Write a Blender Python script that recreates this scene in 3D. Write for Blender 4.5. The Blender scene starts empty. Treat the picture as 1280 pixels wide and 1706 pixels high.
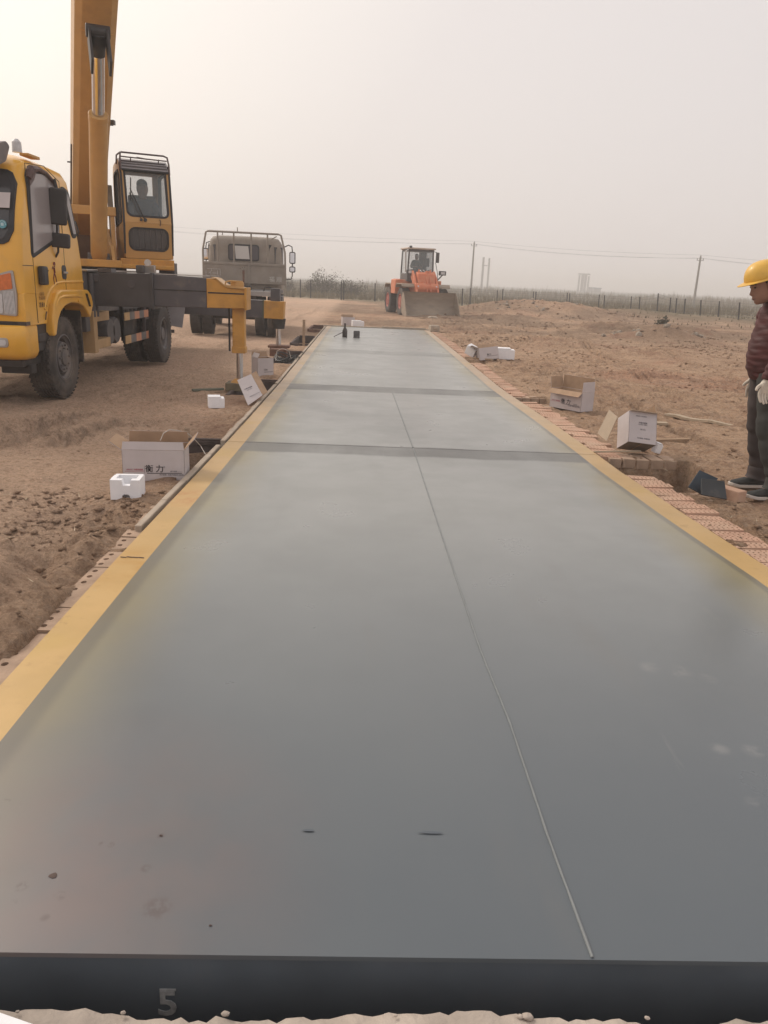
import bpy, bmesh, math, random
import numpy as np
from mathutils import Vector, Matrix, Euler
R = math.radians
rnd = random.Random(7)
scene = bpy.context.scene
COL = scene.collection
# ------------------------------------------------------------ camera
PITCH, YAW, ROLL, CAMH, FPX = .2926, .0368, .0437, 1.43, 1280.0
_cy, _sy = math.cos(YAW), math.sin(YAW)
_f = Vector((_sy*math.cos(PITCH), _cy*math.cos(PITCH), -math.sin(PITCH)))
_r0 = Vector((_cy, -_sy, 0)); _u0 = _r0.cross(_f)
_r = _r0*math.cos(ROLL) + _u0*math.sin(ROLL)
_u = _u0*math.cos(ROLL) - _r0*math.sin(ROLL)
CAM = Vector((0, 0, CAMH))
cd = bpy.data.cameras.new("camera"); cam = bpy.data.objects.new("camera", cd); COL.objects.link(cam)
cd.sensor_fit = 'HORIZONTAL'; cd.sensor_width = 36; cd.lens = 36*FPX/1280
cd.clip_start = .05; cd.clip_end = 9000
m = Matrix((_r, _u, -_f)).transposed().to_4x4(); m.translation = CAM
cam.matrix_world = m; scene.camera = cam
# ------------------------------------------------------------ world, sun, exposure
SUN_AZ, SUN_EL = R(-48), R(38)      # hazy sun, left and ahead of the viewer
sd = Vector((math.sin(SUN_AZ)*math.cos(SUN_EL), math.cos(SUN_AZ)*math.cos(SUN_EL), math.sin(SUN_EL)))
w = bpy.data.worlds.new("World"); scene.world = w; w.use_nodes = True
nt = w.node_tree; nt.nodes.clear()
N = nt.nodes.new; L = nt.links.new
out = N('ShaderNodeOutputWorld'); add = N('ShaderNodeAddShader')
b1 = N('ShaderNodeBackground'); b2 = N('ShaderNodeBackground')
sky = N('ShaderNodeTexSky'); sky.sky_type = 'NISHITA'; sky.sun_disc = False
sky.sun_elevation = SUN_EL; sky.sun_rotation = SUN_AZ; sky.dust_density = 9; sky.ozone_density = .3
L(sky.outputs[0], b1.inputs[0]); b1.inputs[1].default_value = .02
tc = N('ShaderNodeTexCoord'); dot = N('ShaderNodeVectorMath'); dot.operation = 'DOT_PRODUCT'
nrm = N('ShaderNodeVectorMath'); nrm.operation = 'NORMALIZE'
L(tc.outputs['Generated'], nrm.inputs[0]); L(nrm.outputs[0], dot.inputs[0]); dot.inputs[1].default_value = sd
cr = N('ShaderNodeValToRGB'); L(dot.outputs['Value'], cr.inputs[0])
e = cr.color_ramp; e.elements[0].position = 0; e.elements[0].color = (.74, .69, .675, 1)
e.elements[1].position = 1; e.elements[1].color = (1.0, .90, .81, 1)
for p_, c_ in ((.35, (.745, .69, .67, 1)), (.62, (.78, .72, .69, 1)), (.80, (.90, .84, .775, 1))):
    k = e.elements.new(p_); k.color = c_
L(cr.outputs[0], b2.inputs[0]); b2.inputs[1].default_value = 1.0
L(b1.outputs[0], add.inputs[0]); L(b2.outputs[0], add.inputs[1]); L(add.outputs[0], out.inputs[0])
sl = bpy.data.lights.new("sun", 'SUN'); sl.energy = 1.5; sl.angle = R(12); sl.color = (1, .93, .84)
so = bpy.data.objects.new("sun", sl); COL.objects.link(so)
so.rotation_euler = sd.to_track_quat('Z', 'Y').to_euler()
scene.view_settings.view_transform = 'Standard'; scene.view_settings.look = 'None'
scene.view_settings.exposure = 0.0; scene.view_settings.gamma = 1
scene.cycles.volume_bounces = 1
# ------------------------------------------------------------ helpers
def ray(a, b): return _f + _r*((a-640)/FPX) + _u*((853-b)/FPX)
def atz(a, b, z=0.):
    d = ray(a, b); return CAM + d*((z-CAMH)/d.z)
def aty(a, b, y):
    d = ray(a, b); return CAM + d*(y/d.y)
def atx(a, b, x):
    d = ray(a, b); return CAM + d*(x/d.x)
def lerp(x, xs, ys): return float(np.interp(x, xs, ys))
def tag(o, label=None, cat=None, group=None, kind=None):
    if label: o['label'] = label
    if cat: o['category'] = cat
    if group: o['group'] = group
    if kind: o['kind'] = kind
    return o
def thing(name, label, cat, loc=(0, 0, 0), rz=0, group=None, rot=None):
    o = bpy.data.objects.new(name, None); COL.objects.link(o)
    o.empty_display_size = .2; o.location = loc; o.rotation_euler = rot if rot else (0, 0, rz)
    return tag(o, label, cat, group)

class MB:
    """collects shapes, links them as ONE mesh object"""
    def __init__(s, off=(0, 0, 0)):
        s.v = []; s.f = []; s.mi = []; s.off = Vector(off); s.cur = 0; s.uv = None
    def add(s, vs, fs, M=None):
        n = len(s.v)
        for p in vs:
            p = Vector(p)
            if M is not None: p = M @ p
            s.v.append(p - s.off)
        for f in fs:
            s.f.append(tuple(i+n for i in f)); s.mi.append(s.cur)
        return s
    def mat(s, i): s.cur = i; return s
    def box(s, x0, x1, y0, y1, z0, z1, M=None):
        vs = [(x, y, z) for z in (z0, z1) for y in (y0, y1) for x in (x0, x1)]
        return s.add(vs, [(0, 2, 3, 1), (4, 5, 7, 6), (0, 1, 5, 4), (2, 6, 7, 3), (0, 4, 6, 2), (1, 3, 7, 5)], M)
    def cbox(s, c, d, rz=0, rx=0, ry=0):
        M = Matrix.Translation(Vector(c)) @ Euler((rx, ry, rz)).to_matrix().to_4x4()
        return s.box(-d[0]/2, d[0]/2, -d[1]/2, d[1]/2, -d[2]/2, d[2]/2, M)
    def beam(s, p0, p1, w, h=None, up=(0, 0, 1)):
        p0, p1 = Vector(p0), Vector(p1); h = h or w
        d = (p1-p0); ln = d.length; d.normalize(); up = Vector(up)
        if abs(d.dot(up)) > .98: up = Vector((1, 0, 0))
        a = d.cross(up).normalized(); b = a.cross(d)
        M = Matrix((a, d, b)).transposed().to_4x4(); M.translation = p0
        return s.box(-w/2, w/2, 0, ln, -h/2, h/2, M)
    def cyl(s, p0, p1, r0, r1=None, n=20, caps=True):
        p0, p1 = Vector(p0), Vector(p1); r1 = r0 if r1 is None else r1
        d = (p1-p0).normalized(); up = Vector((0, 0, 1)) if abs(d.z) < .95 else Vector((1, 0, 0))
        a = d.cross(up).normalized(); b = a.cross(d)
        vs = []
        for p, r in ((p0, r0), (p1, r1)):
            for i in range(n):
                t = 2*math.pi*i/n; vs.append(p + a*(r*math.cos(t)) + b*(r*math.sin(t)))
        fs = [(i, (i+1) % n, n+(i+1) % n, n+i) for i in range(n)]
        if caps: fs += [tuple(range(n-1, -1, -1)), tuple(range(n, 2*n))]
        return s.add(vs, fs)
    def tube(s, pts, r, n=10, caps=True):
        pts = [Vector(p) for p in pts]; rs = r if isinstance(r, (list, tuple)) else [r]*len(pts)
        vs = []; prev = None
        for i, p in enumerate(pts):
            d = (pts[min(i+1, len(pts)-1)] - pts[max(i-1, 0)]).normalized()
            if prev is None:
                up = Vector((0, 0, 1)) if abs(d.z) < .9 else Vector((1, 0, 0)); a = d.cross(up).normalized()
            else:
                a = (prev - d*prev.dot(d)).normalized()
            prev = a; b = a.cross(d)
            for k in range(n):
                t = 2*math.pi*k/n; vs.append(p + a*(rs[i]*math.cos(t)) + b*(rs[i]*math.sin(t)))
        m_ = len(pts)
        fs = [(j*n+i, j*n+(i+1) % n, (j+1)*n+(i+1) % n, (j+1)*n+i) for j in range(m_-1) for i in range(n)]
        if caps: fs += [tuple(range(n-1, -1, -1)), tuple(range((m_-1)*n, m_*n))]
        return s.add(vs, fs)
    def lathe(s, prof, M=None, n=32):
        """prof = [(r, h)], axis = local x"""
        vs = []; m_ = len(prof)
        for r, h in prof:
            for i in range(n):
                t = 2*math.pi*i/n; vs.append((h, r*math.cos(t), r*math.sin(t)))
        fs = [(j*n+i, j*n+(i+1) % n, (j+1)*n+(i+1) % n, (j+1)*n+i) for j in range(m_-1) for i in range(n)]
        return s.add(vs, fs, M)
    def prism(s, poly, t0, t1, axis='x', M=None):
        """2D polygon (a,b) extruded along axis: x -> (t,a,b), y -> (a,t,b), z -> (a,b,t)"""
        def P(a, b, t):
            return (t, a, b) if axis == 'x' else (a, t, b) if axis == 'y' else (a, b, t)
        n = len(poly)
        vs = [P(a, b, t0) for a, b in poly] + [P(a, b, t1) for a, b in poly]
        fs = [(i, (i+1) % n, n+(i+1) % n, n+i) for i in range(n)] + [tuple(range(n-1, -1, -1)), tuple(range(n, 2*n))]
        return s.add(vs, fs, M)
    def rings(s, rs, close=True, caps=True, M=None):
        n = len(rs[0]); vs = [p for r in rs for p in r]
        k = n if close else n-1
        fs = [(j*n+i, j*n+(i+1) % n, (j+1)*n+(i+1) % n, (j+1)*n+i) for j in range(len(rs)-1) for i in range(k)]
        if caps and close: fs += [tuple(range(n-1, -1, -1)), tuple(range((len(rs)-1)*n, len(rs)*n))]
        return s.add(vs, fs, M)
    def plate(s, outer, holes, t, M):
        """flat plate in local xy with holes, thickness t, centred on z=0"""
        cu = bpy.data.curves.new("tmp", 'CURVE'); cu.dimensions = '2D'; cu.fill_mode = 'BOTH'; cu.extrude = t/2
        for pl in [outer]+holes:
            sp = cu.splines.new('POLY'); sp.points.add(len(pl)-1); sp.use_cyclic_u = True
            for q, (a, b) in zip(sp.points, pl): q.co = (a, b, 0, 1)
        ob = bpy.data.objects.new("tmp", cu); COL.objects.link(ob)
        dg = bpy.context.evaluated_depsgraph_get(); ev = ob.evaluated_get(dg); me = ev.to_mesh()
        s.add([v.co.copy() for v in me.vertices], [tuple(p.vertices) for p in me.polygons], M)
        ev.to_mesh_clear(); bpy.data.objects.remove(ob); bpy.data.curves.remove(cu)
        return s
    def build(s, name, mat, parent=None, bevel=0, smooth=35, seg=2, flat=False):
        me = bpy.data.meshes.new(name); me.from_pydata([tuple(v) for v in s.v], [], s.f); me.validate(); 
        mats = mat if isinstance(mat, (list, tuple)) else [mat]
        for q in mats: me.materials.append(q)
        if len(mats) > 1 and len(me.polygons) == len(s.mi):
            me.polygons.foreach_set('material_index', s.mi)
        bm = bmesh.new(); bm.from_mesh(me)
        bmesh.ops.remove_doubles(bm, verts=bm.verts, dist=1e-5)
        bmesh.ops.recalc_face_normals(bm, faces=bm.faces); bm.to_mesh(me); bm.free()
        if not flat:
            me.polygons.foreach_set('use_smooth', [True]*len(me.polygons))
            me.set_sharp_from_angle(angle=R(smooth))
        o = bpy.data.objects.new(name, me); COL.objects.link(o)
        if parent: o.parent = parent
        if bevel:
            b = o.modifiers.new('bevel', 'BEVEL'); b.width = bevel; b.segments = seg; b.limit_method = 'ANGLE'; b.angle_limit = R(40)
            b.harden_normals = False
        return o

def rrect(x0, x1, y0, y1, r, n=5):
    pts = []
    for cx, cy_, a0 in ((x1-r, y1-r, 0), (x0+r, y1-r, 90), (x0+r, y0+r, 180), (x1-r, y0+r, 270)):
        for i in range(n+1):
            t = R(a0+90*i/n); pts.append((cx+r*math.cos(t), cy_+r*math.sin(t)))
    return pts
def rpoly(pts, r, n=4):
    """round the corners of a polygon"""
    out_ = []; m_ = len(pts)
    for i in range(m_):
        p = Vector((*pts[i], 0)); a = Vector((*pts[i-1], 0)); b = Vector((*pts[(i+1) % m_], 0))
        rr = r[i] if isinstance(r, (list, tuple)) else r
        d0 = min(rr, (a-p).length*.45); d1 = min(rr, (b-p).length*.45)
        q0 = p+(a-p).normalized()*d0; q1 = p+(b-p).normalized()*d1
        for k in range(n+1):
            t = k/n; q = q0*(1-t)**2 + p*2*t*(1-t) + q1*t*t; out_.append((q.x, q.y))
    return out_
def shrink(poly, d):
    n = len(poly); cx = sum(p[0] for p in poly)/n; cy_ = sum(p[1] for p in poly)/n; o_ = []
    for i in range(n):
        a = Vector(poly[i-1]); b = Vector(poly[(i+1) % n]); t = (b-a)
        if t.length < 1e-9: o_.append(poly[i]); continue
        nn = Vector((-t.y, t.x)).normalized(); p = Vector(poly[i])
        if (Vector((cx, cy_))-p).dot(nn) < 0: nn = -nn
        q = p+nn*d; o_.append((q.x, q.y))
    return o_
def text_mesh(mb, body, size, M, depth=.0015, align='CENTER', bold=0):
    cu = bpy.data.curves.new("tmp", 'FONT'); cu.body = body; cu.size = size; cu.align_x = align; cu.align_y = 'CENTER'
    cu.extrude = depth/2; cu.offset = bold; cu.resolution_u = 3
    ob = bpy.data.objects.new("tmp", cu); COL.objects.link(ob)
    dg = bpy.context.evaluated_depsgraph_get(); ev = ob.evaluated_get(dg); me = ev.to_mesh()
    mb.add([v.co.copy() for v in me.vertices], [tuple(p.vertices) for p in me.polygons], M)
    ev.to_mesh_clear(); bpy.data.objects.remove(ob); bpy.data.curves.remove(cu)
def frame_M(o, ax, ay):
    ax = Vector(ax).normalized(); ay = Vector(ay); ay = (ay-ax*ay.dot(ax)).normalized(); az = ax.cross(ay)
    M = Matrix((ax, ay, az)).transposed().to_4x4(); M.translation = Vector(o); return M
def copy_tree(o, parent=None):
    c = o.copy(); COL.objects.link(c)
    if parent: c.parent = parent
    for ch in o.children: copy_tree(ch, c)
    return c
# ------------------------------------------------------------ materials
def new_mat(name):
    m_ = bpy.data.materials.new(name); m_.use_nodes = True; t = m_.node_tree
    return m_, t, t.nodes['Principled BSDF'], t.nodes.new, t.links.new
def mat(name, c, rough=.5, metal=0, var=.12, scale=6, bump=0, bscale=40, dust=None, dust_amt=0, spec=.5, coat=0, stretch=None, dscale=3):
    """painted/plain surface with tonal variation, optional dust patches and fine bump"""
    m_, t, p, N_, L_ = new_mat(name)
    tcn = N_('ShaderNodeTexCoord'); src = tcn.outputs['Object']
    if stretch:
        mp = N_('ShaderNodeMapping'); mp.inputs['Scale'].default_value = stretch; L_(src, mp.inputs[0]); src = mp.outputs[0]
    n1 = N_('ShaderNodeTexNoise'); n1.inputs['Scale'].default_value = scale; n1.inputs['Detail'].default_value = 6; L_(src, n1.inputs['Vector'])
    mx = N_('ShaderNodeMix'); mx.data_type = 'RGBA'
    mx.inputs['A'].default_value = tuple(x*(1-var) for x in c)+(1,); mx.inputs['B'].default_value = tuple(min(1, x*(1+var)) for x in c)+(1,)
    mr = N_('ShaderNodeMapRange'); mr.inputs[1].default_value = .3; mr.inputs[2].default_value = .7
    L_(n1.outputs['Fac'], mr.inputs[0]); L_(mr.outputs[0], mx.inputs['Factor']); col = mx.outputs['Result']
    p.inputs['Roughness'].default_value = rough
    if dust:
        n2 = N_('ShaderNodeTexNoise'); n2.inputs['Scale'].default_value = dscale; n2.inputs['Detail'].default_value = 8; n2.inputs['Roughness'].default_value = .65; L_(src, n2.inputs['Vector'])
        r2 = N_('ShaderNodeMapRange'); r2.inputs[1].default_value = .62-dust_amt*.45; r2.inputs[2].default_value = .85-dust_amt*.3; r2.inputs[4].default_value = min(.9, .35+dust_amt*.6)
        L_(n2.outputs['Fac'], r2.inputs[0]); m2 = N_('ShaderNodeMix'); m2.data_type = 'RGBA'
        L_(r2.outputs[0], m2.inputs['Factor']); L_(col, m2.inputs['A']); m2.inputs['B'].default_value = (*dust, 1); col = m2.outputs['Result']
        r3 = N_('ShaderNodeMapRange'); r3.inputs[3].default_value = rough; r3.inputs[4].default_value = .85; L_(r2.outputs[0], r3.inputs[0]); L_(r3.outputs[0], p.inputs['Roughness'])
    L_(col, p.inputs['Base Color']); p.inputs['Metallic'].default_value = metal
    p.inputs['Specular IOR Level'].default_value = spec; p.inputs['Coat Weight'].default_value = coat
    if bump:
        n3 = N_('ShaderNodeTexNoise'); n3.inputs['Scale'].default_value = bscale; n3.inputs['Detail'].default_value = 5; L_(src, n3.inputs['Vector'])
        bp = N_('ShaderNodeBump'); bp.inputs['Strength'].default_value = bump; bp.inputs['Distance'].default_value = .01
        L_(n3.outputs['Fac'], bp.inputs['Height']); L_(bp.outputs[0], p.inputs['Normal'])
    return m_
DUST = (.36, .27, .19)
M_yel = mat('yellow_paint', (.78, .415, .05), .28, var=.06, scale=2.5, dust=(.42, .27, .13), dust_amt=.14, bump=.02, bscale=8, coat=.15)
M_yel2 = mat('yellow_steel_paint', (.56, .28, .05), .5, var=.14, scale=5, dust=(.25, .15, .09), dust_amt=.3, bump=.1, bscale=12)
M_boom = mat('boom_paint', (.52, .30, .10), .42, var=.1, scale=3, dust=(.2, .12, .07), dust_amt=.18, bump=.05, bscale=7)
M_dark = mat('dark_steel_paint', (.062, .058, .062), .5, var=.2, scale=4, dust=DUST, dust_amt=.15)
M_beam = mat('grey_beam_paint', (.085, .078, .085), .45, var=.18, scale=3, dust=DUST, dust_amt=.12, bump=.06, bscale=9)
M_black = mat('black_plastic', (.03, .028, .03), .5, var=.2, dust=DUST, dust_amt=.08)
M_under = mat('dirty_underbody', (.035, .03, .028), .8, var=.3, dust=DUST, dust_amt=.2)
M_tyre = mat('tyre_rubber', (.042, .037, .035), .8, var=.25, scale=9, dust=(.22, .17, .13), dust_amt=.35, bump=.15, bscale=60)
M_rim = mat('wheel_rim_paint', (.10, .095, .10), .5, var=.2, scale=9, dust=DUST, dust_amt=.3)
M_chrome = mat('hydraulic_rod_chrome', (.6, .58, .58), .18, metal=1, var=.05)
M_alu = mat('bare_metal', (.42, .40, .39), .4, metal=.7, var=.12, dust=DUST, dust_amt=.2)
M_white = mat('foam_white', (.84, .84, .86), .7, var=.03, scale=20, bump=.12, bscale=150, spec=.2)
M_seal = mat('window_rubber', (.02, .02, .024), .6, var=.1)
M_card = mat('cardboard_brown', (.40, .275, .185), .85, var=.1, scale=12, bump=.08, bscale=30, spec=.1)
M_cardw = mat('cardboard_white_face', (.55, .50, .50), .75, var=.06, scale=5, bump=.1, bscale=14, spec=.15, dust=(.42, .33, .26), dust_amt=.12)
M_ink = mat('black_print', (.035, .03, .035), .7, var=.1, spec=.1)
M_inkgrey = mat('grey_print', (.16, .15, .17), .7, var=.1, spec=.1)
M_inkred = mat('red_print', (.42, .06, .10), .7, var=.1, spec=.1)
M_olive = mat('olive_grey_paint', (.27, .232, .195), .7, var=.15, scale=4, dust=(.24, .195, .15), dust_amt=.4, bump=.1, bscale=12)
M_orange = mat('loader_orange_paint', (.62, .17, .07), .5, var=.12, scale=3, dust=(.5, .33, .22), dust_amt=.35)
M_redrim = mat('loader_rim_red', (.42, .11, .09), .6, var=.15, dust=(.4, .28, .2), dust_amt=.35)
M_bucket = mat('bucket_worn_steel', (.28, .225, .175), .6, metal=.15, var=.25, scale=1.6, dust=(.33, .26, .19), dust_amt=.5, stretch=(1, 1, 3))
M_wood = mat('weathered_wood', (.36, .26, .18), .85, var=.25, scale=3, stretch=(1, 12, 12), bump=.3, bscale=20, spec=.15)
M_woodp = mat('pale_board_wood', (.42, .34, .25), .85, var=.2, scale=3, stretch=(1, 10, 10), bump=.3, bscale=20, spec=.15, dust=(.30, .23, .16), dust_amt=.2)
M_rust = mat('rusty_steel', (.17, .085, .055), .75, metal=.2, var=.35, scale=8, bump=.3, bscale=40)
M_conc = mat('rough_concrete', (.42, .36, .31), .9, var=.2, scale=8, bump=.6, bscale=60, spec=.2)
M_lampw = mat('lamp_glass', (.55, .55, .56), .12, var=.1, scale=30)
M_lampo = mat('indicator_orange', (.62, .16, .04), .2, var=.1, scale=30)
M_stripe_r = mat('guard_orange_stripe', (.50, .22, .12), .6, var=.15, dust=DUST, dust_amt=.25)
M_guard_y = mat('guard_yellow_stripe', (.46, .29, .13), .6, var=.15, dust=DUST, dust_amt=.25)
M_guard_k = mat('guard_grey_stripe', (.13, .12, .12), .6, var=.15, dust=DUST, dust_amt=.25)
M_navy = mat('navy_cloth', (.022, .024, .05), .85, var=.2, bump=.2, bscale=60)
M_skin = mat('skin', (.30, .165, .115), .5, var=.12, scale=20, bump=.05, bscale=120)
M_hair = mat('black_hair', (.012, .011, .012), .6, var=.3, scale=60)
M_slab = mat('grey_roof_panel', (.30, .285, .30), .5, var=.08)
M_cable = mat('cable_pale', (.5, .45, .4), .5, var=.1)
M_hose = mat('black_hose', (.02, .02, .022), .5)
M_pale = mat('pale_screed_edge', (.42, .345, .27), .85, var=.14, scale=7, bump=.4, bscale=50, dust=(.32, .24, .17), dust_amt=.25)
def glass_dark(name, c=(.02, .022, .026), rough=.04, trans=0):
    m_, t, p, N_, L_ = new_mat(name)
    p.inputs['Base Color'].default_value = (*c, 1); p.inputs['Roughness'].default_value = rough
    n1 = N_('ShaderNodeTexNoise'); n1.inputs['Scale'].default_value = 3; tcn = N_('ShaderNodeTexCoord'); L_(tcn.outputs['Object'], n1.inputs['Vector'])
    mr = N_('ShaderNodeMapRange'); mr.inputs[3].default_value = rough; mr.inputs[4].default_value = rough+.12; L_(n1.outputs['Fac'], mr.inputs[0]); L_(mr.outputs[0], p.inputs['Roughness'])
    if trans:
        p.inputs['Alpha'].default_value = trans
    return m_
M_glass = glass_dark('dark_window_glass', (.05, .05, .055), .06)
M_glassp = glass_dark('sky_pale_side_glass', (.30, .27, .27), .15)  # pale sky reflection is put into the pane colour
M_glasst = glass_dark('tinted_clear_glass', (.26, .31, .33), .03, trans=.30)
M_mirror = mat('mirror_glass', (.6, .6, .62), .05, metal=1, var=.02)

# ------------------------------------------------------------ deck lines
LY = [0, 3.5, 5.4, 6.77, 8.0, 11.9, 26.2]; LX = [-1.265, -1.235, -1.20, -1.175, -1.18, -1.22, -1.21]
RY = [0, 3.92, 4.6, 5.8, 6.4, 8.6, 11.9, 26.2]; RX = [2.40, 2.29, 2.23, 2.18, 2.155, 2.19, 2.19, 2.20]
ZY = [0, 6.76, 11.9, 17, 40]; ZZ = [0, 0, -.11, -.10, -.10]
def xl(y): return lerp(y, LY, LX)
def xr(y): return lerp(y, RY, RX)
def zd(y): return lerp(y, ZY, ZZ)
Y0, Y1 = 1.34, 26.1
# ------------------------------------------------------------ ground relief
def _hash(ix, iy, s):
    h = (ix.astype(np.int64)*374761393 + iy.astype(np.int64)*668265263 + s*974711) & 0x7fffffff
    h = ((h ^ (h >> 13))*1274126177) & 0x7fffffff
    return ((h ^ (h >> 16)) & 0xffff)/65535.0
def vnoise(x, y, s=0):
    ix = np.floor(x); iy = np.floor(y); fx = x-ix; fy = y-iy
    fx = fx*fx*(3-2*fx); fy = fy*fy*(3-2*fy)
    a = _hash(ix, iy, s); b = _hash(ix+1, iy, s); c = _hash(ix, iy+1, s); d = _hash(ix+1, iy+1, s)
    return (a*(1-fx)+b*fx)*(1-fy) + (c*(1-fx)+d*fx)*fy
def fbm(x, y, o=4, s=0, g=.5):
    t = 0; a = 1; n = 0
    for i in range(o):
        t = t + a*(vnoise(x*2**i+i*17.3, y*2**i-i*9.1, s+i)-.5)*2; n += a; a *= g
    return t/n
def ss(a, b, x):
    t = np.clip((x-a)/(b-a), 0, 1); return t*t*(3-2*t)
PITS = [(-1.78, -1.1, 5.86, 6.97), (-1.76, -1.1, 10.3, 11.8), (-1.72, -1.1, 14.6, 16.75), (-1.68, -1.1, 18.6, 20.85), (-1.6, -1.1, 23.3, 25.2),
        (-1.33, -1.1, 5.45, 5.9), (2.1, 2.98, 6.2, 6.74), (2.42, 2.86, 5.68, 6.2), (2.1, 2.72, 10.62, 11.18), (2.1, 2.62, 16.2, 16.6)]
MOUNDS = [(9.0, 46, 4.2, 3.4, .72), (6.0, 42, 3, 2.2, .3), (12.5, 45, 3.4, 2.5, .4), (10.4, 27.0, 1.6, .9, .40), (9.2, 29.8, 1.8, 1, .35), (12, 30, 2.2, 1.2, .35), (16, 48, 4, 3, .35), (7, 37, 2.5, 1.2, .25), (5.6, 24, 1.4, .8, .14), (7.5, 20, 1.6, 1, .14),
          (3.4, 36.6, 1.6, .8, .10), (4.6, 33.0, 1.6, .9, .10), (3.0, 27.5, .8, .6, .1), (2.9, 14.5, .45, .8, .07), (3.3, 13.2, .6, .5, .05), (18.5, 50, 5, 3, .2), (22, 47, 5, 3, .2),
          (-1.75, 3.2, .5, .8, .05), (-2.2, 2.6, .7, .5, .06), (3.1, 5.75, .35, .25, -.02), (2.9, 8.0, .35, .6, .04)]
TRACKS = [((-3.35, 4.9), (-2.8, 10.8), .36, .030), ((-2.72, 6.5), (-2.60, 8.3), .28, .034), ((-3.9, 5.5), (-3.0, 8.4), .30, .026), ((-4.6, 6.2), (-1.9, 10.4), .30, .016), ((-4.9, 5.7), (-2.2, 9.3), .26, .014), ((-4.2, 5.6), (-1.95, 8.2), .2, .012), ((-5.5, 7.5), (-2.6, 12.2), .35, .014),
          ((-3.2, 6.5), (-3.15, 8.0), .22, .018), ((-3.2, 14), (-2.2, 40), .3, .015), ((-4.6, 14), (-3.4, 40), .3, .015), ((4.5, 8), (8, 34), .35, .03), ((6.0, 7), (10, 34), .35, .03),
          ((-1.5, 34), (12, 30), .4, .03), ((3.4, 3.5), (3.9, 12), .25, .02)]
def ground_macro(x, y):
    x = np.asarray(x, float); y = np.asarray(y, float)
    z = np.interp(y, [0, 6, 12, 40, 60], [-.05, -.06, -.14, -.12, -.10])
    z = z + .03*ss(2.2, 2.6, x)*(1-ss(6, 12, y))
    for cx, cy, rx, ry, h in MOUNDS:
        q = ((x-cx)/rx)**2+((y-cy)/ry)**2; z = z + h*np.exp(-q*1.6)
    # the far field behind the fence lies a little higher and rolls gently
    z = z + .25*fbm(x/30, y/30, 2, 91)*ss(60, 120, y)*(1-ss(900, 1500, y))
    return z
def ground_h(x, y):
    z = ground_macro(x, y)
    near = 1-ss(40, 90, y)
    leftclod = ss(-3.6, -1.9, x)*(1-ss(-1.4, -1.3, x))*ss(1.2, 2.4, y)*(1-ss(4.2, 5.3, y))
    leftclod = np.maximum(leftclod, .35*(1-ss(-1.3, -1.2, x))*ss(-9, -5, y)*ss(.45, .62, vnoise(x*.7, y*.5, 5)))
    rightr = ss(2.6, 3.3, x)*ss(.25, .7, vnoise(x*.35+3, y*.28, 8))
    mound = np.zeros_like(z)
    for cx, cy, rx, ry, h in MOUNDS:
        mound = np.maximum(mound, np.exp(-(((x-cx)/rx)**2+((y-cy)/ry)**2)*1.2)*min(1, abs(h)*3.2))
    clod = np.clip(np.maximum(np.maximum(leftclod, rightr*.6), mound), 0, 1)
    r1 = 1-np.abs(fbm(x*4.3, y*4.3, 4, 20, .55)); r2 = np.clip(fbm(x*7.5, y*7.5, 3, 30), 0, 1)
    lump = ss(.30, .75, vnoise(x*.55+9, y*.45, 15))
    amb = .35+.65*lump
    rr = ss(-1.8, 2.4, x)
    z = z + near*(.035*fbm(x*.9, y*.9, 3, 2) + clod*(.12*(r1-.78)+.12*r2*clod) + amb*(.044*fbm(x*3.1, y*3.1, 4, 40, .65)+.045*np.clip(fbm(x*7, y*7, 3, 44, .6)-.05, 0, 1)-.03*np.exp(-np.abs(fbm(x*2.3, y*5.5, 3, 47))*14)) + rr*.13*lump*(r1-.8))
    # sparse pebbles and crumbs
    pb = ss(.80, .93, vnoise(x*13, y*13, 60))*ss(.5, .75, vnoise(x*1.3, y*1.3, 61)); z = z + near*.026*pb
    for (ax, ay), (bx, by), w_, dp in TRACKS:
        dx, dy = bx-ax, by-ay; ln = math.hypot(dx, dy); dx /= ln; dy /= ln
        t = (x-ax)*dx+(y-ay)*dy; s_ = -(x-ax)*dy+(y-ay)*dx + .12*np.sin(t*.9)
        mk = (1-ss(w_*.42, w_*.62, np.abs(s_)))*ss(0, .4, t)*(1-ss(ln-.4, ln, t))
        brk = ss(.15, .35, vnoise(x*1.0, y*.8, 77))
        z = z + mk*brk*dp*1.9*(-.3 + .9*np.cos(s_*2*math.pi/(w_/2.6)) + .12*np.sin(t*2*math.pi/.22))
        z = z + dp*.8*(np.exp(-((np.abs(s_)-w_*.62)/.05)**2))*ss(0, .4, t)*(1-ss(ln-.4, ln, t))*brk
    xe = np.interp(y, LY, LX); z = z + (1-ss(6, 12, y))*ss(0, 1.6, y)*.028*np.exp(-((x-(xe-.19))/.13)**2)
    return z, clod
def carve(x, y, z):
    inside = (x > np.interp(y, LY, LX)-.02) & (x < np.interp(y, RY, RX)+.02) & (y > Y0-.10) & (y < Y1+.05)
    for x0, x1, y0, y1 in PITS:
        inside |= (x > x0) & (x < x1) & (y > y0) & (y < y1)
    # the brick shoulders stand proud of the earth
    sh = ((x > np.interp(y, RY, RX)-.1) & (x < np.interp(y, RY, RX)+.27)) | ((x < np.interp(y, LY, LX)+.1) & (x > np.interp(y, LY, LX)-.075))
    sh &= (y > Y0-.05) & (y < Y1)
    lim = np.interp(y, ZY, ZZ)-.09+np.where(x < 0, .085*ss(.35, .62, vnoise(x*3, y*1.6, 33)), .085*ss(.55, .7, vnoise(x*4, y*2, 34)))
    z = np.where(sh, np.minimum(z, lim), z)
    return np.where(inside, -.62, z)
def gh(x, y):
    z, _ = ground_h(np.array([x]), np.array([y])); return float(z[0])
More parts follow.
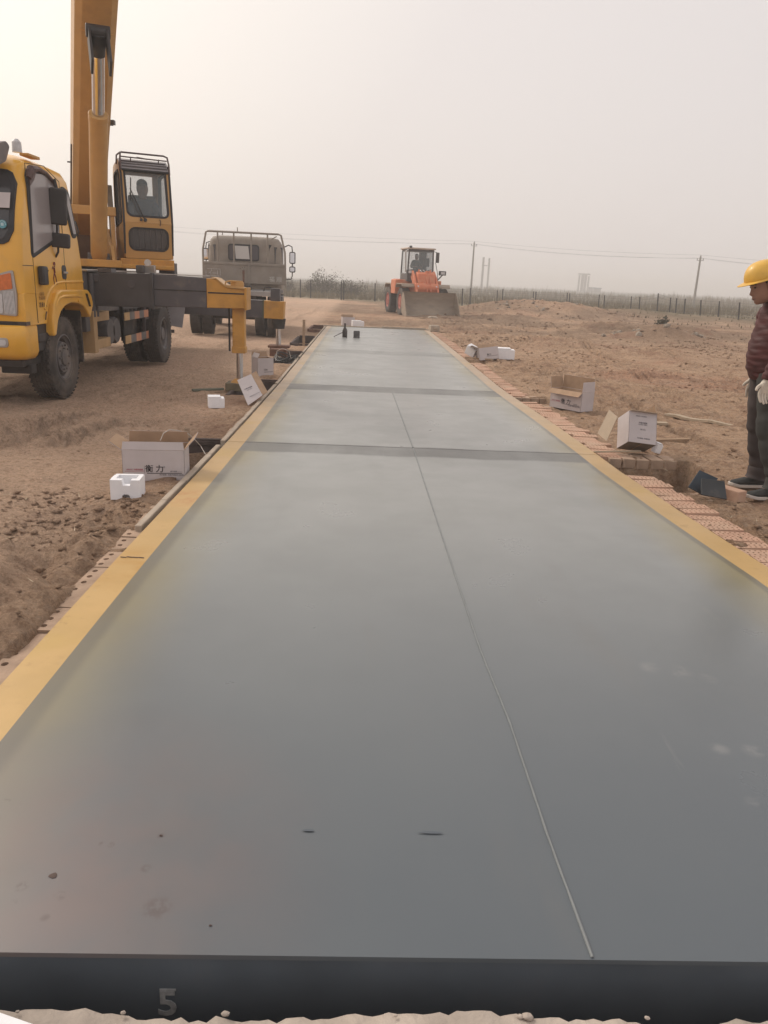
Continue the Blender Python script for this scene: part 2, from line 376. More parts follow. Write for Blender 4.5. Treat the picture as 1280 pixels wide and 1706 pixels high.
def put(u, v, base=None):
    """point of the ground seen at a photograph position"""
    z = 0
    for i in range(25):
        p = atz(u, v, z); z = float(ground_macro(p.x, p.y))
    return p
def axis(parts):
    a = []
    for lo, hi, st in parts: a += list(np.arange(lo, hi, st))
    return a
def grow(v, st, f, lim):
    o_ = []
    while abs(v) < lim: v += st; st *= f; o_.append(v)
    return o_
xs = axis([(-6, 7, .042)]); xs = sorted([-6-abs(q) for q in grow(0, .07, 1.055, 3500)]+xs+[7+q for q in grow(0, .06, 1.04, 3500)])
ys = axis([(1.0, 9, .036), (9, 18, .06), (18, 40, .12), (40, 75, .22)]); ys = sorted([1-q for q in grow(0, .06, 1.25, 60)]+ys+[75+q for q in grow(0, .3, 1.06, 5000)])
X_, Y_ = np.meshgrid(np.array(xs), np.array(ys)); nx, ny = len(xs), len(ys)
Z_, K_ = ground_h(X_, Y_); Z_ = carve(X_, Y_, Z_)
me = bpy.data.meshes.new('ground')
me.vertices.add(nx*ny); me.vertices.foreach_set('co', np.stack([X_, Y_, Z_], -1).astype(np.float32).ravel())
ii = (np.arange(ny-1)[:, None]*nx+np.arange(nx-1)[None, :]).ravel()
quads = np.stack([ii, ii+1, ii+1+nx, ii+nx], -1).astype(np.int32)
me.loops.add(quads.size); me.loops.foreach_set('vertex_index', quads.ravel())
me.polygons.add(len(quads)); me.polygons.foreach_set('loop_start', np.arange(0, quads.size, 4, dtype=np.int32))
me.polygons.foreach_set('use_smooth', np.ones(len(quads), bool)); me.update(calc_edges=True)
at_ = me.attributes.new('clod', 'FLOAT', 'POINT'); at_.data.foreach_set('value', K_.astype(np.float32).ravel())
ground = bpy.data.objects.new('ground', me); COL.objects.link(ground); ground['kind'] = 'structure'
print('ground verts', nx*ny)
# soil material
m_, t, p, N_, L_ = new_mat('bare_soil')
geo = N_('ShaderNodeNewGeometry'); sep = N_('ShaderNodeSeparateXYZ'); L_(geo.outputs['Position'], sep.inputs[0])
def noise(sc, det=6, rough=.6, src=None, dist=0):
    n = N_('ShaderNodeTexNoise'); n.inputs['Scale'].default_value = sc; n.inputs['Detail'].default_value = det; n.inputs['Roughness'].default_value = rough
    n.inputs['Distortion'].default_value = dist; L_(src or geo.outputs['Position'], n.inputs['Vector']); return n.outputs['Fac']
def mrange(v, a, b, c=0, d=1, N_=N_, L_=L_):
    n = N_('ShaderNodeMapRange'); n.inputs[1].default_value = a; n.inputs[2].default_value = b; n.inputs[3].default_value = c; n.inputs[4].default_value = d
    n.interpolation_type = 'SMOOTHSTEP'; L_(v, n.inputs[0]); return n.outputs[0]
def mixc(f, a, b, N_=N_, L_=L_, blend='MIX'):
    n = N_('ShaderNodeMix'); n.data_type = 'RGBA'; n.blend_type = blend
    if isinstance(f, float): n.inputs['Factor'].default_value = f
    else: L_(f, n.inputs['Factor'])
    for k, q in (('A', a), ('B', b)):
        if isinstance(q, tuple): n.inputs[k].default_value = (*q, 1)
        else: L_(q, n.inputs[k])
    return n.outputs['Result']
def mmath(op, a, b=None, N_=N_, L_=L_):
    n = N_('ShaderNodeMath'); n.operation = op
    for k, q in ((0, a), (1, b)):
        if q is None: continue
        if isinstance(q, (int, float)): n.inputs[k].default_value = q
        else: L_(q, n.inputs[k])
    return n.outputs[0]
sand, soil, dark, red = (.62, .425, .285), (.53, .345, .225), (.31, .19, .125), (.53, .285, .19)
c = mixc(mrange(noise(.9, 8, .7), .38, .62), soil, sand)
c = mixc(mrange(noise(.22, 5, .6, dist=1), .52, .66, 0, .6), c, red)
c = mixc(mrange(noise(3.2, 8, .75), .47, .64, 0, .7), c, dark)
c = mixc(mrange(noise(17, 6, .7), .42, .66, 0, .6), c, (.52, .385, .29))
c = mixc(mrange(noise(42, 4, .7), .54, .68, 0, .5), c, (.24, .155, .11))
atn = N_('ShaderNodeAttribute'); atn.attribute_name = 'clod'
cm = mmath('MULTIPLY', mrange(atn.outputs['Fac'], .3, 1, 0, .55), mrange(noise(5, 6, .7), .3, .62))
c = mixc(cm, c, (.37, .245, .17))
far_ = mmath('MULTIPLY', mrange(sep.outputs['Y'], 17, 30), mrange(noise(.16, 6, .65), .36, .56))
c = mixc(mmath('MULTIPLY', far_, .72), c, mixc(mrange(noise(1.1, 7, .7), .35, .65), (.20, .14, .10), (.31, .225, .16)))
c = mixc(mmath('MULTIPLY', mrange(noise(.55, 7, .7, dist=.6), .54, .64), .5), c, (.30, .165, .115))
c = mixc(mmath('MULTIPLY', mrange(sep.outputs['X'], -1.2, -2.0), .62), c, (.74, .53, .39))  # left soil colour lightened to offset the crane's shade
# streaks of lighter trodden sand
mp = N_('ShaderNodeMapping'); mp.inputs['Scale'].default_value = (.35, 1.6, 1); mp.inputs['Rotation'].default_value = (0, 0, .25); L_(geo.outputs['Position'], mp.inputs[0])
c = mixc(mrange(noise(1.3, 7, .7, mp.outputs[0]), .55, .72, 0, .5), c, (.55, .41, .31))
# dry grass cover beyond the fence
yd = mmath('ADD', sep.outputs['Y'], mmath('MULTIPLY', noise(.15, 4), 16.0))
fx = mmath('ADD', yd, mmath('MULTIPLY', sep.outputs['X'], .55))
c = mixc(mrange(fx, 60, 70), c, mixc(mrange(noise(.35, 6), .35, .65), (.17, .145, .095), (.26, .215, .145)))
c = mixc(mrange(sep.outputs['Y'], 110, 170), c, (.13, .125, .10))
gr = noise(26, 10, .82); gr2 = noise(85, 6, .8)
c = mixc(mrange(gr, .42, .52, .6, 0), c, mixc(1.0, c, (.56, .50, .46), blend='MULTIPLY'))
c = mixc(mrange(gr2, .52, .60, 0, .5), c, mixc(1.0, c, (1.5, 1.5, 1.5), blend='MULTIPLY'))
L_(c, p.inputs['Base Color']); p.inputs['Roughness'].default_value = .95; p.inputs['Specular IOR Level'].default_value = .12
bp = N_('ShaderNodeBump'); bp.inputs['Strength'].default_value = 1; bp.inputs['Distance'].default_value = .06
hh = mmath('ADD', mmath('MULTIPLY', noise(7, 10, .78), 1.6), mmath('MULTIPLY', noise(34, 6, .7), .8)); L_(hh, bp.inputs['Height']); L_(bp.outputs[0], p.inputs['Normal'])
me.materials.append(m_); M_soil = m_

# ------------------------------------------------------------ weighbridge deck
m_, t, p, N_, L_ = new_mat('deck_paint')
def _n(sc, det=6, rough=.6, src=None):
    n = N_('ShaderNodeTexNoise'); n.inputs['Scale'].default_value = sc; n.inputs['Detail'].default_value = det; n.inputs['Roughness'].default_value = rough
    L_(src or G_.outputs['Position'], n.inputs['Vector']); return n.outputs['Fac']
G_ = N_('ShaderNodeNewGeometry'); S_ = N_('ShaderNodeSeparateXYZ'); L_(G_.outputs['Position'], S_.inputs[0])
uvn = N_('ShaderNodeUVMap'); us = N_('ShaderNodeSeparateXYZ'); L_(uvn.outputs[0], us.inputs[0])   # u = metres from left edge, v = metres from right edge
kw = dict(N_=N_, L_=L_)
wob = mmath('MULTIPLY', mmath('SUBTRACT', _n(1.6, 3), .5, **kw), .10, **kw)
grey = mixc(mrange(_n(.7, 5), .35, .65, **kw), (.082, .100, .117), (.092, .110, .125), **kw)
grey = mixc(mrange(S_.outputs['Y'], 1.0, 5.6, 0, .95, **kw), grey, (.262, .268, .258), **kw)     # grey lightened with distance, painting in the sky's grazing reflection
mp = N_('ShaderNodeMapping'); mp.inputs['Scale'].default_value = (1.0, .22, 1); L_(G_.outputs['Position'], mp.inputs[0])
grey = mixc(mrange(_n(2.2, 7, .6, mp.outputs[0]), .52, .75, 0, .3, **kw), grey, (.15, .145, .135), **kw)
# overspray of the yellow edge paint
ov = N_('ShaderNodeMath'); ov.operation = 'MINIMUM'; L_(us.outputs['X'], ov.inputs[0]); L_(us.outputs['Y'], ov.inputs[1])
ovd = mmath('ADD', ov.outputs[0], wob, **kw)
ovf = mmath('MULTIPLY', mrange(ovd, .10, .60, 1, 0, **kw), mrange(_n(.8, 3), .3, .7, .35, .85, **kw), **kw)
grey = mixc(ovf, grey, (.27, .22, .09), **kw)
# reddish mud film at the near left corner
md = N_('ShaderNodeVectorMath'); md.operation = 'DISTANCE'; L_(G_.outputs['Position'], md.inputs[0]); md.inputs[1].default_value = (-.75, 1.6, 0)
grey = mixc(mmath('MULTIPLY', mrange(md.outputs['Value'], .1, .85, 1, 0, **kw), mrange(_n(2.5, 6), .3, .7, .2, .75, **kw), **kw), grey, (.165, .12, .112), **kw)
for u_, v_, r_ in ((36, 1476, .022), (100, 1492, .02), (268, 1392, .014), (243, 1446, .018), (75, 1528, .015), (185, 1407, .014), (262, 1512, .045), (22, 1503, .012), (170, 1405, .012)):
    q = N_('ShaderNodeVectorMath'); q.operation = 'DISTANCE'; L_(G_.outputs['Position'], q.inputs[0]); q.inputs[1].default_value = tuple(atz(u_, v_, 0))
    grey = mixc(mmath('MULTIPLY', mrange(q.outputs['Value'], r_*.3, r_, 1, 0, **kw), mrange(_n(45, 4, .7), .38, .58, 0, .6, **kw), **kw), grey, (.075, .055, .052), **kw)
sp = mmath('MULTIPLY', mrange(md.outputs['Value'], .15, .7, 1, 0, **kw), mrange(_n(11, 3), .70, .76, 0, .6, **kw), **kw)
grey = mixc(sp, grey, (.07, .05, .045), **kw)
# pale dried splashes
grey = mixc(mrange(_n(1.15, 8, .75), .69, .78, 0, .3, **kw), grey, (.20, .20, .195), **kw)
for cx, cy, rr_ in [(*atz(u_, v_, 0)[:2], r_) for u_, v_, r_ in ((1085, 1112, .06), (1130, 1118, .07), (1180, 1130, .05), (1200, 1247, .045), (1255, 1250, .05), (1265, 1190, .03), (1265, 1340, .05), (940, 805, .10), (910, 812, .06))]:
    q = N_('ShaderNodeVectorMath'); q.operation = 'DISTANCE'; L_(G_.outputs['Position'], q.inputs[0]); q.inputs[1].default_value = (cx, cy, 0)
    grey = mixc(mmath('MULTIPLY', mrange(q.outputs['Value'], rr_*.2, rr_, 1, 0, **kw), mrange(_n(10, 5, .7), .42, .62, 0, .4, **kw), **kw), grey, (.26, .26, .255), **kw)
yel = mixc(mrange(_n(2.5, 6), .35, .7, **kw), (.58, .35, .085), (.50, .30, .06), **kw)
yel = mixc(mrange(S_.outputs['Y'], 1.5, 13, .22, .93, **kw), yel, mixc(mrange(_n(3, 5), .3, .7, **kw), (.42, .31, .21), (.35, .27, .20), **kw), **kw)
yel = mixc(mrange(_n(1.3, 4), .55, .72, 0, .4, **kw), yel, (.46, .30, .05), **kw)
# band widths: left .16, right .175 m; a thin darker masked line follows inside
iny = mmath('MAXIMUM', mmath('LESS_THAN', us.outputs['X'], .155, **kw), mmath('LESS_THAN', us.outputs['Y'], .172, **kw), **kw)
inl = mmath('MAXIMUM', mrange(us.outputs['X'], .20, .25, 1, 0, **kw), mrange(us.outputs['Y'], .200, .23, 1, 0, **kw), **kw)
grey = mixc(mmath('MULTIPLY', inl, .5, **kw), grey, (.075, .07, .066), **kw)
wy = mmath('ADD', S_.outputs['Y'], mmath('MULTIPLY', mmath('SUBTRACT', _n(2.2, 5), .5, **kw), .14, **kw), **kw)
def band(a, b, e1=.04, e2=.05): return mmath('MULTIPLY', mrange(wy, a-e1, a+e1, **kw), mrange(wy, b-e2, b+e2, 1, 0, **kw), **kw)
bnd = mmath('MAXIMUM', mmath('MAXIMUM', band(6.40, 6.80, .04, .02), band(10.85, 11.56, .05, .03), **kw), mmath('MULTIPLY', band(16.7, 17.6, .2, .3), .5, **kw), **kw)
bnd = mmath('MULTIPLY', bnd, mrange(_n(1.6, 6, .6, mp.outputs[0]), .25, .6, .55, 1, **kw), **kw)
bnd = mmath('MULTIPLY', bnd, mmath('LESS_THAN', iny, .5, **kw), **kw)
grey = mixc(mmath('MULTIPLY', bnd, .85, **kw), grey, (.13, .13, .126), **kw)
# dusty scuffs and faint drag marks left by boots and boards
mp2 = N_('ShaderNodeMapping'); mp2.inputs['Scale'].default_value = (1, .12, 1); mp2.inputs['Rotation'].default_value = (0, 0, .5); L_(G_.outputs['Position'], mp2.inputs[0])
grey = mixc(mmath('MULTIPLY', mrange(_n(9, 4, .6, mp2.outputs[0]), .66, .74, 0, .22, **kw), mrange(_n(1.1, 3), .45, .65, **kw), **kw), grey, (.30, .29, .27), **kw)
grey = mixc(mmath('MULTIPLY', mrange(_n(26, 3, .6), .70, .76, 0, .35, **kw), mrange(_n(.9, 3), .5, .68, **kw), **kw), grey, (.06, .055, .05), **kw)
# worn patches on the yellow
yel = mixc(mmath('MULTIPLY', mrange(_n(7, 6, .7), .56, .70, 0, .55, **kw), mrange(_n(.8, 3), .42, .6, **kw), **kw), yel, (.28, .15, .04), **kw)
yel = mixc(mrange(_n(16, 6, .75), .62, .70, 0, .45, **kw), yel, (.50, .38, .24), **kw)
q = N_('ShaderNodeVectorMath'); q.operation = 'DISTANCE'; L_(G_.outputs['Position'], q.inputs[0]); q.inputs[1].default_value = tuple(atz(222, 945, 0))
yel = mixc(mmath('MULTIPLY', mrange(q.outputs['Value'], .05, .42, 1, 0, **kw), mrange(_n(4, 5), .35, .65, .2, .9, **kw), **kw), yel, (.42, .22, .03), **kw)
q = N_('ShaderNodeVectorMath'); q.operation = 'DISTANCE'; L_(G_.outputs['Position'], q.inputs[0]); q.inputs[1].default_value = tuple(atz(305, 830, 0))
yel = mixc(mmath('MULTIPLY', mrange(q.outputs['Value'], .05, .3, 1, 0, **kw), mrange(_n(7, 5), .4, .65, 0, .8, **kw), **kw), yel, (.45, .21, .07), **kw)
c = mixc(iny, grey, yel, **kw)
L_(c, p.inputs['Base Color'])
rg = mmath('ADD', mrange(_n(1.8, 6), .3, .7, .27, .40, **kw), mmath('ADD', mmath('MULTIPLY', iny, .14, **kw), mmath('MULTIPLY', bnd, .16, **kw), **kw), **kw)
L_(rg, p.inputs['Roughness']); p.inputs['Specular IOR Level'].default_value = .62
bp = N_('ShaderNodeBump'); bp.inputs['Strength'].default_value = .14; bp.inputs['Distance'].default_value = .004
hh = mmath('ADD', _n(2.5, 3), mmath('MULTIPLY', _n(190, 2), .12, **kw), **kw); L_(hh, bp.inputs['Height']); L_(bp.outputs[0], p.inputs['Normal'])
M_deck = m_
M_weld = mat('weld_paint', (.17, .185, .19), .35, var=.1, scale=20)
M_joint = mat('joint_band_grey', (.125, .128, .125), .34, var=.12, scale=3, dust=(.17, .155, .14), dust_amt=.3, stretch=(.5, 4, 1), dscale=2)
M_front = mat('front_beam_blue_grey', (.080, .098, .118), .45, var=.2, scale=3, dust=(.12, .1, .09), dust_amt=.06)
wb = thing('weighbridge', 'long grey steel vehicle weighbridge with dusty yellow edges running away from the viewer', 'weighbridge', (.48, Y0, 0))
OFF = Vector((.48, Y0, 0))
def deck_panel(y0, y1, name='deck_plate'):
    n = max(2, int((y1-y0)/.6)); nu = 10
    me = bpy.data.meshes.new(name); vs = []; fs = []; uvs = {}
    for j in range(n+1):
        y = y0+(y1-y0)*j/n; a, b = xl(y), xr(y)
        for i in range(nu+1):
            x = a+(b-a)*i/nu; vs.append((x-OFF.x, y-OFF.y, zd(y))); uvs[len(vs)-1] = (x-a, b-x)
    top = len(vs); 
    for q in range(top): vs.append((vs[q][0], vs[q][1], vs[q][2]-.012))
    w_ = nu+1
    for j in range(n):
        for i in range(nu):
            k = j*w_+i; fs.append((k, k+1, k+1+w_, k+w_)); fs.append((k+top, k+w_+top, k+1+w_+top, k+1+top))
    for j in range(n):
        k = j*w_; fs.append((k, k+w_, k+w_+top, k+top)); k += nu; fs.append((k, k+top, k+w_+top, k+w_))
    for i in range(nu):
        fs.append((i, i+top, i+1+top, i+1)); k = n*w_+i; fs.append((k, k+1, k+1+top, k+top))
    me.from_pydata(vs, [], fs); uvl = me.uv_layers.new(name='UVMap')
    for lp in me.loops: uvl.data[lp.index].uv = uvs[lp.vertex_index % top]
    me.materials.append(M_deck); o = bpy.data.objects.new(name, me); COL.objects.link(o); o.parent = wb
    # edge beams carrying the plate
    for fx_, s_ in ((xl, 1), (xr, -1)):
        k = 6; fr = MB(OFF)
        for j in range(k):
            ya, yb = y0+(y1-y0)*j/k, y0+(y1-y0)*(j+1)/k
            fr.beam((fx_(ya)+.06*s_, ya, zd(ya)-.16), (fx_(yb)+.06*s_, yb, zd(yb)-.16), .08, .28)
        fr.build('edge_beam', M_front, o)
    return o
JO = [(Y0, 6.755), (6.767, 11.52), (11.53, 16.95), (16.96, 21.6), (21.61, Y1)]
for a, b in JO: deck_panel(a, b)
# front beam with the number
mb = MB(OFF); mb.box(xl(Y0), xr(Y0), Y0+.006, Y0+.10, -.36, -.0125); fb = mb.build('front_beam', M_front, wb, bevel=.006)
M5 = mat('number_print', (.26, .27, .28), .6, var=.25, scale=60)
mb = MB(OFF); mb.prism([(0, 0), (.036, 0), (.036, .0055), (0, .0055)], 0, .002, 'y', Matrix.Translation((-.405, Y0+.003, -.107)))
text_mesh(mb, '5', .098, frame_M((-.389, Y0+.0035, -.146), (1, 0, 0), (0, 0, 1)), .002, bold=.0016); mb.build('number_mark', M5, fb)
# longitudinal weld bead, slightly wavy
bead = MB(OFF); rb = random.Random(3); pts = []
WY = [1.345, 1.74, 2.3, 2.83, 4.4, 6.75]; WX = [.56, .55, .548, .525, .508, .49]
for q in np.arange(1.345, 6.75, .05): pts.append((lerp(q, WY, WX)+rb.uniform(-.0004, .0004), q, zd(q)+.001))
bead.tube(pts, [.0040+rb.uniform(-.0006, .0006) for _ in pts], 8); bead.build('weld_bead', M_weld, wb)
bead = MB(OFF); pts = [(lerp(q, [6.77, 8.57, 10.9], [.49, .475, .455]), q, zd(q)+.001) for q in np.arange(6.78, 10.95, .1)]
bead.tube(pts, .006, 8); bead.build('weld_bead', M_weld, wb)
# flecks of mud and a smear on the steel
FL = []; rb = random.Random(11)
for u_, v_, s_ in ((88, 1459, .010), (268, 1392, .004), (350, 1542, .004)):
    q = atz(u_, v_, 0); vs = []; k = 9
    for i in range(k):
        a_ = 2*math.pi*i/k; r_ = s_*rb.uniform(.5, 1.2); vs.append((q.x+r_*math.cos(a_)*1.2, q.y+r_*math.sin(a_), .0012))
    vs.append((q.x, q.y, .0045)); fl = MB(OFF); fl.add(vs, [(i, (i+1) % k, k) for i in range(k)]); FL.append(fl)
M_mud = mat('dried_mud', (.10, .07, .06), .9, var=.3, scale=40); [fl.build('mud_fleck', M_mud, wb) for fl in FL]
for u_, v_, a_, b_ in ((514, 1384, .016, .0045), (720, 1388, .033, .0045)):
    q = atz(u_, v_, 0); sm = MB(OFF); k = 16
    sm.add([(q.x+a_*math.cos(2*math.pi*i/k)*(1+.2*math.sin(5*i)), q.y+b_*math.sin(2*math.pi*i/k), .0032) for i in range(k)], [tuple(range(k))]); sm.build('paint_scuff', M_front, wb)
q = atz(217, 929, 0); sc_ = MB(OFF)
for d_ in range(4): sc_.beam((q.x-.05+.03*d_, q.y+rb.uniform(-.01, .01), .003), (q.x-.02+.03*d_, q.y+rb.uniform(-.02, .02), .003), .006, .002)
sc_.build('scratch_mark', M_mud, wb)

# ------------------------------------------------------------ brick shoulders, rim, kerb, pit linings
M_brick = mat('red_brick', (.50, .30, .215), .9, var=.22, scale=5, bump=.4, bscale=60, dust=(.56, .42, .31), dust_amt=.6, spec=.15)
M_brickb = mat('buff_brick', (.40, .285, .21), .9, var=.22, scale=9, bump=.5, bscale=60, dust=(.46, .34, .25), dust_amt=.5, spec=.15)
M_pit = mat('dark_pit_lining', (.085, .06, .052), .9, var=.35, scale=6, bump=.5, bscale=30)
hol = []
for i in range(7):
    for j in range(3): hol.append(rrect(-.105+.033*i-.0065+(.006 if j == 1 else 0), -.105+.033*i+.0065+(.006 if j == 1 else 0), -.034+.034*j-.008, -.034+.034*j+.008, .004, 1))
pb_ = MB(); pb_.plate(rpoly([(-.12, -.053), (.12, -.053), (.12, .053), (-.12, .053)], .004, 1), hol, .09, Matrix()); pb_.box(-.118, .118, -.05, .05, -.044, -.01)
hol2 = [[(x_+.017*math.cos(2*math.pi*k/9), y_+.014*math.sin(2*math.pi*k/9)) for k in range(9)] for x_ in (-.075, .0, .075) for y_ in (.022,)]
pc_ = MB(); pc_.plate(rpoly([(-.12, -.053), (.12, -.053), (.12, .053), (-.12, .053)], .004, 1), hol2, .09, Matrix()); pc_.box(-.118, .118, -.05, .05, -.044, -.01)
def brick_run(side, y0, y1, label, src=None, rows=1):
    fn = xr if side > 0 else xl; rb = random.Random(int(y0*10)+side)
    c_ = (fn((y0+y1)/2), (y0+y1)/2, zd((y0+y1)/2)-.06)
    mb = MB(c_); y = y0+.055
    while y < y1-.04:
        if side > 0:
            d = rb.uniform(-.012, .03); rz = rb.uniform(-.03, .03)
            if y0 > 6.5: rz += rb.uniform(-.12, .12); d += rb.uniform(-.02, .04)
            M = Matrix.Translation((fn(y)+.145+d, y, zd(y)-.066+rb.uniform(-.007, .007))) @ Euler((rb.uniform(-.02, .02), rb.uniform(-.03, .03), rz)).to_matrix().to_4x4()
            mb.add(pb_.v, pb_.f, M); y += .1135+rb.uniform(0, .007)
        else:
            M = Matrix.Translation((fn(y)-.062+rb.uniform(-.012, .006), y+.06, zd(y)-.078+rb.uniform(-.012, .006))) @ Euler((rb.uniform(-.04, .04), rb.uniform(-.03, .03), math.pi/2+rb.uniform(-.06, .06))).to_matrix().to_4x4()
            mb.add(pc_.v, pc_.f, M); y += .247
    mb.box(fn((y0+y1)/2)+(.03 if side > 0 else -.11), fn((y0+y1)/2)+(.25 if side > 0 else -.03), y0, y1, zd(y0)-.5, min(zd(y0), zd(y1))-.12)
    o = mb.build('brick_wall', M_brick if side > 0 else M_brickb); o.location = c_
    return tag(o, label, 'wall', 'brick walls lining the weighbridge pit')
brick_run(1, 1.5, 6.15, 'perforated red brick shoulder on the right of the deck, nearest section below the worker')
brick_run(1, 6.8, 10.55, 'perforated brick shoulder on the right of the deck beside the two nearer cartons')
brick_run(1, 11.25, 16.1, 'perforated brick shoulder on the right of the deck between the open carton and the far white boxes')
brick_run(1, 16.65, 25.9, 'farthest perforated brick shoulder on the right of the deck')
brick_run(-1, 1.5, 5.55, 'round-holed brick shoulder on the left of the deck, nearest section beside the muddy clods')
brick_run(-1, 7.05, 10.25, 'brick shoulder on the left of the deck behind the big carton')
brick_run(-1, 11.85, 14.5, 'brick shoulder on the left of the deck beside the carton by the outrigger foot')
# loose brick heads at the edges of the right-hand recesses
rb = random.Random(5); one = MB(); one.cbox((0, 0, 0), (.113, .235, .088)); bm_me = None
first = None; cnt = 0
def loose(x, y, z, rz=0, tilt=0, lab=''):
    global first, cnt
    if first is None:
        first = one.build('brick', M_brickb, bevel=.006); o = first
    else: o = first.copy(); COL.objects.link(o)
    o.location = (x, y, z); o.rotation_euler = (tilt, rb.uniform(-.03, .03), rz); tag(o, lab, 'brick', 'bricks edging the right-hand recesses'); cnt += 1
nm = ['first', 'second', 'third', 'fourth', 'fifth', 'sixth']
for i in range(5): loose(2.33+i*.128, 6.87, -.075+rb.uniform(-.004, .004), rb.uniform(-.04, .04), 0, 'buff brick head on the far lip of the nearer recess, %s from the deck edge' % nm[i])
for i in range(3): loose(2.60+i*.132, 5.54+.02*i, -.08, rb.uniform(-.08, .08)-.05, 0, 'buff brick behind the two black plates, %s from the deck' % nm[i])
for i in range(5): loose(2.31+i*.125, 11.31, -.185+.01, rb.uniform(-.04, .04), 0, 'buff brick head on the far lip of the farther recess, %s from the deck edge' % nm[i])
for i in range(2): loose(2.40+i*.14, 10.42, -.165, rb.uniform(-.2, .2), 0, 'loose buff brick left of the open carton, %s from the deck' % nm[i])
# recess linings
def pit_lining(x0, x1, y0, y1, label, top=0., m_=None, cat='pit'):
    z = zd((y0+y1)/2); c_ = ((x0+x1)/2, (y0+y1)/2, z-.5); mb = MB(c_); T = .05
    mb.box(x0, x1, y1, y1+T, z-.6, z+top); mb.box(x0-T if x0 < 0 else x1, x0 if x0 < 0 else x1+T, y0, y1, z-.6, z+top-.02)
    mb.box(x0, x1, y0-T, y0, z-.6, z+top-.03)
    mb.box(x0+.05, x1, y1-.012, y1-.002, z-.06+top, z-.02+top)
    o = mb.build('recess_lining', m_ or M_pit, bevel=.004); o.location = c_; tag(o, label, 'pit lining', 'dark boards lining the side recesses'); return o
pit_lining(-1.78, -1.24, 5.86, 6.97, 'dark boarded recess left of the deck behind the big carton', -.03)
pit_lining(-1.76, -1.28, 10.3, 11.8, 'dark boarded recess left of the deck beside the leaning white panel', -.0)
pit_lining(-1.72, -1.28, 14.6, 16.75, 'open recess left of the deck holding coiled black hose', .0)
pit_lining(-1.68, -1.28, 18.6, 20.85, 'dark brown boarded recess left of the deck by the upright stake', .04)
pit_lining(-1.60, -1.28, 23.3, 25.2, 'farthest brown boarded recess left of the deck', .08, M_rust)
# pale rim strips along the left edge
def rim(y0, y1, label):
    c_ = (xl((y0+y1)/2), (y0+y1)/2, zd((y0+y1)/2)-.05); mb = MB(c_); rb = random.Random(int(y0)); y = y0
    while y < y1-.02:
        yn = min(y+rb.uniform(.45, .9), y1)
        mb.beam((xl(y)-.052+rb.uniform(-.004, .004), y+.004, zd(y)-.035), (xl(yn)-.052, yn-.004, zd(yn)-.035), .044+rb.uniform(-.008, .006), .07)
        y = yn
    o = mb.build('rim_strip', M_pale, bevel=.006); o.location = c_; return tag(o, label, 'rim', 'pale rim strips on the left edge of the deck')
rim(4.3, 6.62, 'pale rim strip on the left deck edge in front of the big carton recess')
rim(6.80, 11.4, 'pale rim strip on the left deck edge beside the leaning white panel')
rim(11.55, 16.4, 'pale rim strip on the left deck edge beside the carton and the black hose')
rim(16.6, 26, 'farthest pale rim strip on the left deck edge')
# end kerb at the far end and the near concrete kerb
mb = MB((.5, 26.2, -.1)); mb.cbox((.5, 26.2, -.1), (3.9, .12, .06)); mb.cbox((1.35, 26.17, -.055), (1.5, .05, .03)); o = mb.build('end_kerb', M_pale, bevel=.01); o.location = (.5, 26.2, -.1)
tag(o, 'low pale kerb across the far end of the deck', 'kerb')
rb = random.Random(9); c_ = Vector((.5, 1.05, -.1)); mb = MB(c_); rings = []
for k in range(241):
    x = -1.6+4.3*k/240; w_ = .010*math.sin(x*7)+rb.uniform(-.005, .005); h = -.034+.003*math.sin(x*5)+rb.uniform(-.0025, .0025)+(.012*max(0, math.sin(x*23+1))**8)
    ye = 1.238+w_
    rings.append([(x, ye+.015, -.7), (x, ye, h-.03), (x, ye-.012, h-.004), (x, ye-.05, h+rb.uniform(-.003, .003)), (x, .7, h), (x, .7, -.7)])
mb.rings(rings); o = mb.build('concrete_kerb', M_conc, smooth=60); o.location = c_; tag(o, 'rough concrete kerb in the foreground facing the dark front beam', 'kerb')
lump = MB(c_)
for u_, s_ in ((375, .006), (205, .004), (880, .008), (868, .005), (800, .004), (1080, .004), (30, .003), (660, .003)):
    q = aty(u_, 1690, 1.225); k = 8; ico = bmesh.new(); bmesh.ops.create_icosphere(ico, subdivisions=2, radius=s_)
    rr_ = random.Random(u_)
    lump.add([Vector((v.co.x*1.5+q.x+rr_.uniform(-.2, .2)*s_, v.co.y+1.225+rr_.uniform(-.2, .2)*s_, v.co.z*.8-.030+rr_.uniform(-.2, .2)*s_)) for v in ico.verts], [tuple(v.index for v in f.verts) for f in ico.faces]); ico.free()
lump.build('mortar_lump', M_conc, o, smooth=80)
# white sheet corner, bottom left
q = atz(-40, 1700, -.03); q2 = atz(62, 1708, -.03)
mb = MB(); a = atz(-25, 1676, -.018); b = atz(78, 1712, -.018); cc = b+Vector((-.1, -.25, 0)); dd = a+Vector((-.25, -.2, 0))
vs = [(x.x, x.y, -.030) for x in (a, b, cc, dd)]+[(x.x, x.y, -.018) for x in (a, b, cc, dd)]
c0 = Vector(((a.x+cc.x)/2, (a.y+cc.y)/2, -.030)); mb.off = c0
mb.add(vs, [(3, 2, 1, 0), (4, 5, 6, 7), (0, 1, 5, 4), (1, 2, 6, 5), (2, 3, 7, 6), (3, 0, 4, 7)]); o = mb.build('foam_sheet', M_white, bevel=.003); o.location = c0
tag(o, 'corner of a white foam sheet lying on the foreground kerb at the bottom left', 'foam sheet')
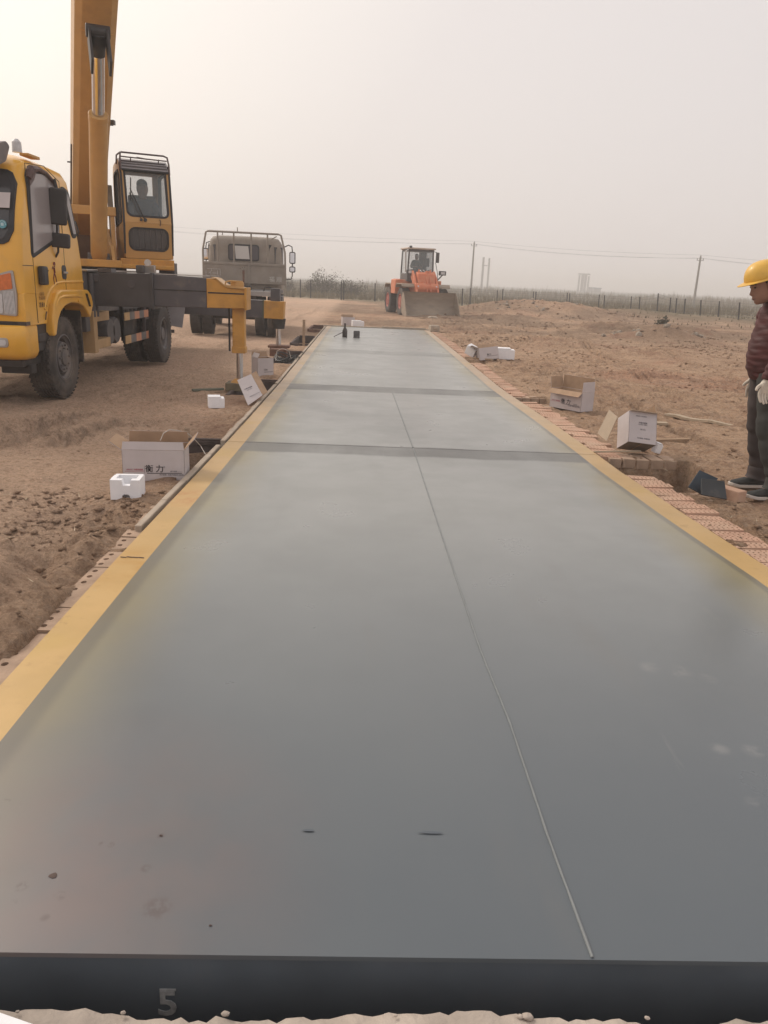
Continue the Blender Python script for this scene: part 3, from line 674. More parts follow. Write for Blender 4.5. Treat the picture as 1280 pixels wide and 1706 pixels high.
# ============================================================ truck crane
CR = Vector((-4.72, 9.47, -.11))
crane = thing('truck_crane', 'yellow truck crane with raised boom parked left of the weighbridge facing the viewer', 'truck crane', CR)
def C(): return MB(CR)
XS, XF = -3.58, -5.86                      # near and far cab sides
def wheel(parent, cx, cy, cz, r, w_, sgn, off, rimm=M_rim, nuts=10, deep=.10, tyre_m=M_tyre, lug=False):
    """wheel whose outer face looks along sgn*x; tyre is the part, rim its sub-part"""
    M = Matrix.Translation((cx, cy, cz)) @ Matrix.Scale(sgn, 4, (1, 0, 0))
    ri = r*.56; mb = MB(off); n = 48
    prof = [(ri, -w_/2), (ri+.02, -w_/2), (r*.82, -w_/2-.008), (r*.95, -w_/2+.012), (r, -w_/2+.035)]
    g = 5
    for k in range(g):
        a = -w_/2+.05+(w_-.10)*k/g; b = a+(w_-.10)/g
        prof += [(r, a+.004), (r, b-.010), (r-.012, b-.008), (r-.012, b-.001)]
    prof += [(r, w_/2-.035), (r*.955, w_/2-.010), (r*.90, w_/2-.002), (r*.885, w_/2-.006), (r*.82, w_/2+.006), (r*.66, w_/2+.002), (r*.64, w_/2-.004), (ri+.02, w_/2-.004), (ri, w_/2-.012), (ri, -w_/2)]
    mb.lathe(prof, M, n)
    for i in range(36 if lug else 44):
        t = 2*math.pi*i/(36 if lug else 44)
        for s_ in (-1, 1):
            M2 = M @ Matrix.Rotation(t+(.07 if s_ > 0 else 0), 4, 'X') @ Matrix.Translation((s_*w_*.34, 0, r-.002)) @ Matrix.Rotation(s_*(.6 if lug else .35), 4, 'Z')
            mb.box(-w_*.14, w_*.14, -.014, .014, -.012, .010 if lug else .005, M2)
    ty = mb.build('tyre', tyre_m, parent, smooth=30)
    mb = MB(off); hw = w_/2
    mb.lathe([(ri+.004, -hw*.8), (ri+.004, hw-.014), (ri-.016, hw-.008), (ri-.02, hw-.03), (ri-.045, hw-.05), (ri-.05, hw-deep), (r*.41, hw-deep-.03), (r*.38, hw-.05), (r*.365, hw-.022), (r*.23, hw-.018), (r*.22, hw-.05), (r*.20, hw-.055), (r*.19, hw-.004), (.03, hw+.004), (0, hw+.004)] if deep < .12 else [(ri+.004, -hw*.8), (ri+.004, hw-.014), (ri-.016, hw-.008), (ri-.02, hw-.03), (ri-.045, hw-.05), (ri-.06, hw-deep), (r*.25, hw-deep-.02), (r*.22, hw-.05), (r*.20, hw-.03), (0, hw-.03)], M, 40)
    for i in range(nuts):
        t = 2*math.pi*i/nuts; h0 = hw-.022 if deep < .12 else hw-deep-.02; q0 = M @ Vector((h0, r*.30*math.cos(t), r*.30*math.sin(t))); q1 = M @ Vector((h0+.022, r*.30*math.cos(t), r*.30*math.sin(t)))
        mb.cyl(q0, q1, .016, .014, 6)
    rim = mb.build('rim', rimm, ty, smooth=30)
    return ty
for s_ in (1, -1):
    xo = -3.56 if s_ > 0 else -5.88
    wheel(crane, xo-.14*s_, 9.47, .385, .485, .28, s_, CR)
# rear duals
for s_ in (1, -1):
    xo = -3.42 if s_ > 0 else -6.02
    wheel(crane, xo-.14*s_, 13.72, .385, .49, .27, s_, CR, deep=.16)
    wheel(crane, xo-.47*s_, 13.72, .385, .49, .27, s_, CR, deep=.16)
# --- cab shell: stacked rounded sections
def ring_xy(x0, x1, y0, y1, r0, r1, z, bow=0, n=7):
    pts = []
    for cx, cy_, a0, r in ((x1-r1, y1-r1, 0, r1), (x0+r1, y1-r1, 90, r1), (x0+r0, y0+r0, 180, r0), (x1-r0, y0+r0, 270, r0)):
        for i in range(n+1):
            t = R(a0+90*i/n); x = cx+r*math.cos(t); y = cy_+r*math.sin(t)
            pts.append((x, y, z))
    o_ = []
    for x, y, z in pts:
        if y < y0+r0*.6: y -= bow*(1-((x-(x0+x1)/2)/((x1-x0)/2))**2)
        o_.append((x, y, z))
    return o_
mb = C(); rs = []
for z, yf, yb, ins, r0, r1 in ((1.13, 8.50, 10.33, 0, .05, .04), (1.4, 8.50, 10.32, 0, .055, .05), (1.70, 8.53, 10.27, .0, .065, .07), (1.95, 8.60, 10.22, .005, .08, .09), (2.2, 8.70, 10.17, .012, .10, .11),
                              (2.38, 8.79, 10.13, .025, .12, .13), (2.47, 8.87, 10.07, .06, .16, .16), (2.52, 8.99, 9.95, .15, .24, .22), (2.565, 9.12, 9.8, .28, .25, .25), (2.585, 9.3, 9.6, .5, .2, .2)):
    rs.append(ring_xy(XF+ins, XS-ins, yf, yb, r0, r1, z, .05))
mb.rings(rs)
mb.prism(rpoly([(8.50, .80), (9.06, .80), (9.14, 1.0), (9.40, 1.14), (8.50, 1.14)], .02, 2), XF+.003, XS-.003, 'x')
cab = mb.build('cab', M_yel, crane, bevel=.012, smooth=40)
def side_xy(a, x=XS): return a
def sp(mbx, poly, x0, x1): mbx.prism(poly, x0, x1, 'x'); return mbx
# tilt of the side above z=1.7 is small; windows are laid a little proud
win = rpoly([(8.86, 2.37), (9.30, 2.41), (9.58, 2.33), (9.64, 2.2), (9.58, 1.75), (8.79, 1.52)], [.1, .2, .12, .05, .05, .05], 4)
rw = rpoly([(9.80, 2.30), (9.98, 2.26), (10.16, 1.80), (10.03, 1.78)], .05, 4)
for s_, xx in ((1, XS), (-1, XF)):
    e = lambda a, b: sorted((xx+s_*a, xx+s_*b))
    for poly in (win, rw):
        a = C(); a.prism(shrink(poly, -.028), *e(-.05, .004)); a.prism(shrink(poly, .0), *e(-.05, .009)); f_ = a.build('side_window', M_seal, cab)
        a = C(); a.prism(shrink(poly, .02), *e(-.05, .0125)); a.build('pane', M_glassp, f_)
# crumpled dark rain shield over the door window
a = C(); a.tube([(XS+.012, 8.84, 2.30), (XS+.02, 8.90, 2.395), (XS+.02, 9.08, 2.42), (XS+.02, 9.3, 2.40), (XS+.018, 9.52, 2.33), (XS+.014, 9.60, 2.22)], [.03, .045, .03, .024, .022, .016], 8)
a.prism(rpoly([(8.845, 2.40), (9.05, 2.40), (8.98, 2.31), (8.85, 2.22)], .03, 2), XS-.01, XS+.02, 'x'); a.build('rain_shield', mat('crumpled_brown_film', (.10, .055, .05), .5, var=.3, bump=.5, bscale=20), cab)
# door outline grooves (thin dark seams)
a = C()
for p0, p1 in (((8.80, .82), (8.80, 2.44)), ((9.70, 1.16), (9.72, 2.36)), ((8.80, 2.44), (9.3, 2.475)), ((9.3, 2.475), (9.72, 2.36)), ((8.53, 1.42), (8.79, 1.42))):
    a.beam((XS+.0005, *p0), (XS+.0005, *p1), .007, .004, up=(1, 0, 0))
a.build('door_seam', M_under, cab)
# door handle, cup
a = C(); a.prism(rpoly([(9.60, 1.28), (9.74, 1.28), (9.74, 1.44), (9.60, 1.44)], .05, 4), XS-.01, XS+.004, 'x'); hdl = a.build('door_handle', M_black, cab)
a = C(); a.cbox((XS+.016, 9.68, 1.355), (.02, .12, .025)); a.build('latch', M_alu, hdl, bevel=.005)
# lower door moulding lines
a = C(); a.tube([(XS-.006, 9.0, .96), (XS-.006, 9.08, 1.06), (XS-.006, 9.22, 1.17), (XS-.006, 9.4, 1.235), (XS-.006, 9.6, 1.25), (XS-.006, 10.28, 1.25)], .018, 8); a.build('body_moulding', M_yel, cab, smooth=60)
# red figure decal, door letters
a = C(); Md = frame_M((XS+.004, 9.36, 1.37), (0, 1, 0), (0, 0, 1))
for p0, p1, w_ in (((-.01, .07), (.01, .10), .03), ((-.035, .05), (.02, .045), .03), ((-.03, .05), (-.055, .02), .010), ((.02, .05), (.045, .085), .010), ((-.01, .04), (.0, -.02), .03), ((-.004, -.02), (-.035, -.08), .014), ((-.035, -.08), (-.02, -.155), .011), ((.0, -.02), (.035, -.07), .014), ((.035, -.07), (.055, -.135), .011), ((.055, -.135), (.035, -.15), .016), ((-.02, -.155), (-.045, -.155), .012)):
    a.beam(Md @ Vector((*p0, 0)), Md @ Vector((*p1, 0)), .002, w_, up=(1, 0, 0))
a.build('figure_decal', mat('decal_maroon', (.16, .03, .05), .5), cab)
a = C()
for p0, p1, w_ in (((-.01, -.01), (.03, .012), .006), ((.0, .012), (.035, -.012), .005), ((-.02, -.02), (.05, .03), .004), ((.02, -.015), (.06, .03), .005)):
    o_ = Vector((XS+.004, 9.13, 1.35)); a.beam(o_+Vector((0, *p0)), o_+Vector((0, *p1)), .002, w_*2, up=(1, 0, 0))
a.build('script_decal', M_ink, cab)
a = C(); text_mesh(a, '准乘3人', .062, frame_M((XS+.003, 8.97, 1.005), (0, 1, 0), (0, 0, 1)), .002)
a.build('door_lettering', mat('lettering_brown', (.16, .085, .02), .6), cab)
a = C(); text_mesh(a, '总质量\n整备质量', .044, frame_M((XS+.003, 8.96, 1.10), (0, 1, 0), (0, 0, 1)), .002); a.build('door_lettering', mat('faded_lettering', (.36, .19, .04), .6), cab)
# pull hook on the lower door
a = C(); a.tube([(XS+.006, 9.05, .93), (XS+.01, 9.01, .90), (XS+.01, 8.995, .86), (XS+.006, 9.0, .845)], .006, 6); a.build('hook', M_black, cab)
# windscreen, visor, wipers
yw = lambda z: lerp(z, [1.70, 1.95, 2.2, 2.36], [8.53, 8.60, 8.70, 8.79])
def front_patch(mbx, x0, x1, z0, z1, r, d, th=.03, n=4):
    """curved pane following the bowed cab front, cut from a fine grid of strips"""
    def yy(x, z): return yw(z)-.05*(1-((x-(XF+XS)/2)/((XS-XF)/2))**2)-.012
    NX = 40; K = 10; cols = []
    for i in range(NX+1):
        x = x0+(x1-x0)*i/NX; e = min(x-x0, x1-x); dz = 0 if e >= r else r-math.sqrt(max(0, r*r-(r-e)**2))
        cols.append([(x, yy(x, z)-d, z) for z in [z0+dz+(z1-z0-2*dz)*k/K for k in range(K+1)]])
    cols2 = [[(x, y+th+d, z) for x, y, z in c_] for c_ in cols]
    mbx.rings([c_+c2[::-1] for c_, c2 in zip(cols, cols2)])
a = C(); front_patch(a, XF+.10, XS-.06, 1.62, 2.37, .14, .006); ws = a.build('windscreen', M_seal, cab)
a = C(); front_patch(a, XF+.145, XS-.105, 1.665, 2.325, .11, .010); a.build('pane', M_glass, ws)
# papers and a sticker behind / on the screen
a = C()
q = aty(14, 335, 8.66); a.cbox((q.x-.16, yw(q.z)-.062, q.z), (.42, .004, .16), rx=R(-20)); a.build('paper_notice', M_cardw, ws)
a = C(); q = aty(11, 375, 8.6); 
a.cyl((q.x, yw(q.z)-.055, q.z), (q.x, yw(q.z)-.064, q.z+.001), .042, n=24); st = a.build('round_sticker', mat('sticker_teal', (.08, .28, .34), .4), ws)
a = C(); a.lathe([(.030, 0), (.036, 0), (.036, .003), (.030, .003), (.030, 0)], Matrix.Translation((q.x, yw(q.z)-.065, q.z)) @ Matrix.Rotation(math.pi/2, 4, 'Z'), 24); a.cbox((q.x, yw(q.z)-.066, q.z), (.03, .002, .03)); a.build('sticker_mark', mat('sticker_pale', (.4, .55, .6), .5), st)
a = C(); a.prism(rpoly([(8.50, 2.36), (8.74, 2.44), (8.86, 2.60), (8.78, 2.64), (8.52, 2.57)], .03, 3), XF+.05, XS-.16, 'x'); a.build('sun_visor', mat('visor_grey', (.14, .12, .12), .5, var=.1, dust=DUST, dust_amt=.3), cab, bevel=.01)
a = C(); a.cyl((-3.72, 8.98, 2.56), (-3.72, 8.98, 2.66), .05, .045, 16); a.cyl((-3.72, 8.98, 2.66), (-3.72, 8.98, 2.69), .045, .02, 16); a.build('roof_beacon', M_lampw, cab)
a = C(); a.cbox((-3.70, 9.25, 2.56), (.1, .3, .03)); a.build('roof_bracket', M_yel2, cab, bevel=.006)
# front panel seams, headlight, bumper
a = C(); a.box(XF+.03, XS-.002, 8.492, 8.60, .805, .845); a.build('bumper_gap', M_under, cab)
hl = rpoly([(-4.16, .93), (-3.66, .90), (-3.645, 1.12), (-3.665, 1.37), (-3.80, 1.33), (-4.16, 1.12)], .025, 3)
def mirx(p): return [(-9.44-x, z) for x, z in p]
for fl_ in (0, 1):
    T = (lambda p: mirx(p)) if fl_ else (lambda p: p)
    a = C(); a.prism(T(hl), 8.468, 8.56, 'y'); h_ = a.build('headlight', M_alu, cab, bevel=.004)
    a = C(); a.prism(T(rpoly([(-4.13, .95), (-3.80, .925), (-3.79, 1.13), (-4.13, 1.08)], .02, 3)), 8.460, 8.50, 'y')
    for xx in (-4.05, -3.90): 
        x_ = -9.44-xx if fl_ else xx
        a.cyl((x_, 8.448, 1.03), (x_, 8.49, 1.03), .055, .06, 20); a.cyl((x_, 8.440, 1.03), (x_, 8.449, 1.03), .025, .035, 14)
    a.build('lamp_cluster', M_lampw, h_)
    a = C()
    for k in range(8): 
        xx = -3.775+.014*k; x_ = -9.44-xx if fl_ else xx; a.box(x_-.005, x_+.005, 8.456, 8.47, .925, 1.16)
    a.build('lens_rib', M_lampw, h_)
    a = C(); a.prism(T(rpoly([(-4.12, 1.11), (-3.68, 1.18), (-3.685, 1.34), (-3.80, 1.31), (-4.12, 1.125)], .015, 3)), 8.459, 8.50, 'y'); a.build('indicator_lens', M_lampo, h_)
mb = C(); rs = []
for z, yf, ins in ((.44, 8.50, .05), (.47, 8.44, .02), (.52, 8.40, .0), (.70, 8.39, 0), (.78, 8.41, .0), (.805, 8.44, .01)):
    rs.append(ring_xy(XF+.01+ins, XS-.005-ins, yf, 8.78, .09, .01, z, .05))
mb.rings(rs); bmp = mb.build('bumper', M_yel, crane, smooth=40)
for x_ in (-3.84, -5.60):
    a = C(); a.prism(rrect(x_-.10, x_+.10, .58, .68, .03, 3), 8.375, 8.42, 'y'); f_ = a.build('fog_lamp', M_alu, bmp, bevel=.004)
    a = C(); a.prism(rrect(x_-.08, x_+.08, .60, .66, .02, 3), 8.368, 8.40, 'y'); a.build('lens', M_lampw, f_)
a = C(); a.box(-5.9+.2, -3.66, 8.5, 9.0, .36, .44); a.box(-3.95, -3.62, 8.62, 8.75, .28, .38); a.build('tow_beam', M_under, crane, bevel=.01)
a = C(); a.box(XF+.06, XS-.03, 8.80, 9.16, .50, .80); a.box(XS-.1, XS-.01, 8.82, 9.13, .60, .70); a.build('step_box', M_black, crane, bevel=.015)
# fenders
fo = [(9.07, .66), (9.10, .86), (9.17, 1.02), (9.28, 1.13), (9.42, 1.165), (10.30, 1.155), (10.42, 1.09), (10.47, .97), (10.33, .80), (10.22, .90), (10.10, .965), (9.92, 1.0), (9.70, 1.01), (9.50, .98), (9.35, .92), (9.24, .82), (9.16, .66)]
for s_ in (1, -1):
    xa, xb = (-3.86, -3.525) if s_ > 0 else (-5.915, -5.58)
    a = C(); a.prism(rpoly(fo, .025, 2), xa, xb, 'x'); fd = a.build('fender', M_yel, crane, bevel=.022, seg=3, smooth=50)
    a = C(); xo = xb if s_ > 0 else xa
    a.tube([(xo-.004*s_, 9.20, .98), (xo-.004*s_, 9.30, 1.065), (xo-.004*s_, 9.46, 1.09), (xo-.004*s_, 9.9, 1.09), (xo-.004*s_, 10.12, 1.06)], [.006, .016, .02, .02, .006], 8); a.build('fender_ridge', M_yel, fd, smooth=70)
    a = C(); a.cyl((xo-.02*s_, 9.93, 1.035), (xo+.012*s_, 9.93, 1.035), .03, .024, 16); a.build('fender_cap', M_yel, fd, bevel=.004)
    a = C(); a.beam((xo+.001*s_, 10.19, 1.11), (xo+.001*s_, 10.29, .95), .004, .055, up=(1, 0, 0)); a.build('fender_slot', M_under, fd)
# wheel house and mud flap behind the front wheel
a = C(); a.box(-5.7, -3.80, 9.0, 10.3, .9, 1.12); a.box(-3.84, -3.62, 10.22, 10.26, .25, .9); a.box(-5.82, -5.6, 10.22, 10.26, .25, .9); a.build('wheel_house', M_under, crane)
# mirrors
mq = lambda u, v, y=9.45: aty(u, v, y)
a = C(); a.tube([(XS+.02, 9.60, 2.27), mq(91, 300), mq(92, 312), mq(95, 376), mq(95, 390)], .013, 8); a.tube([mq(97, 412), mq(97, 420), mq(93, 428), mq(86, 429), mq(70, 431, 9.2), mq(64, 436, 9.1), (XS+.03, 8.98, 1.37)], .013, 8); marm = a.build('mirror_arm', M_black, cab)
a = C(); a.cbox((XS+.04, 8.95, 1.32), (.07, .14, .20)); a.build('mirror_foot', M_black, cab, bevel=.02)
def mirror(u0, u1, v0, v1, y, d=.07, nm='mirror'):
    p0 = aty(u0, v0, y); p1 = aty(u1, v1, y); w_, h = abs(p1.x-p0.x), abs(p1.z-p0.z); c_ = (p0+p1)/2
    a = C(); M = Matrix.Translation((c_.x, y, c_.z)) @ Matrix.Rotation(R(4), 4, 'Y') @ Matrix.Rotation(R(8), 4, 'Z')
    a.prism(rrect(-w_/2, w_/2, -h/2, h/2, min(w_, h)*.16, 4), -d/2, d/2, 'y', M); o = a.build(nm, M_black, cab, bevel=.018, seg=3)
    a = C(); a.prism(rrect(-w_/2+.015, w_/2-.015, -h/2+.015, h/2-.015, .02, 3), d/2, d/2+.004, 'y', M); a.build('mirror_glass', M_mirror, o)
mirror(80, 113, 313, 376, 9.40); mirror(81, 117, 388, 414, 9.40)
# --- chassis
a = C(); a.box(-5.1, -4.95, 8.6, 17.3, .62, .86); a.build('chassis_rail', M_under, crane, bevel=.01)
a = C(); a.box(-4.45, -4.3, 8.6, 17.3, .62, .86); a.build('chassis_rail', M_under, crane, bevel=.01)
a = C(); a.cyl((-5.9, 9.47, .385), (-3.6, 9.47, .385), .06, n=12); a.build('axle', M_under, crane)
a = C(); a.cyl((-5.9, 13.72, .385), (-3.6, 13.72, .385), .08, n=12); a.cyl((-4.72, 13.5, .40), (-4.72, 13.95, .40), .2, n=16); a.build('axle', M_under, crane)
a = C(); a.prism([(10.42, .84), (17.4, .80), (17.4, 1.28), (15.2, 1.34), (10.42, 1.375)], -5.78, -3.66, 'x'); dk = a.build('carrier_deck', M_dark, crane, bevel=.012)
a = C(); a.box(-5.8, -3.55, 10.38, 12.9, 1.378, 1.402); a.build('deck_top_plate', M_alu, crane, bevel=.003)
a = C(); a.box(-5.86, -3.60, 10.36, 10.52, .62, 1.38); a.build('front_crossmember', M_dark, crane, bevel=.01)
for yy in (10.62, 10.75):
    a = C(); a.cyl((-3.60, yy, .80), (-3.60, yy, 1.36), .045, n=14); a.build('pipe_stack', M_dark, crane)
a = C(); a.cbox((-3.58, 10.78, 1.30), (.16, .26, .1)); a.build('valve_box', M_beam, crane, bevel=.01)
# steps and battery box
a = C(); 
for z0, z1 in ((.735, .86), (.375, .50)): a.box(-3.78, -3.57, 10.60, 11.22, z0, z1)
a.box(-3.78, -3.568, 10.56, 10.70, .33, .88); a.build('access_step', M_guard_y, crane, bevel=.006)
for k in range(3):
    a = C(); a.cyl((-3.72-.02*k, 10.85+.12*k, .40), (-3.72-.02*k, 10.85+.12*k, .76), .05, n=14); a.build('hydraulic_canister', M_dark, crane)
for k in range(2):
    a = C(); a.lathe([(.0, 0), (.17, 0), (.19, .03), (.19, .55), (.17, .58), (0, .58)], Matrix.Translation((-4.2, 11.42+.28*k, .56)), 20); a.build('air_tank', M_dark, crane)
# striped side guard
def guard(y0, y1, z0, z1, n_=5):
    g_ = C(); g_.box(-3.60, -3.585, y0, y1, z0+.01, z1-.01); g_.box(-3.66, -3.62, y0+.05, y0+.09, .38, 1.0); g_.box(-3.66, -3.62, y1-.1, y1-.06, .38, 1.0); go = g_.build('side_guard', M_beam, crane)
    ms = [M_guard_y, M_guard_k, M_stripe_r]
    seq = [0, 1, 2, 1, 2, 1]
    for k in range(n_):
        a = C(); a.box(-3.585, -3.575, y0+(y1-y0)*k/n_, y0+(y1-y0)*(k+1)/n_-.002, z0, z1); a.build('stripe', ms[seq[k]], go)
guard(11.95, 13.62-.35, .685, .80); guard(11.95, 13.72-.35, .34, .46)
a = C()
for p0, p1 in (((13.1, .42), (13.1, 1.0)), ((13.42, .42), (13.42, 1.0)), ((13.1, .66), (13.42, .66)), ((13.1, .42), (13.42, .42))): a.beam((-3.60, *p0), (-3.60, *p1), .03)
a.build('guard_ladder', M_beam, crane)
for k, (zz, rr_) in enumerate(((.66, .12), (.52, .10), (.60, .11))):
    a = C(); a.lathe([(rr_*.9, -.06), (rr_, -.03), (rr_, .03), (rr_*.9, .06), (rr_*.6, .06), (rr_*.6, -.06), (rr_*.9, -.06)], Matrix.Translation((-3.78-.03*k, 12.1+.2*k, zz)), 20); a.build('hose_reel', M_dark, crane)
a = C(); a.box(-4.25, -3.72, 11.95, 13.1, .42, .84); a.build('tool_box', M_under, crane, bevel=.02)
a = C()
for k in range(5): a.cyl((-3.69, 12.02+.22*k, .80), (-3.69, 12.02+.22*k, 1.0), .03, n=10)
a.build('hose_stub', M_dark, crane)
a = C(); a.cbox((-3.62, 15.3, .62), (.34, .02, .42), rx=R(-8), ry=R(8)); a.build('mudflap', M_slab, crane, bevel=.004)
a = C(); a.box(-3.86, -3.80, 15.1, 15.2, .3, .85); a.box(-3.86, -3.6, 15.1, 15.14, .3, .36); a.build('rear_step', M_beam, crane)
# --- front outrigger beam (near the viewer)
YB = 10.86
bq = lambda u, v: aty(u, v, YB-.17)
a = C(); a.prism([(-3.62, .94), (-2.80, .95), (-2.80, 1.385), (-3.62, 1.365)], YB-.20, YB+.22, 'y'); hs = a.build('outrigger_housing', M_dark, crane, bevel=.008)
a = C(); a.box(-2.83, -2.79, YB-.215, YB+.235, .93, 1.395); a.build('housing_collar', M_dark, hs, bevel=.006)
a = C(); a.cbox((-3.42, YB-.1, 1.40), (.18, .2, .05)); a.cyl((-3.08, YB-.205, 1.24), (-3.08, YB-.20, 1.24), .05, n=18); a.build('housing_fitting', M_beam, hs, bevel=.008)
bm_poly = [(-2.80, .965), (-2.10, .975), (-2.10, 1.355), (-2.80, 1.375)]
a = C(); a.prism(bm_poly, YB-.17, YB+.18, 'y'); b_ = a.build('outrigger_beam', M_beam, crane, bevel=.008)
a = C(); a.box(-2.80, -2.10, YB-.176, YB-.168, 1.18, 1.192); a.build('beam_seam', M_under, b_)
a = C(); a.box(-2.86, -2.12, YB-.15, YB+.16, 1.378, 1.388); a.build('beam_top', M_alu, b_)
a = C(); a.prism([(-2.10, .975), (-1.60, .985), (-1.60, 1.235), (-1.82, 1.245), (-1.86, 1.265), (-1.97, 1.35), (-2.10, 1.355)], YB-.173, YB+.183, 'y'); be = a.build('beam_end', M_yel2, crane, bevel=.008)
a = C(); a.box(-2.08, -1.60, YB-.178, YB-.172, 1.165, 1.182); a.build('beam_end_seam', M_under, be)
a = C(); a.box(-1.60, -1.568, YB-.19, YB+.20, .965, 1.255); a.build('end_flange', M_yel2, be, bevel=.004)
a = C(); a.prism([(-1.87, 1.27), (-1.97, 1.35), (-2.03, 1.365), (-2.03, 1.375), (-1.965, 1.362), (-1.86, 1.285), (-1.60, 1.25), (-1.60, 1.236), (-1.82, 1.246)], YB-.19, YB+.20, 'y'); a.build('top_lip', M_boom, be)
a = C(); a.cyl((-1.72, YB, 1.20), (-1.72, YB, 1.325), .09, n=24); a.cyl((-1.72, YB, 1.325), (-1.72, YB, 1.34), .075, n=24)
a.tube([(-1.86, YB-.14, 1.25), (-1.85, YB-.14, 1.32), (-1.79, YB-.12, 1.335), (-1.72, YB-.10, 1.33)], .012, 8); a.build('jack_cap', M_boom, be, bevel=.005)
a = C(); a.cbox((-1.70, YB, .70), (.165, .165, .62)); jk = a.build('jack_leg', M_yel2, crane, bevel=.012)
a = C(); a.cbox((-1.70, YB, .43), (.185, .185, .09)); a.build('jack_collar', M_yel2, jk, bevel=.01)
a = C(); a.cyl((-1.70, YB, .02), (-1.70, YB, .42), .045, n=20); a.build('jack_rod', M_chrome, jk)
a = C(); a.cyl((-1.84, YB+.03, .40), (-1.84, YB+.03, .98), .014, n=10); a.build('hose_guard', M_black, jk)
a = C(); a.cyl((-1.70, YB, -.02), (-1.70, YB, .03), .13, .07, 20); a.build('foot_plate', M_yel2, jk)
# far-side outriggers (other side of the truck)
for yb_, z0, z1 in ((YB, .96, 1.37), (17.15, .55, .92)):
    a = C(); a.prism([(-7.9, z0), (-5.8, z0), (-5.8, z1), (-7.9, z1)], yb_-.17, yb_+.18, 'y'); b_ = a.build('outrigger_beam', M_beam, crane, bevel=.008)
    a = C(); a.cyl((-7.75, yb_, -.02), (-7.75, yb_, z0), .06, n=16); a.cyl((-7.75, yb_, -.02), (-7.75, yb_, .03), .15, .08, 18); a.build('jack_leg', M_yel2, b_)
# --- rear outrigger
Y2_ = 17.15
a = C(); a.prism([(-5.85, .58), (-2.14, .545), (-2.14, .91), (-5.85, .93)], Y2_-.17, Y2_+.17, 'y'); a.build('outrigger_beam', M_beam, crane, bevel=.008)
a = C(); a.prism([(-2.14, .545), (-1.72, .535), (-1.70, .90), (-2.14, .905)], Y2_-.174, Y2_+.174, 'y'); be = a.build('beam_end', M_yel2, crane, bevel=.008)
a = C(); a.box(-2.16, -2.13, Y2_-.18, Y2_+.18, .54, .915); a.build('beam_band', mat('green_band', (.09, .10, .06), .6), be)
a = C(); a.cyl((-1.84, Y2_, .33), (-1.84, Y2_, .54), .13, .16, 16); jk = a.build('jack_leg', M_under, be)
a = C(); a.cyl((-1.84, Y2_, -.02), (-1.84, Y2_, .36), .055, n=18); a.build('jack_rod', M_chrome, be)
a = C(); a.cbox((-1.90, Y2_, 1.02), (.2, .2, .28)); a.build('control_box', M_beam, be, bevel=.01)
# --- superstructure
TC = Vector((-4.55, 13.3, 0)); AZ = R(21.8)   # boom swings towards the viewer and to the right
bd = Vector((math.sin(AZ), -math.cos(AZ), 0)); bl = Vector((math.cos(AZ), math.sin(AZ), 0))   # forward, and rightwards in the picture
def T_(f, s_, z): return TC + bd*f + bl*s_ + Vector((0, 0, z))
MT = Matrix((bl, -bd, Vector((0, 0, 1)))).transposed().to_4x4(); MT.translation = TC    # local x = right, y = back
a = C(); a.cyl(TC+Vector((0, 0, 1.30)), TC+Vector((0, 0, 1.44)), .62, n=40); a.build('slewing_ring', M_under, crane)
a = C(); a.box(-.62, 1.25, -1.0, 1.5, 1.44, 1.50, MT); pf = a.build('turntable_plate', M_yel2, crane, bevel=.01)
a = C(); a.box(-.60, .46, -1.03, -.95, 1.44, 1.55, MT); a.box(.46, 1.27, -.88, .5, 1.43, 1.59, MT); a.build('platform_front', M_yel2, crane, bevel=.012)
for sx in (-.45, .33):
    a = C(); a.prism([(-.95, 1.5), (1.75, 1.5), (1.95, 2.5), (1.55, 2.95), (1.2, 2.85), (.2, 2.05), (-.75, 1.75)], sx, sx+.05, 'x', MT); a.build('turret_side_plate', M_boom, crane, bevel=.005)
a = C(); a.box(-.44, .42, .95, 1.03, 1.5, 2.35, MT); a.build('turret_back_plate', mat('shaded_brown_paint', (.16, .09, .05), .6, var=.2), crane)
a = C(); a.box(-.50, .44, -.72, -.62, 2.20, 2.33, MT); a.box(.36, .42, -.70, -.60, 1.5, 2.2, MT); a.box(-.5, -.44, -.70, -.60, 1.5, 2.2, MT); a.build('turret_cross_frame', M_boom, crane, bevel=.008)
for k in range(4):
    sx = -.34+.06*k; a = C(); a.tube([T_(.3, sx, 1.52), T_(.42, sx-.03, 1.75), T_(.5, sx+.05, 1.95), T_(.35, sx+.02, 2.1), T_(.1, sx, 2.05)], .014, 6); a.build('hydraulic_hose', M_hose if k % 2 else M_cable, crane)
for sx, a0 in ((.18, .2), (.24, .35)):
    a = C(); a.tube([T_(.5, sx, 1.52), T_(.62, sx+.02, 1.7), T_(.6, sx-.02, 1.95), T_(.3, sx, 2.1)], .013, 6); a.build('hydraulic_hose', M_hose, crane)
a = C(); a.prism([(-.2, 1.5), (.1, 1.5), (.25, 2.7), (.12, 2.72)], .40, .47, 'x', MT); a.build('hinge_plate', M_olive, crane, bevel=.01)
a = C(); a.box(-.55, .55, 1.4, 2.2, 1.45, 2.1, MT); a.build('counterweight', M_yel2, crane, bevel=.03)
a = C(); a.cyl(MT @ Vector((-.4, 1.25, 1.95)), MT @ Vector((.36, 1.25, 1.95)), .22, n=24); a.build('winch_drum', M_under, crane)
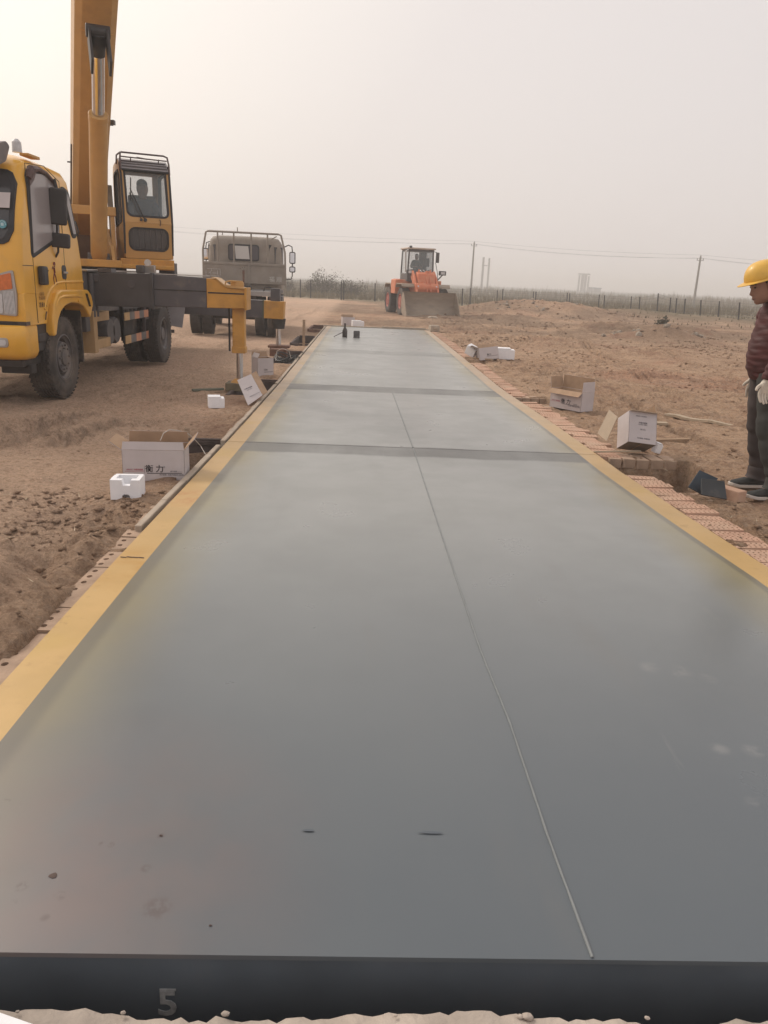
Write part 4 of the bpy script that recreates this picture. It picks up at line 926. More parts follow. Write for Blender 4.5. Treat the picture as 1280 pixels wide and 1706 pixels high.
# boom: pivot at the back, rising towards the viewer
P0 = Vector((-5.02, 14.75, 1.95)); P1 = aty(158, -30, 10.9); P1.x += .0
bdir = (P1-P0).normalized(); bside = bl.copy(); bside = (bside-bdir*bside.dot(bdir)).normalized(); bup = bside.cross(bdir)*1
if bup.z < 0: bup = -bup
def boom_sec(s0, s1, w0, h0, w1, h1, up0=0, up1=0):
    a = C(); rs = []
    for s_, w_, h, uo in ((s0, w0, h0, up0), (s1, w1, h1, up1)):
        c_ = P0+bdir*s_+bup*uo; ch = .05
        pts = [(-w_/2, h/2-ch), (-w_/2+ch, h/2), (w_/2-ch, h/2), (w_/2, h/2-ch), (w_/2, -h/2+ch*1.6), (w_/2-ch*1.6, -h/2), (-w_/2+ch*1.6, -h/2), (-w_/2, -h/2+ch*1.6)]
        rs.append([c_+bside*x+bup*y for x, y in pts])
    a.rings(rs); return a
bo = boom_sec(0, 9.5, .50, .62, .50, .62).build('boom', M_boom, crane, bevel=.006, smooth=25)
b2_ = boom_sec(9.5, 9.9, .56, .68, .56, .68).build('boom_collar', M_boom, bo, bevel=.006)
boom_sec(9.9, 10.6, .42, .52, .42, .52).build('boom_head', M_boom, bo, bevel=.006)
def bpnt(s_, x, y): return P0+bdir*s_+bside*x+bup*y
# seams and doubler plates on the boom's underside
a = C()
for s_ in (4.6, 6.2): a.beam(bpnt(s_, -.2, -.313), bpnt(s_, .2, -.313), .012, .006)
a.build('weld_seam', M_yel2, bo)
a = C(); a.cbox(bpnt(2.9, .29, -.1), (.08, .08, .06)); a.beam(bpnt(2.85, .24, -.1), bpnt(2.85, .31, -.1), .02); a.build('cable_guide', M_dark, bo)
a = C(); a.tube([bpnt(1.0, -.27, -.2), bpnt(2.4, -.275, -.22), bpnt(2.5, -.275, -.22)], .012, 6); a.beam(bpnt(2.1, -.26, -.2), bpnt(2.1, -.33, -.2), .02); a.build('sensor_rod', M_beam, bo)
# lift cylinder
cb = aty(165, 432, 12.7); ct = aty(163, 62, 10.75)
cdv = (ct-cb).normalized(); clen = (ct-cb).length
a = C(); a.cyl(cb, cb+cdv*clen*.70, .122, n=28); a.cyl(cb+cdv*clen*.68, cb+cdv*clen*.705, .128, n=28); lc = a.build('lift_cylinder', M_boom, crane, smooth=50, bevel=.006)
a = C(); a.cyl(cb+cdv*clen*.70, ct, .078, n=24); a.build('piston_rod', M_chrome, lc)
a = C(); a.cyl(ct-cdv*.22, ct+cdv*.05, .085, .10, 20); a.cyl(ct-bl*.14+cdv*.06, ct+bl*.14+cdv*.06, .075, n=20)
for s_ in (-1, 1): a.beam(ct+bl*.105*s_+cdv*.02, ct+bl*.105*s_+cdv*.02-bdir.cross(bside)*(-.5 if bdir.cross(bside).z > 0 else .5)*-1, .03, .22, up=bdir)
a.build('rod_eye', M_black, lc, bevel=.006)
a = C(); a.cyl(cb-bl*.16, cb+bl*.16, .09, n=20); a.beam(cb, cb+Vector((0, .05, -.2)), .2, .2, up=(0, 1, 0)); a.build('cylinder_foot', M_dark, lc, bevel=.006)
# ============================================================ people
def skin_obj(name, J, E_, m_, parent, root, sub=2, off=(0, 0, 0), M=None):
    names = list(J); idx = {k: i for i, k in enumerate(names)}; me = bpy.data.meshes.new(name)
    P = [Vector(J[k][0])-Vector(off) for k in names]
    if M is not None: P = [M @ q for q in P]
    me.from_pydata(P, [(idx[a], idx[b]) for a, b in E_], []); me.materials.append(m_)
    o = bpy.data.objects.new(name, me); COL.objects.link(o); o.parent = parent
    o.modifiers.new('skin', 'SKIN').use_smooth_shade = True
    sv = me.skin_vertices[0].data if me.skin_vertices else None
    if sv is None:
        bm = bmesh.new(); bm.from_mesh(me); lay = bm.verts.layers.skin.verify(); bm.to_mesh(me); bm.free(); sv = me.skin_vertices[0].data
    for k in names:
        r = J[k][1]; sv[idx[k]].radius = r if isinstance(r, tuple) else (r, r); sv[idx[k]].use_root = (k == root)
    s_ = o.modifiers.new('sub', 'SUBSURF'); s_.levels = sub; s_.render_levels = sub
    return o
def chain(J, E_, a, pts):
    prev = a
    for i, (p_, r) in enumerate(pts):
        k = '%s_%d_%d' % (a, len(J), i); J[k] = (p_, r); E_.append((prev, k)); prev = k
def hand(J, E_, wrist, palm, d, side, up, s_=1.0, curl=.5):
    """palm at `palm`, fingers along d, spread along side, curling towards -up"""
    d, side, up = Vector(d).normalized(), Vector(side).normalized(), Vector(up).normalized(); p0 = Vector(palm)
    for i, (off_, ln) in enumerate(((-.030, .062), (-.010, .072), (.010, .068), (.030, .052))):
        q0 = p0+side*off_*s_+d*.045*s_; pts = [(q0, .0095*s_)]; dd = d.copy(); q = q0
        for k in range(3):
            dd = (dd-up*curl*.55).normalized(); q = q+dd*ln*s_/3*1.15; pts.append((q, (.0088-.001*k)*s_))
        chain(J, E_, 'palm'+wrist, pts)
    q0 = p0-side*.034*s_-d*.01*s_; dd = (d*.7-side*.7).normalized()
    chain(J, E_, 'palm'+wrist, [(q0, .012*s_), (q0+dd*.03*s_, .0105*s_), (q0+(dd-up*.3).normalized()*.055*s_, .009*s_)])
def seated(name, label, loc, rz, jm, tm, arms, hair=True, parent=None, cap=None):
    t = thing(name, label, 'person', loc, rz)
    J = {'pelvis': ((0, 0, .12), (.15, .12)), 'belly': ((0, 0, .30), (.14, .11)), 'chest': ((0, -.01, .47), (.16, .115)), 'neckb': ((0, -.01, .60), .07), 'neck': ((0, -.03, .655), .062),
         'jaw': ((0, -.055, .705), (.085, .085)), 'head': ((0, -.04, .775), (.108, .115)), 'top': ((0, -.03, .85), (.085, .095))}
    E_ = [('pelvis', 'belly'), ('belly', 'chest'), ('chest', 'neckb'), ('neckb', 'neck'), ('neck', 'jaw'), ('jaw', 'head'), ('head', 'top')]
    for s_ in (-1, 1):
        k = 'L' if s_ < 0 else 'R'; el, wr = arms[0 if s_ < 0 else 1]
        J['sh'+k] = ((.17*s_, -.01, .55), .065); J['el'+k] = (el, .045); J['wr'+k] = (wr, .028)
        pd = (Vector(wr)-Vector(el)).normalized(); J['palm'+k] = (tuple(Vector(wr)+pd*.05), (.036, .018))
        E_ += [('chest', 'sh'+k), ('sh'+k, 'el'+k), ('el'+k, 'wr'+k), ('wr'+k, 'palm'+k)]
        hand(J, E_, k, Vector(wr)+pd*.06, pd, (s_, 0, 0), (0, 0, 1), 1.0, .8)
        J['hip'+k] = ((.09*s_, -.05, .08), .095); J['kn'+k] = ((.13*s_, -.45, .12), .062); J['an'+k] = ((.13*s_, -.48, -.28), .045); J['toe'+k] = ((.13*s_, -.62, -.33), .038)
        E_ += [('pelvis', 'hip'+k), ('hip'+k, 'kn'+k), ('kn'+k, 'an'+k), ('an'+k, 'toe'+k)]
    body = skin_obj('body', J, E_, M_skin, t, 'pelvis', 2)
    keep = ['pelvis', 'belly', 'chest', 'neckb', 'shL', 'shR', 'elL', 'elR', 'wrL', 'wrR']
    Jc = {k: (J[k][0], tuple(x+.03 for x in (J[k][1] if isinstance(J[k][1], tuple) else (J[k][1],)*2))) for k in keep}
    skin_obj('jacket', Jc, [e_ for e_ in E_ if e_[0] in keep and e_[1] in keep], jm, t, 'pelvis', 2)
    keep = ['pelvis', 'hipL', 'hipR', 'knL', 'knR', 'anL', 'anR']
    Jt = {k: (J[k][0], tuple(x+.018 for x in (J[k][1] if isinstance(J[k][1], tuple) else (J[k][1],)*2))) for k in keep}
    skin_obj('trousers', Jt, [e_ for e_ in E_ if e_[0] in keep and e_[1] in keep], tm, t, 'pelvis', 2)
    a = MB(); ico = bmesh.new(); bmesh.ops.create_icosphere(ico, subdivisions=3, radius=1)
    a.add([Vector((v.co.x*.088, v.co.y*.105+(-.02), v.co.z*.085+.845)) for v in ico.verts if True], [tuple(v.index for v in f.verts) for f in ico.faces])
    a.v = [Vector((v.x, max(v.y, -.095) if v.z > .83 else max(v.y, -.02+(.83-v.z)*.6), max(v.z, .79))) for v in a.v]; ico.free()
    a.build('hair' if cap is None else 'cap', cap or M_hair, t, smooth=80)
    # face: nose, brow, ears, mouth
    a = MB(); a.cyl((0, -.125, .80), (0, -.148, .775), .008, .013, 8); a.cyl((0, -.148, .775), (0, -.13, .765), .013, .009, 8); a.build('nose', M_skin, t, smooth=80)
    for s_ in (-1, 1):
        a = MB(); a.cbox((.082*s_, -.035, .79), (.014, .03, .055)); a.build('ear', M_skin, t, bevel=.006)
        a = MB(); a.cyl((.03*s_, -.122, .815), (.03*s_, -.130, .815), .010, .006, 8); a.build('eye', M_hair, t)
    a = MB(); a.cbox((0, -.122, .742), (.04, .008, .007)); a.build('mouth', mat('lip', (.22, .09, .08), .5), t)
    return t
# ============================================================ operator's cab on the crane
def CM(): return MB(CR)
x0c, x1c = .545, 1.26
mk = lambda p: MT @ Vector(p)
side_out = rpoly([(-.76, 1.60), (-.82, 1.95), (-.815, 2.25), (-.69, 2.80), (-.585, 2.98), (-.40, 3.06), (.42, 3.04), (.54, 2.9), (.58, 1.60)], [.03, .05, .1, .1, .1, .1, .12, .12, .03], 4)
oc = CM(); FS = frame_M(MT @ Vector((x0c, 0, 0)), MT.to_3x3() @ Vector((0, 1, 0)), (0, 0, 1)); FS2 = frame_M(MT @ Vector((x1c, 0, 0)), MT.to_3x3() @ Vector((0, 1, 0)), (0, 0, 1))
hole_s = rpoly([(-.70, 2.15), (-.60, 2.75), (-.45, 2.90), (.30, 2.90), (.38, 2.1)], .08, 4)
hole_s2 = rrect(-.62, -.05, 1.72, 2.05, .06, 3)
hole_r = rpoly([(-.68, 2.2), (-.57, 2.75), (-.45, 2.90), (.35, 2.90), (.42, 2.2)], .08, 4)
oc.plate(side_out, [hole_s], .03, FS); oc.plate(side_out, [hole_r], .03, FS2)
# front plates: lower panel and sloping windscreen frame
def front_frame(y0, z0, y1, z1):
    return frame_M(MT @ Vector((x0c, y0, z0)), bl, (MT.to_3x3() @ Vector((0, y1-y0, z1-z0)))), math.hypot(y1-y0, z1-z0)
W_ = x1c-x0c
Ml, hl_ = front_frame(-.775, 1.60, -.835, 2.12); Mu, hu_ = front_frame(-.835, 2.12, -.665, 2.90)
lowh = rrect(.07, W_-.07, .13, .445, .09, 5); uph = rpoly([(.06, .10), (W_-.05, .10), (W_-.06, hu_-.02), (.05, hu_-.02)], [.08, .08, .03, .03], 5)
oc.plate(rrect(0, W_, 0, hl_+.004, .01, 1), [lowh], .04, Ml); oc.plate(rrect(0, W_, 0, hu_, .01, 1), [uph], .04, Mu)
oc.box(x0c, x1c, .52, .56, 1.60, 2.0, MT); oc.box(x0c, x0c+.1, .50, .54, 2.0, 2.95, MT); oc.box(x1c-.1, x1c, .50, .54, 2.0, 2.95, MT); oc.box(x0c, x1c, .44, .50, 2.93, 3.0, MT)
oc.box(x0c+.01, x1c-.01, -.74, .56, 1.595, 1.63, MT)
opc = oc.build('operator_cab', M_boom, crane, bevel=.008, smooth=40)
a = CM(); a.prism(rpoly([(-.70, 2.89), (-.57, 3.0), (-.40, 3.075), (.42, 3.055), (.50, 3.0), (.45, 2.985), (-.38, 3.02), (-.54, 2.96), (-.66, 2.87)], .02, 2), x0c-.01, x1c+.01, 'x', MT); a.build('roof_panel', M_slab, opc, bevel=.008)
for k in range(3):
    a = CM(); yy = -.655+.06*k; zz = 2.935+.043*k; a.box(x0c+.02, x1c-.02, yy-.006, yy+.006, zz-.004, zz+.016, MT); a.build('roof_rib', M_beam, opc)
# rubber seals and glass
def seal(hole, M, nm='window_seal', t_=.012, parent=opc, mm=M_seal):
    a = CM(); a.plate(shrink(hole, -.018), [shrink(hole, .012)], .052, M); return a.build(nm, mm, parent)
s1 = seal(lowh, Ml); a = CM(); a.plate(lowh, [], .008, Ml); a.build('pane', glass_dark('foot_window_glass', (.085, .085, .09), .08), s1)
for k in range(6):
    a = CM(); xx = .13+.085*k; a.add([Ml @ Vector((xx, .14, .012)), Ml @ Vector((xx+.012, .14, .012)), Ml @ Vector((xx+.004, .44, .012)), Ml @ Vector((xx-.008, .44, .012)), Ml @ Vector((xx, .14, .02)), Ml @ Vector((xx+.012, .14, .02)), Ml @ Vector((xx+.004, .44, .02)), Ml @ Vector((xx-.008, .44, .02))], [(0, 1, 2, 3), (7, 6, 5, 4), (0, 4, 5, 1), (1, 5, 6, 2), (2, 6, 7, 3), (3, 7, 4, 0)]); a.build('guard_bar', M_beam, s1)
s2 = seal(uph, Mu); a = CM(); a.plate(uph, [], .006, Mu); a.build('pane', M_glasst, s2)
s3 = seal(hole_s, FS); a = CM(); a.plate(hole_s, [], .006, FS); a.build('pane', M_glasst, s3)
s4 = seal(hole_r, FS2); a = CM(); a.plate(hole_r, [], .006, FS2); a.build('pane', M_glasst, s4)
a = CM(); a.beam(mk((x0c-.018, -.05, 2.1)), mk((x0c-.018, -.05, 2.9)), .025); a.build('window_rail', M_seal, opc)
# dark edge pillars
for xx in (x0c-.004, x1c+.004):
    a = CM(); a.tube([mk((xx, -.79, 1.66)), mk((xx, -.848, 2.1)), mk((xx, -.82, 2.3)), mk((xx, -.70, 2.83)), mk((xx, -.60, 2.98))], .017, 8); a.build('pillar_trim', M_seal, opc)
a = CM(); a.tube([mk((x0c+.01, -.71, 2.885)), mk((x1c-.01, -.71, 2.885))], .018, 8); a.build('brow_trim', M_seal, opc)
# roof guard rail
a = CM()
a.tube([mk((x0c, -.69, 2.88)), mk((x0c, -.67, 3.05)), mk((x0c+.01, -.62, 3.12)), mk((x0c+.03, -.54, 3.145)), mk((x1c-.05, -.54, 3.145)), mk((x1c, -.58, 3.12)), mk((x1c+.01, -.66, 3.0)), mk((x1c+.01, -.70, 2.86))], .014, 8)
a.tube([mk((x0c-.0, -.66, 3.07)), mk((x1c-.02, -.66, 3.06))], .010, 8)
a.tube([mk((x0c-.04, -.45, 2.98)), mk((x0c-.035, -.5, 3.1)), mk((x0c+.02, -.54, 3.145))], .012, 8)
a.tube([mk((x0c+.16, -.6, 3.03)), mk((x0c+.16, -.66, 3.07))], .008, 6); a.tube([mk((x1c-.14, -.6, 3.03)), mk((x1c-.14, -.66, 3.07))], .008, 6)
a.build('roof_guard', mat('guard_rail_brown', (.09, .06, .06), .5), opc)
a = CM(); a.beam(mk((x0c+.28, -.45, 3.10)), mk((x0c+.40, -.60, 3.07)), .03, .02); a.build('roof_wiper', M_black, opc)
# wiper
a = CM(); pv = Mu @ Vector((.31, .04, .03)); tip = Mu @ Vector((.115, .50, .035)); tip2 = Mu @ Vector((.25, .05, .03))
a.beam(pv, tip, .012); a.beam(tip2, Mu @ Vector((.10, .44, .035)), .008); a.beam(Mu @ Vector((.115, .33, .035)), Mu @ Vector((.135, .66, .035)), .014); a.cyl(Mu @ Vector((.31, .04, .01)), Mu @ Vector((.31, .04, .06)), .025, n=12); a.cyl(Mu @ Vector((.25, .04, .01)), Mu @ Vector((.25, .04, .05)), .02, n=12)
a.build('wiper', M_black, opc)
a = CM(); a.tube([Mu @ Vector((.53, .06, .03)), Mu @ Vector((.54, .03, .05)), Ml @ Vector((.53, .50, .04))], .007, 6); a.build('washer_hose', M_black, opc)
# seat, levers
a = CM(); a.cbox(MT @ Vector((.95, .28, 2.3)), (.44, .10, .62), rz=AZ); a.cbox(MT @ Vector((.95, .02, 1.98)), (.44, .46, .12), rz=AZ); a.build('seat', M_black, opc, bevel=.03)
for xx in (.72, 1.13):
    a = CM(); a.cyl(mk((xx, -.32, 1.63)), mk((xx, -.36, 2.1)), .012, n=8); a.cyl(mk((xx, -.36, 2.1)), mk((xx, -.365, 2.16)), .022, .018, 10); a.build('control_lever', M_black, opc)
# small lamp and fittings below the cab
a = CM(); q = aty(247, 438, 12.35); a.cyl(q, q+Vector((0, -.05, 0)), .045, .05, 14); a.build('work_lamp', M_lampw, crane)
a = CM(); q = aty(234, 449, 12.3); a.cbox(q, (.12, .12, .12)); a.build('lamp_bracket', M_dark, crane, bevel=.02)
a = CM(); q = aty(250, 449, 12.5); a.cbox(q, (.16, .1, .12)); a.build('valve_block', M_alu, crane, bevel=.01)
a = CM(); q = aty(280, 452, 13.6); a.cbox(q, (.26, .2, .26)); a.build('rear_locker', M_dark, crane, bevel=.01)
pl = MT @ Vector((.93, .03, 1.93)); M_op = mat('operator_jacket', (.035, .045, .085), .8, var=.25, scale=12)
operator = seated('person', 'dark-haired crane operator in a navy jacket sitting behind the glass of the raised crane cab', pl, AZ, M_op, M_navy, [((-.26, -.12, .30), (-.21, -.30, .20)), ((.25, -.12, .30), (.19, -.32, .20))])
operator.scale = (1.0, 1.0, .98)

# ============================================================ olive flatbed truck seen from behind
T2 = thing('flatbed_truck', 'dusty olive grey truck with a rear rack seen from behind, beyond the crane outriggers', 'truck', (-3.62, 24.3, -.12), R(4))
def O2(): return MB()
a = O2(); rs = []
def ring2(x_, y0, y1, r0, r1, z, n=6):
    pts = []
    for cx, cy_, a0, r in ((x_-r1, y1-r1, 0, r1), (-x_+r1, y1-r1, 90, r1), (-x_+r0, y0+r0, 180, r0), (x_-r0, y0+r0, 270, r0)):
        for i in range(n+1):
            t = R(a0+90*i/n); pts.append((cx+r*math.cos(t), cy_+r*math.sin(t), z))
    return pts
for z, x_, y0, y1, r0, r1 in ((1.0, 1.12, .18, 2.0, .16, .1), (1.8, 1.12, .18, 2.0, .22, .1), (2.3, 1.10, .20, 1.95, .24, .15), (2.50, 1.05, .24, 1.9, .24, .2), (2.60, .98, .32, 1.8, .24, .24), (2.64, .8, .5, 1.6, .24, .24)): rs.append(ring2(x_, y0, y1, r0, r1, z))
a.rings(rs); cb2 = a.build('cab', M_olive, T2, smooth=45)
a = O2(); a.prism(rrect(-.50, .42, 1.93, 2.40, .08), .165, .3, 'y'); w2 = a.build('rear_window', M_seal, cb2)
a = O2(); a.prism(rrect(-.46, .38, 1.97, 2.36, .05), .158, .3, 'y'); a.build('pane', glass_dark('mauve_glass', (.09, .085, .10), .08), w2)
a = O2(); a.prism([(-.27, 1.98), (.14, 1.98), (.10, 2.35), (-.30, 2.35)], .150, .157, 'y'); a.build('windscreen_glare_plate', glass_dark('pale_through_glass', (.62, .60, .58), .1), w2)  # pale plate painting the window's brightness onto the rear pane
for s_ in (1, -1):
    a = O2(); Mq = Matrix.Translation((.985*s_, .30, 0)) @ Matrix.Rotation(R(42)*s_, 4, 'Z')
    a.box(-.15, .15, -.03, .02, 1.86, 2.36, Mq); q_ = a.build('quarter_window', M_glass, cb2, bevel=.01)
    a = O2(); a.box(-.10+(.13 if s_ > 0 else -.13)*0, -.02, -.033, .0, 1.80, 2.42, Matrix.Translation((.80*s_, .26, 0)) @ Matrix.Rotation(R(20)*s_, 4, 'Z')); a.build('pillar_seal', M_seal, cb2)
    a = O2(); a.box(1.10*s_-.02, 1.10*s_+.025, .52, 1.5, 1.75, 2.35); a.build('side_window', M_glass, cb2, bevel=.02)
    a = O2(); a.box(1.09*s_-.02, 1.09*s_+.04, .40, .47, 1.80, 2.40); a.build('grab_rail', M_alu, cb2, bevel=.01)
    a = O2(); a.tube([(1.10*s_, 1.9, 2.42), (1.25*s_, 2.0, 2.50), (1.36*s_, 2.0, 2.46), (1.38*s_, 2.0, 2.3), (1.38*s_, 2.0, 1.55), (1.34*s_, 2.0, 1.45), (1.12*s_, 1.9, 1.44)], .018, 8); a.build('mirror_arm', M_black, cb2)
    for z0, z1 in ((1.93, 2.30), (1.66, 1.85)):
        a = O2(); a.prism(rrect(1.28*s_ if s_ > 0 else -1.48, 1.48 if s_ > 0 else -1.28, z0, z1, .05), 1.95, 2.05, 'y'); mo = a.build('mirror', M_black, cb2, bevel=.015)
        a = O2(); a.prism(rrect(1.31*s_ if s_ > 0 else -1.45, 1.45 if s_ > 0 else -1.31, z0+.03, z1-.03, .03), 1.94, 1.955, 'y'); a.build('mirror_glass', M_mirror, mo)
# bulkhead board and rack
a = O2(); a.box(-1.2, 1.2, -.03, .03, 1.28, 1.87); bh = a.build('bulkhead', M_olive, T2, bevel=.008)
a = O2(); a.box(-1.2, 1.2, -.05, -.028, 1.80, 1.85); a.box(.10, .16, -.055, -.028, 1.25, 1.87); a.build('bulkhead_rib', M_olive, bh, bevel=.004)
a = O2()
a.tube([(-1.22, 0, 1.28), (-1.22, 0, 2.2), (-1.12, 0, 2.69), (-1.05, 0, 2.72), (1.0, 0, 2.72), (1.08, 0, 2.69), (1.2, 0, 2.2), (1.22, 0, 1.2)], .028, 8)
for xx in (-.78, -.31, .20, .68): a.tube([(xx, -.01, 1.86), (xx, -.01, 2.72)], .024, 8)
a.tube([(-.2, 0, 2.72), (-.2, 0, 2.86)], .015, 6); a.tube([(-.64, 0, 2.72), (-.64, 0, 2.62)], .015, 6); a.tube([(.95, .02, 2.66), (.80, .1, 2.58)], .015, 6)
a.build('rack', M_olive, T2)
M_wl = mat('worn_white_lettering', (.50, .47, .44), .8, var=.3, scale=40)
a = O2(); text_mesh(a, '福 顺', .17, frame_M((.92, -.034, 1.42), (1, 0, 0), (0, 0, 1)), .003, bold=.002); a.build('lettering', M_wl, bh)
a = O2(); 
for p0, p1 in (((-1.10, 1.66), (-.72, 1.66)), ((-.72, 1.66), (-.72, 1.48)), ((-1.14, 1.60), (-1.14, 1.47)), ((-1.14, 1.47), (-.76, 1.46)), ((-.98, 1.66), (-.98, 1.60)), ((-.95, 1.54), (-.80, 1.54)), ((-1.0, 1.50), (-1.0, 1.60)), ((-.80, 1.50), (-.80, 1.62)), ((-1.06, 1.52), (-1.02, 1.57))): a.beam((p0[0], -.034, p0[1]), (p1[0], -.034, p1[1]), .012, .02, up=(0, 1, 0))
a.build('worn_stencil', M_wl, bh)
a = O2()
for xx, zz in ((-.13, 1.70), (-.06, 1.73), (-.02, 1.69), (.0, 1.74)): a.cbox((xx, -.033, zz), (.02, .004, .02))
a.build('rust_spot', M_under, bh)
# low bed, rails and rear
a = O2(); a.box(-1.15, 1.15, -3.7, -.05, 1.06, 1.13); bd2 = a.build('flatbed', M_dark, T2, bevel=.006)
a = O2(); a.box(-1.16, 1.16, -3.76, -3.70, 1.02, 1.14); a.build('rear_rail', M_alu, bd2, bevel=.006)
a = O2(); a.cbox((.14, -2.2, 1.35), (.05, .05, .5)); a.cbox((.14, -2.2, 1.60), (.06, .06, .1)); a.build('post', M_rust, bd2)
for xx, ww, hh_ in ((.2, .18, .12), (-.55, .4, .1)):
    a = O2(); a.cbox((xx, -1.5, 1.13+hh_/2), (ww, .6, hh_)); a.build('cargo_bracket', M_under, bd2, bevel=.01)
a = O2(); a.tube([(.72, -2.8, 1.13), (.74, -2.8, 1.22), (.86, -2.8, 1.24), (1.0, -2.8, 1.2)], .02, 6); a.build('bent_hook', M_under, bd2)
a = O2(); a.box(.35, .42, -4.2, 1.8, .72, 1.05); a.build('chassis_rail', M_under, T2)
a = O2(); a.box(-.42, -.35, -4.2, 1.8, .72, 1.05); a.build('chassis_rail', M_under, T2)
a = O2(); a.box(-1.1, 1.12, -3.75, -3.6, .50, .60); a.box(-1.0, -.9, -3.72, -3.66, .55, 1.05); a.box(.9, 1.0, -3.72, -3.66, .55, 1.05); a.build('rear_bumper', M_beam, T2, bevel=.008)
a = O2(); a.box(.90, 1.12, -3.72, -3.60, .80, 1.0); a.build('tail_lamp', mat('tail_lamp_dull', (.12, .02, .02), .4), T2, bevel=.01)
a = O2(); a.box(-1.12, -.90, -3.72, -3.60, .80, 1.0); a.build('tail_lamp', bpy.data.materials['tail_lamp_dull'], T2, bevel=.01)
a = O2(); a.box(1.10, 1.2, -2.4, -1.2, .5, 1.0); a.build('side_locker', M_beam, T2, bevel=.02)
for s_ in (1, -1):
    for xx in (.98, .68): wheel(T2, xx*s_, -3.35, .5, .50, .26, s_, (0, 0, 0), deep=.16)
    wheel(T2, .98*s_, 1.2, .5, .50, .28, s_, (0, 0, 0))
a = O2(); a.cyl((-.9, -3.35, .5), (.9, -3.35, .5), .09, n=12); a.build('axle', M_under, T2)

# ============================================================ wheel loader
LD = thing('wheel_loader', 'orange wheel loader facing the viewer with its wide bucket lowered to the ground', 'wheel loader', (2.83, 38.1, -.12), R(192))
def W(): return MB()
def lwheel(x, y, s_): wheel(LD, x, y, .62, .63, .42, s_, (0, 0, 0), rimm=M_redrim, deep=.10, lug=True)
for s_ in (1, -1): lwheel(.93*s_, 0, s_); lwheel(.93*s_, -2.45, s_)
a = W(); a.cyl((-.9, 0, .62), (.9, 0, .62), .13, n=12); a.cyl((-.9, -2.45, .62), (.9, -2.45, .62), .13, n=12); a.build('axle', M_redrim, LD)
a = W(); a.prism([(-.85, .6), (.55, .6), (.65, 1.0), (.45, 1.9), (.1, 2.0), (-.85, 1.3)], -.42, .42, 'x'); a.build('front_frame', M_orange, LD, bevel=.02)
a = W(); a.prism([(-3.7, .75), (-.8, .75), (-.8, 1.5), (-1.9, 1.55), (-3.5, 1.65), (-3.75, 1.5)], -.62, .62, 'x'); a.build('engine_hood', M_orange, LD, bevel=.04)
# mudguards
for s_ in (1, -1):
    a = W(); a.prism([(-.75, 1.25), (-.55, 1.40), (.35, 1.40), (.5, 1.28), (.5, 1.34), (.38, 1.45), (-.57, 1.45), (-.78, 1.30)], .72*s_-.24 if s_ > 0 else -1.18, 1.18 if s_ > 0 else -.48, 'x'); a.build('mudguard', M_bucket, LD, bevel=.01)
    a = W(); a.prism([(-3.1, 1.28), (-2.9, 1.44), (-1.9, 1.44), (-1.7, 1.28), (-1.7, 1.22), (-1.95, 1.38), (-2.85, 1.38), (-3.1, 1.2)], .6 if s_ > 0 else -1.16, 1.16 if s_ > 0 else -.6, 'x'); a.build('mudguard', M_bucket, LD, bevel=.01)
    a = W(); a.prism(rpoly([(-1.75, .95), (-.95, .95), (-.85, 1.62), (-1.75, 1.62)], .05, 2), .45 if s_ > 0 else -1.16, 1.16 if s_ > 0 else -.45, 'x'); a.build('side_tank', M_orange, LD, bevel=.03)
# cab
a = W(); a.box(-.66, .66, -1.95, -.62, 1.55, 1.92); a.box(-.66, -.60, -1.95, -.62, 2.93, 2.98)
for xx in (-.63, .63):
    for yy in (-.66, -1.9): a.beam((xx, yy, 1.9), (xx*.95, yy, 2.95), .07)
a.box(-.63, .63, -1.93, -.64, 2.93, 3.02); lc_ = a.build('cab', M_dark, LD, bevel=.02)
a = W(); a.box(-.70, .70, -2.0, -.55, 3.02, 3.10); a.build('cab_roof', mat('cream_roof', (.50, .42, .35), .6, var=.1), lc_, bevel=.03)
a = W(); a.box(-.60, .60, -.655, -.645, 1.92, 2.93); a.build('windscreen', M_glasst, lc_)
for s_ in (1, -1):
    a = W(); a.box(.615*s_-.004, .615*s_+.004, -1.86, -.70, 1.92, 2.93); a.build('side_window', M_glasst, lc_)
a = W(); a.box(-.6, -.25, -1.93, -1.90, 1.92, 2.93); a.build('rear_panel', M_dark, lc_)
a = W(); a.box(-.52, -.28, -1.0, -.98, 2.25, 2.65); a.build('control_panel', M_dark, lc_)
a = W(); a.tube([(.63, -.6, 1.9), (.76, -.55, 2.0), (.80, -.55, 2.9), (.66, -.6, 3.0)], .035, 8); a.build('grab_handle', M_alu, lc_)
a = W(); a.cbox((.55, -.6, 3.12), (.12, .12, .1)); a.build('roof_lamp', M_black, lc_, bevel=.02)
a = W(); a.box(-.88, -.72, -.62, -.54, 2.45, 2.92); a.beam((-.66, -.62, 2.95), (-.80, -.58, 2.9), .03); a.build('mirror', M_black, lc_, bevel=.03)
a = W(); a.tube([(-.72, -.58, 2.45), (-.82, -.5, 1.95), (-.80, -.4, 1.7)], .015, 6); a.build('mirror_stay', M_black, lc_)
for x_, st_ in ((.62, False), (-.98, True)):
    a = W(); a.box(x_-.17, x_+.17, -.30, -.16, 1.88, 2.08); h_ = a.build('work_light', M_black, LD, bevel=.02)
    a = W(); a.box(x_-.10, x_+.10, -.165, -.15, 1.92, 2.04); a.build('lens', M_lampw, h_)
    a = W(); a.beam((x_, -.2, 1.9), (x_*.62, -.2, 1.50), .05); a.build('light_stay', M_black, h_)
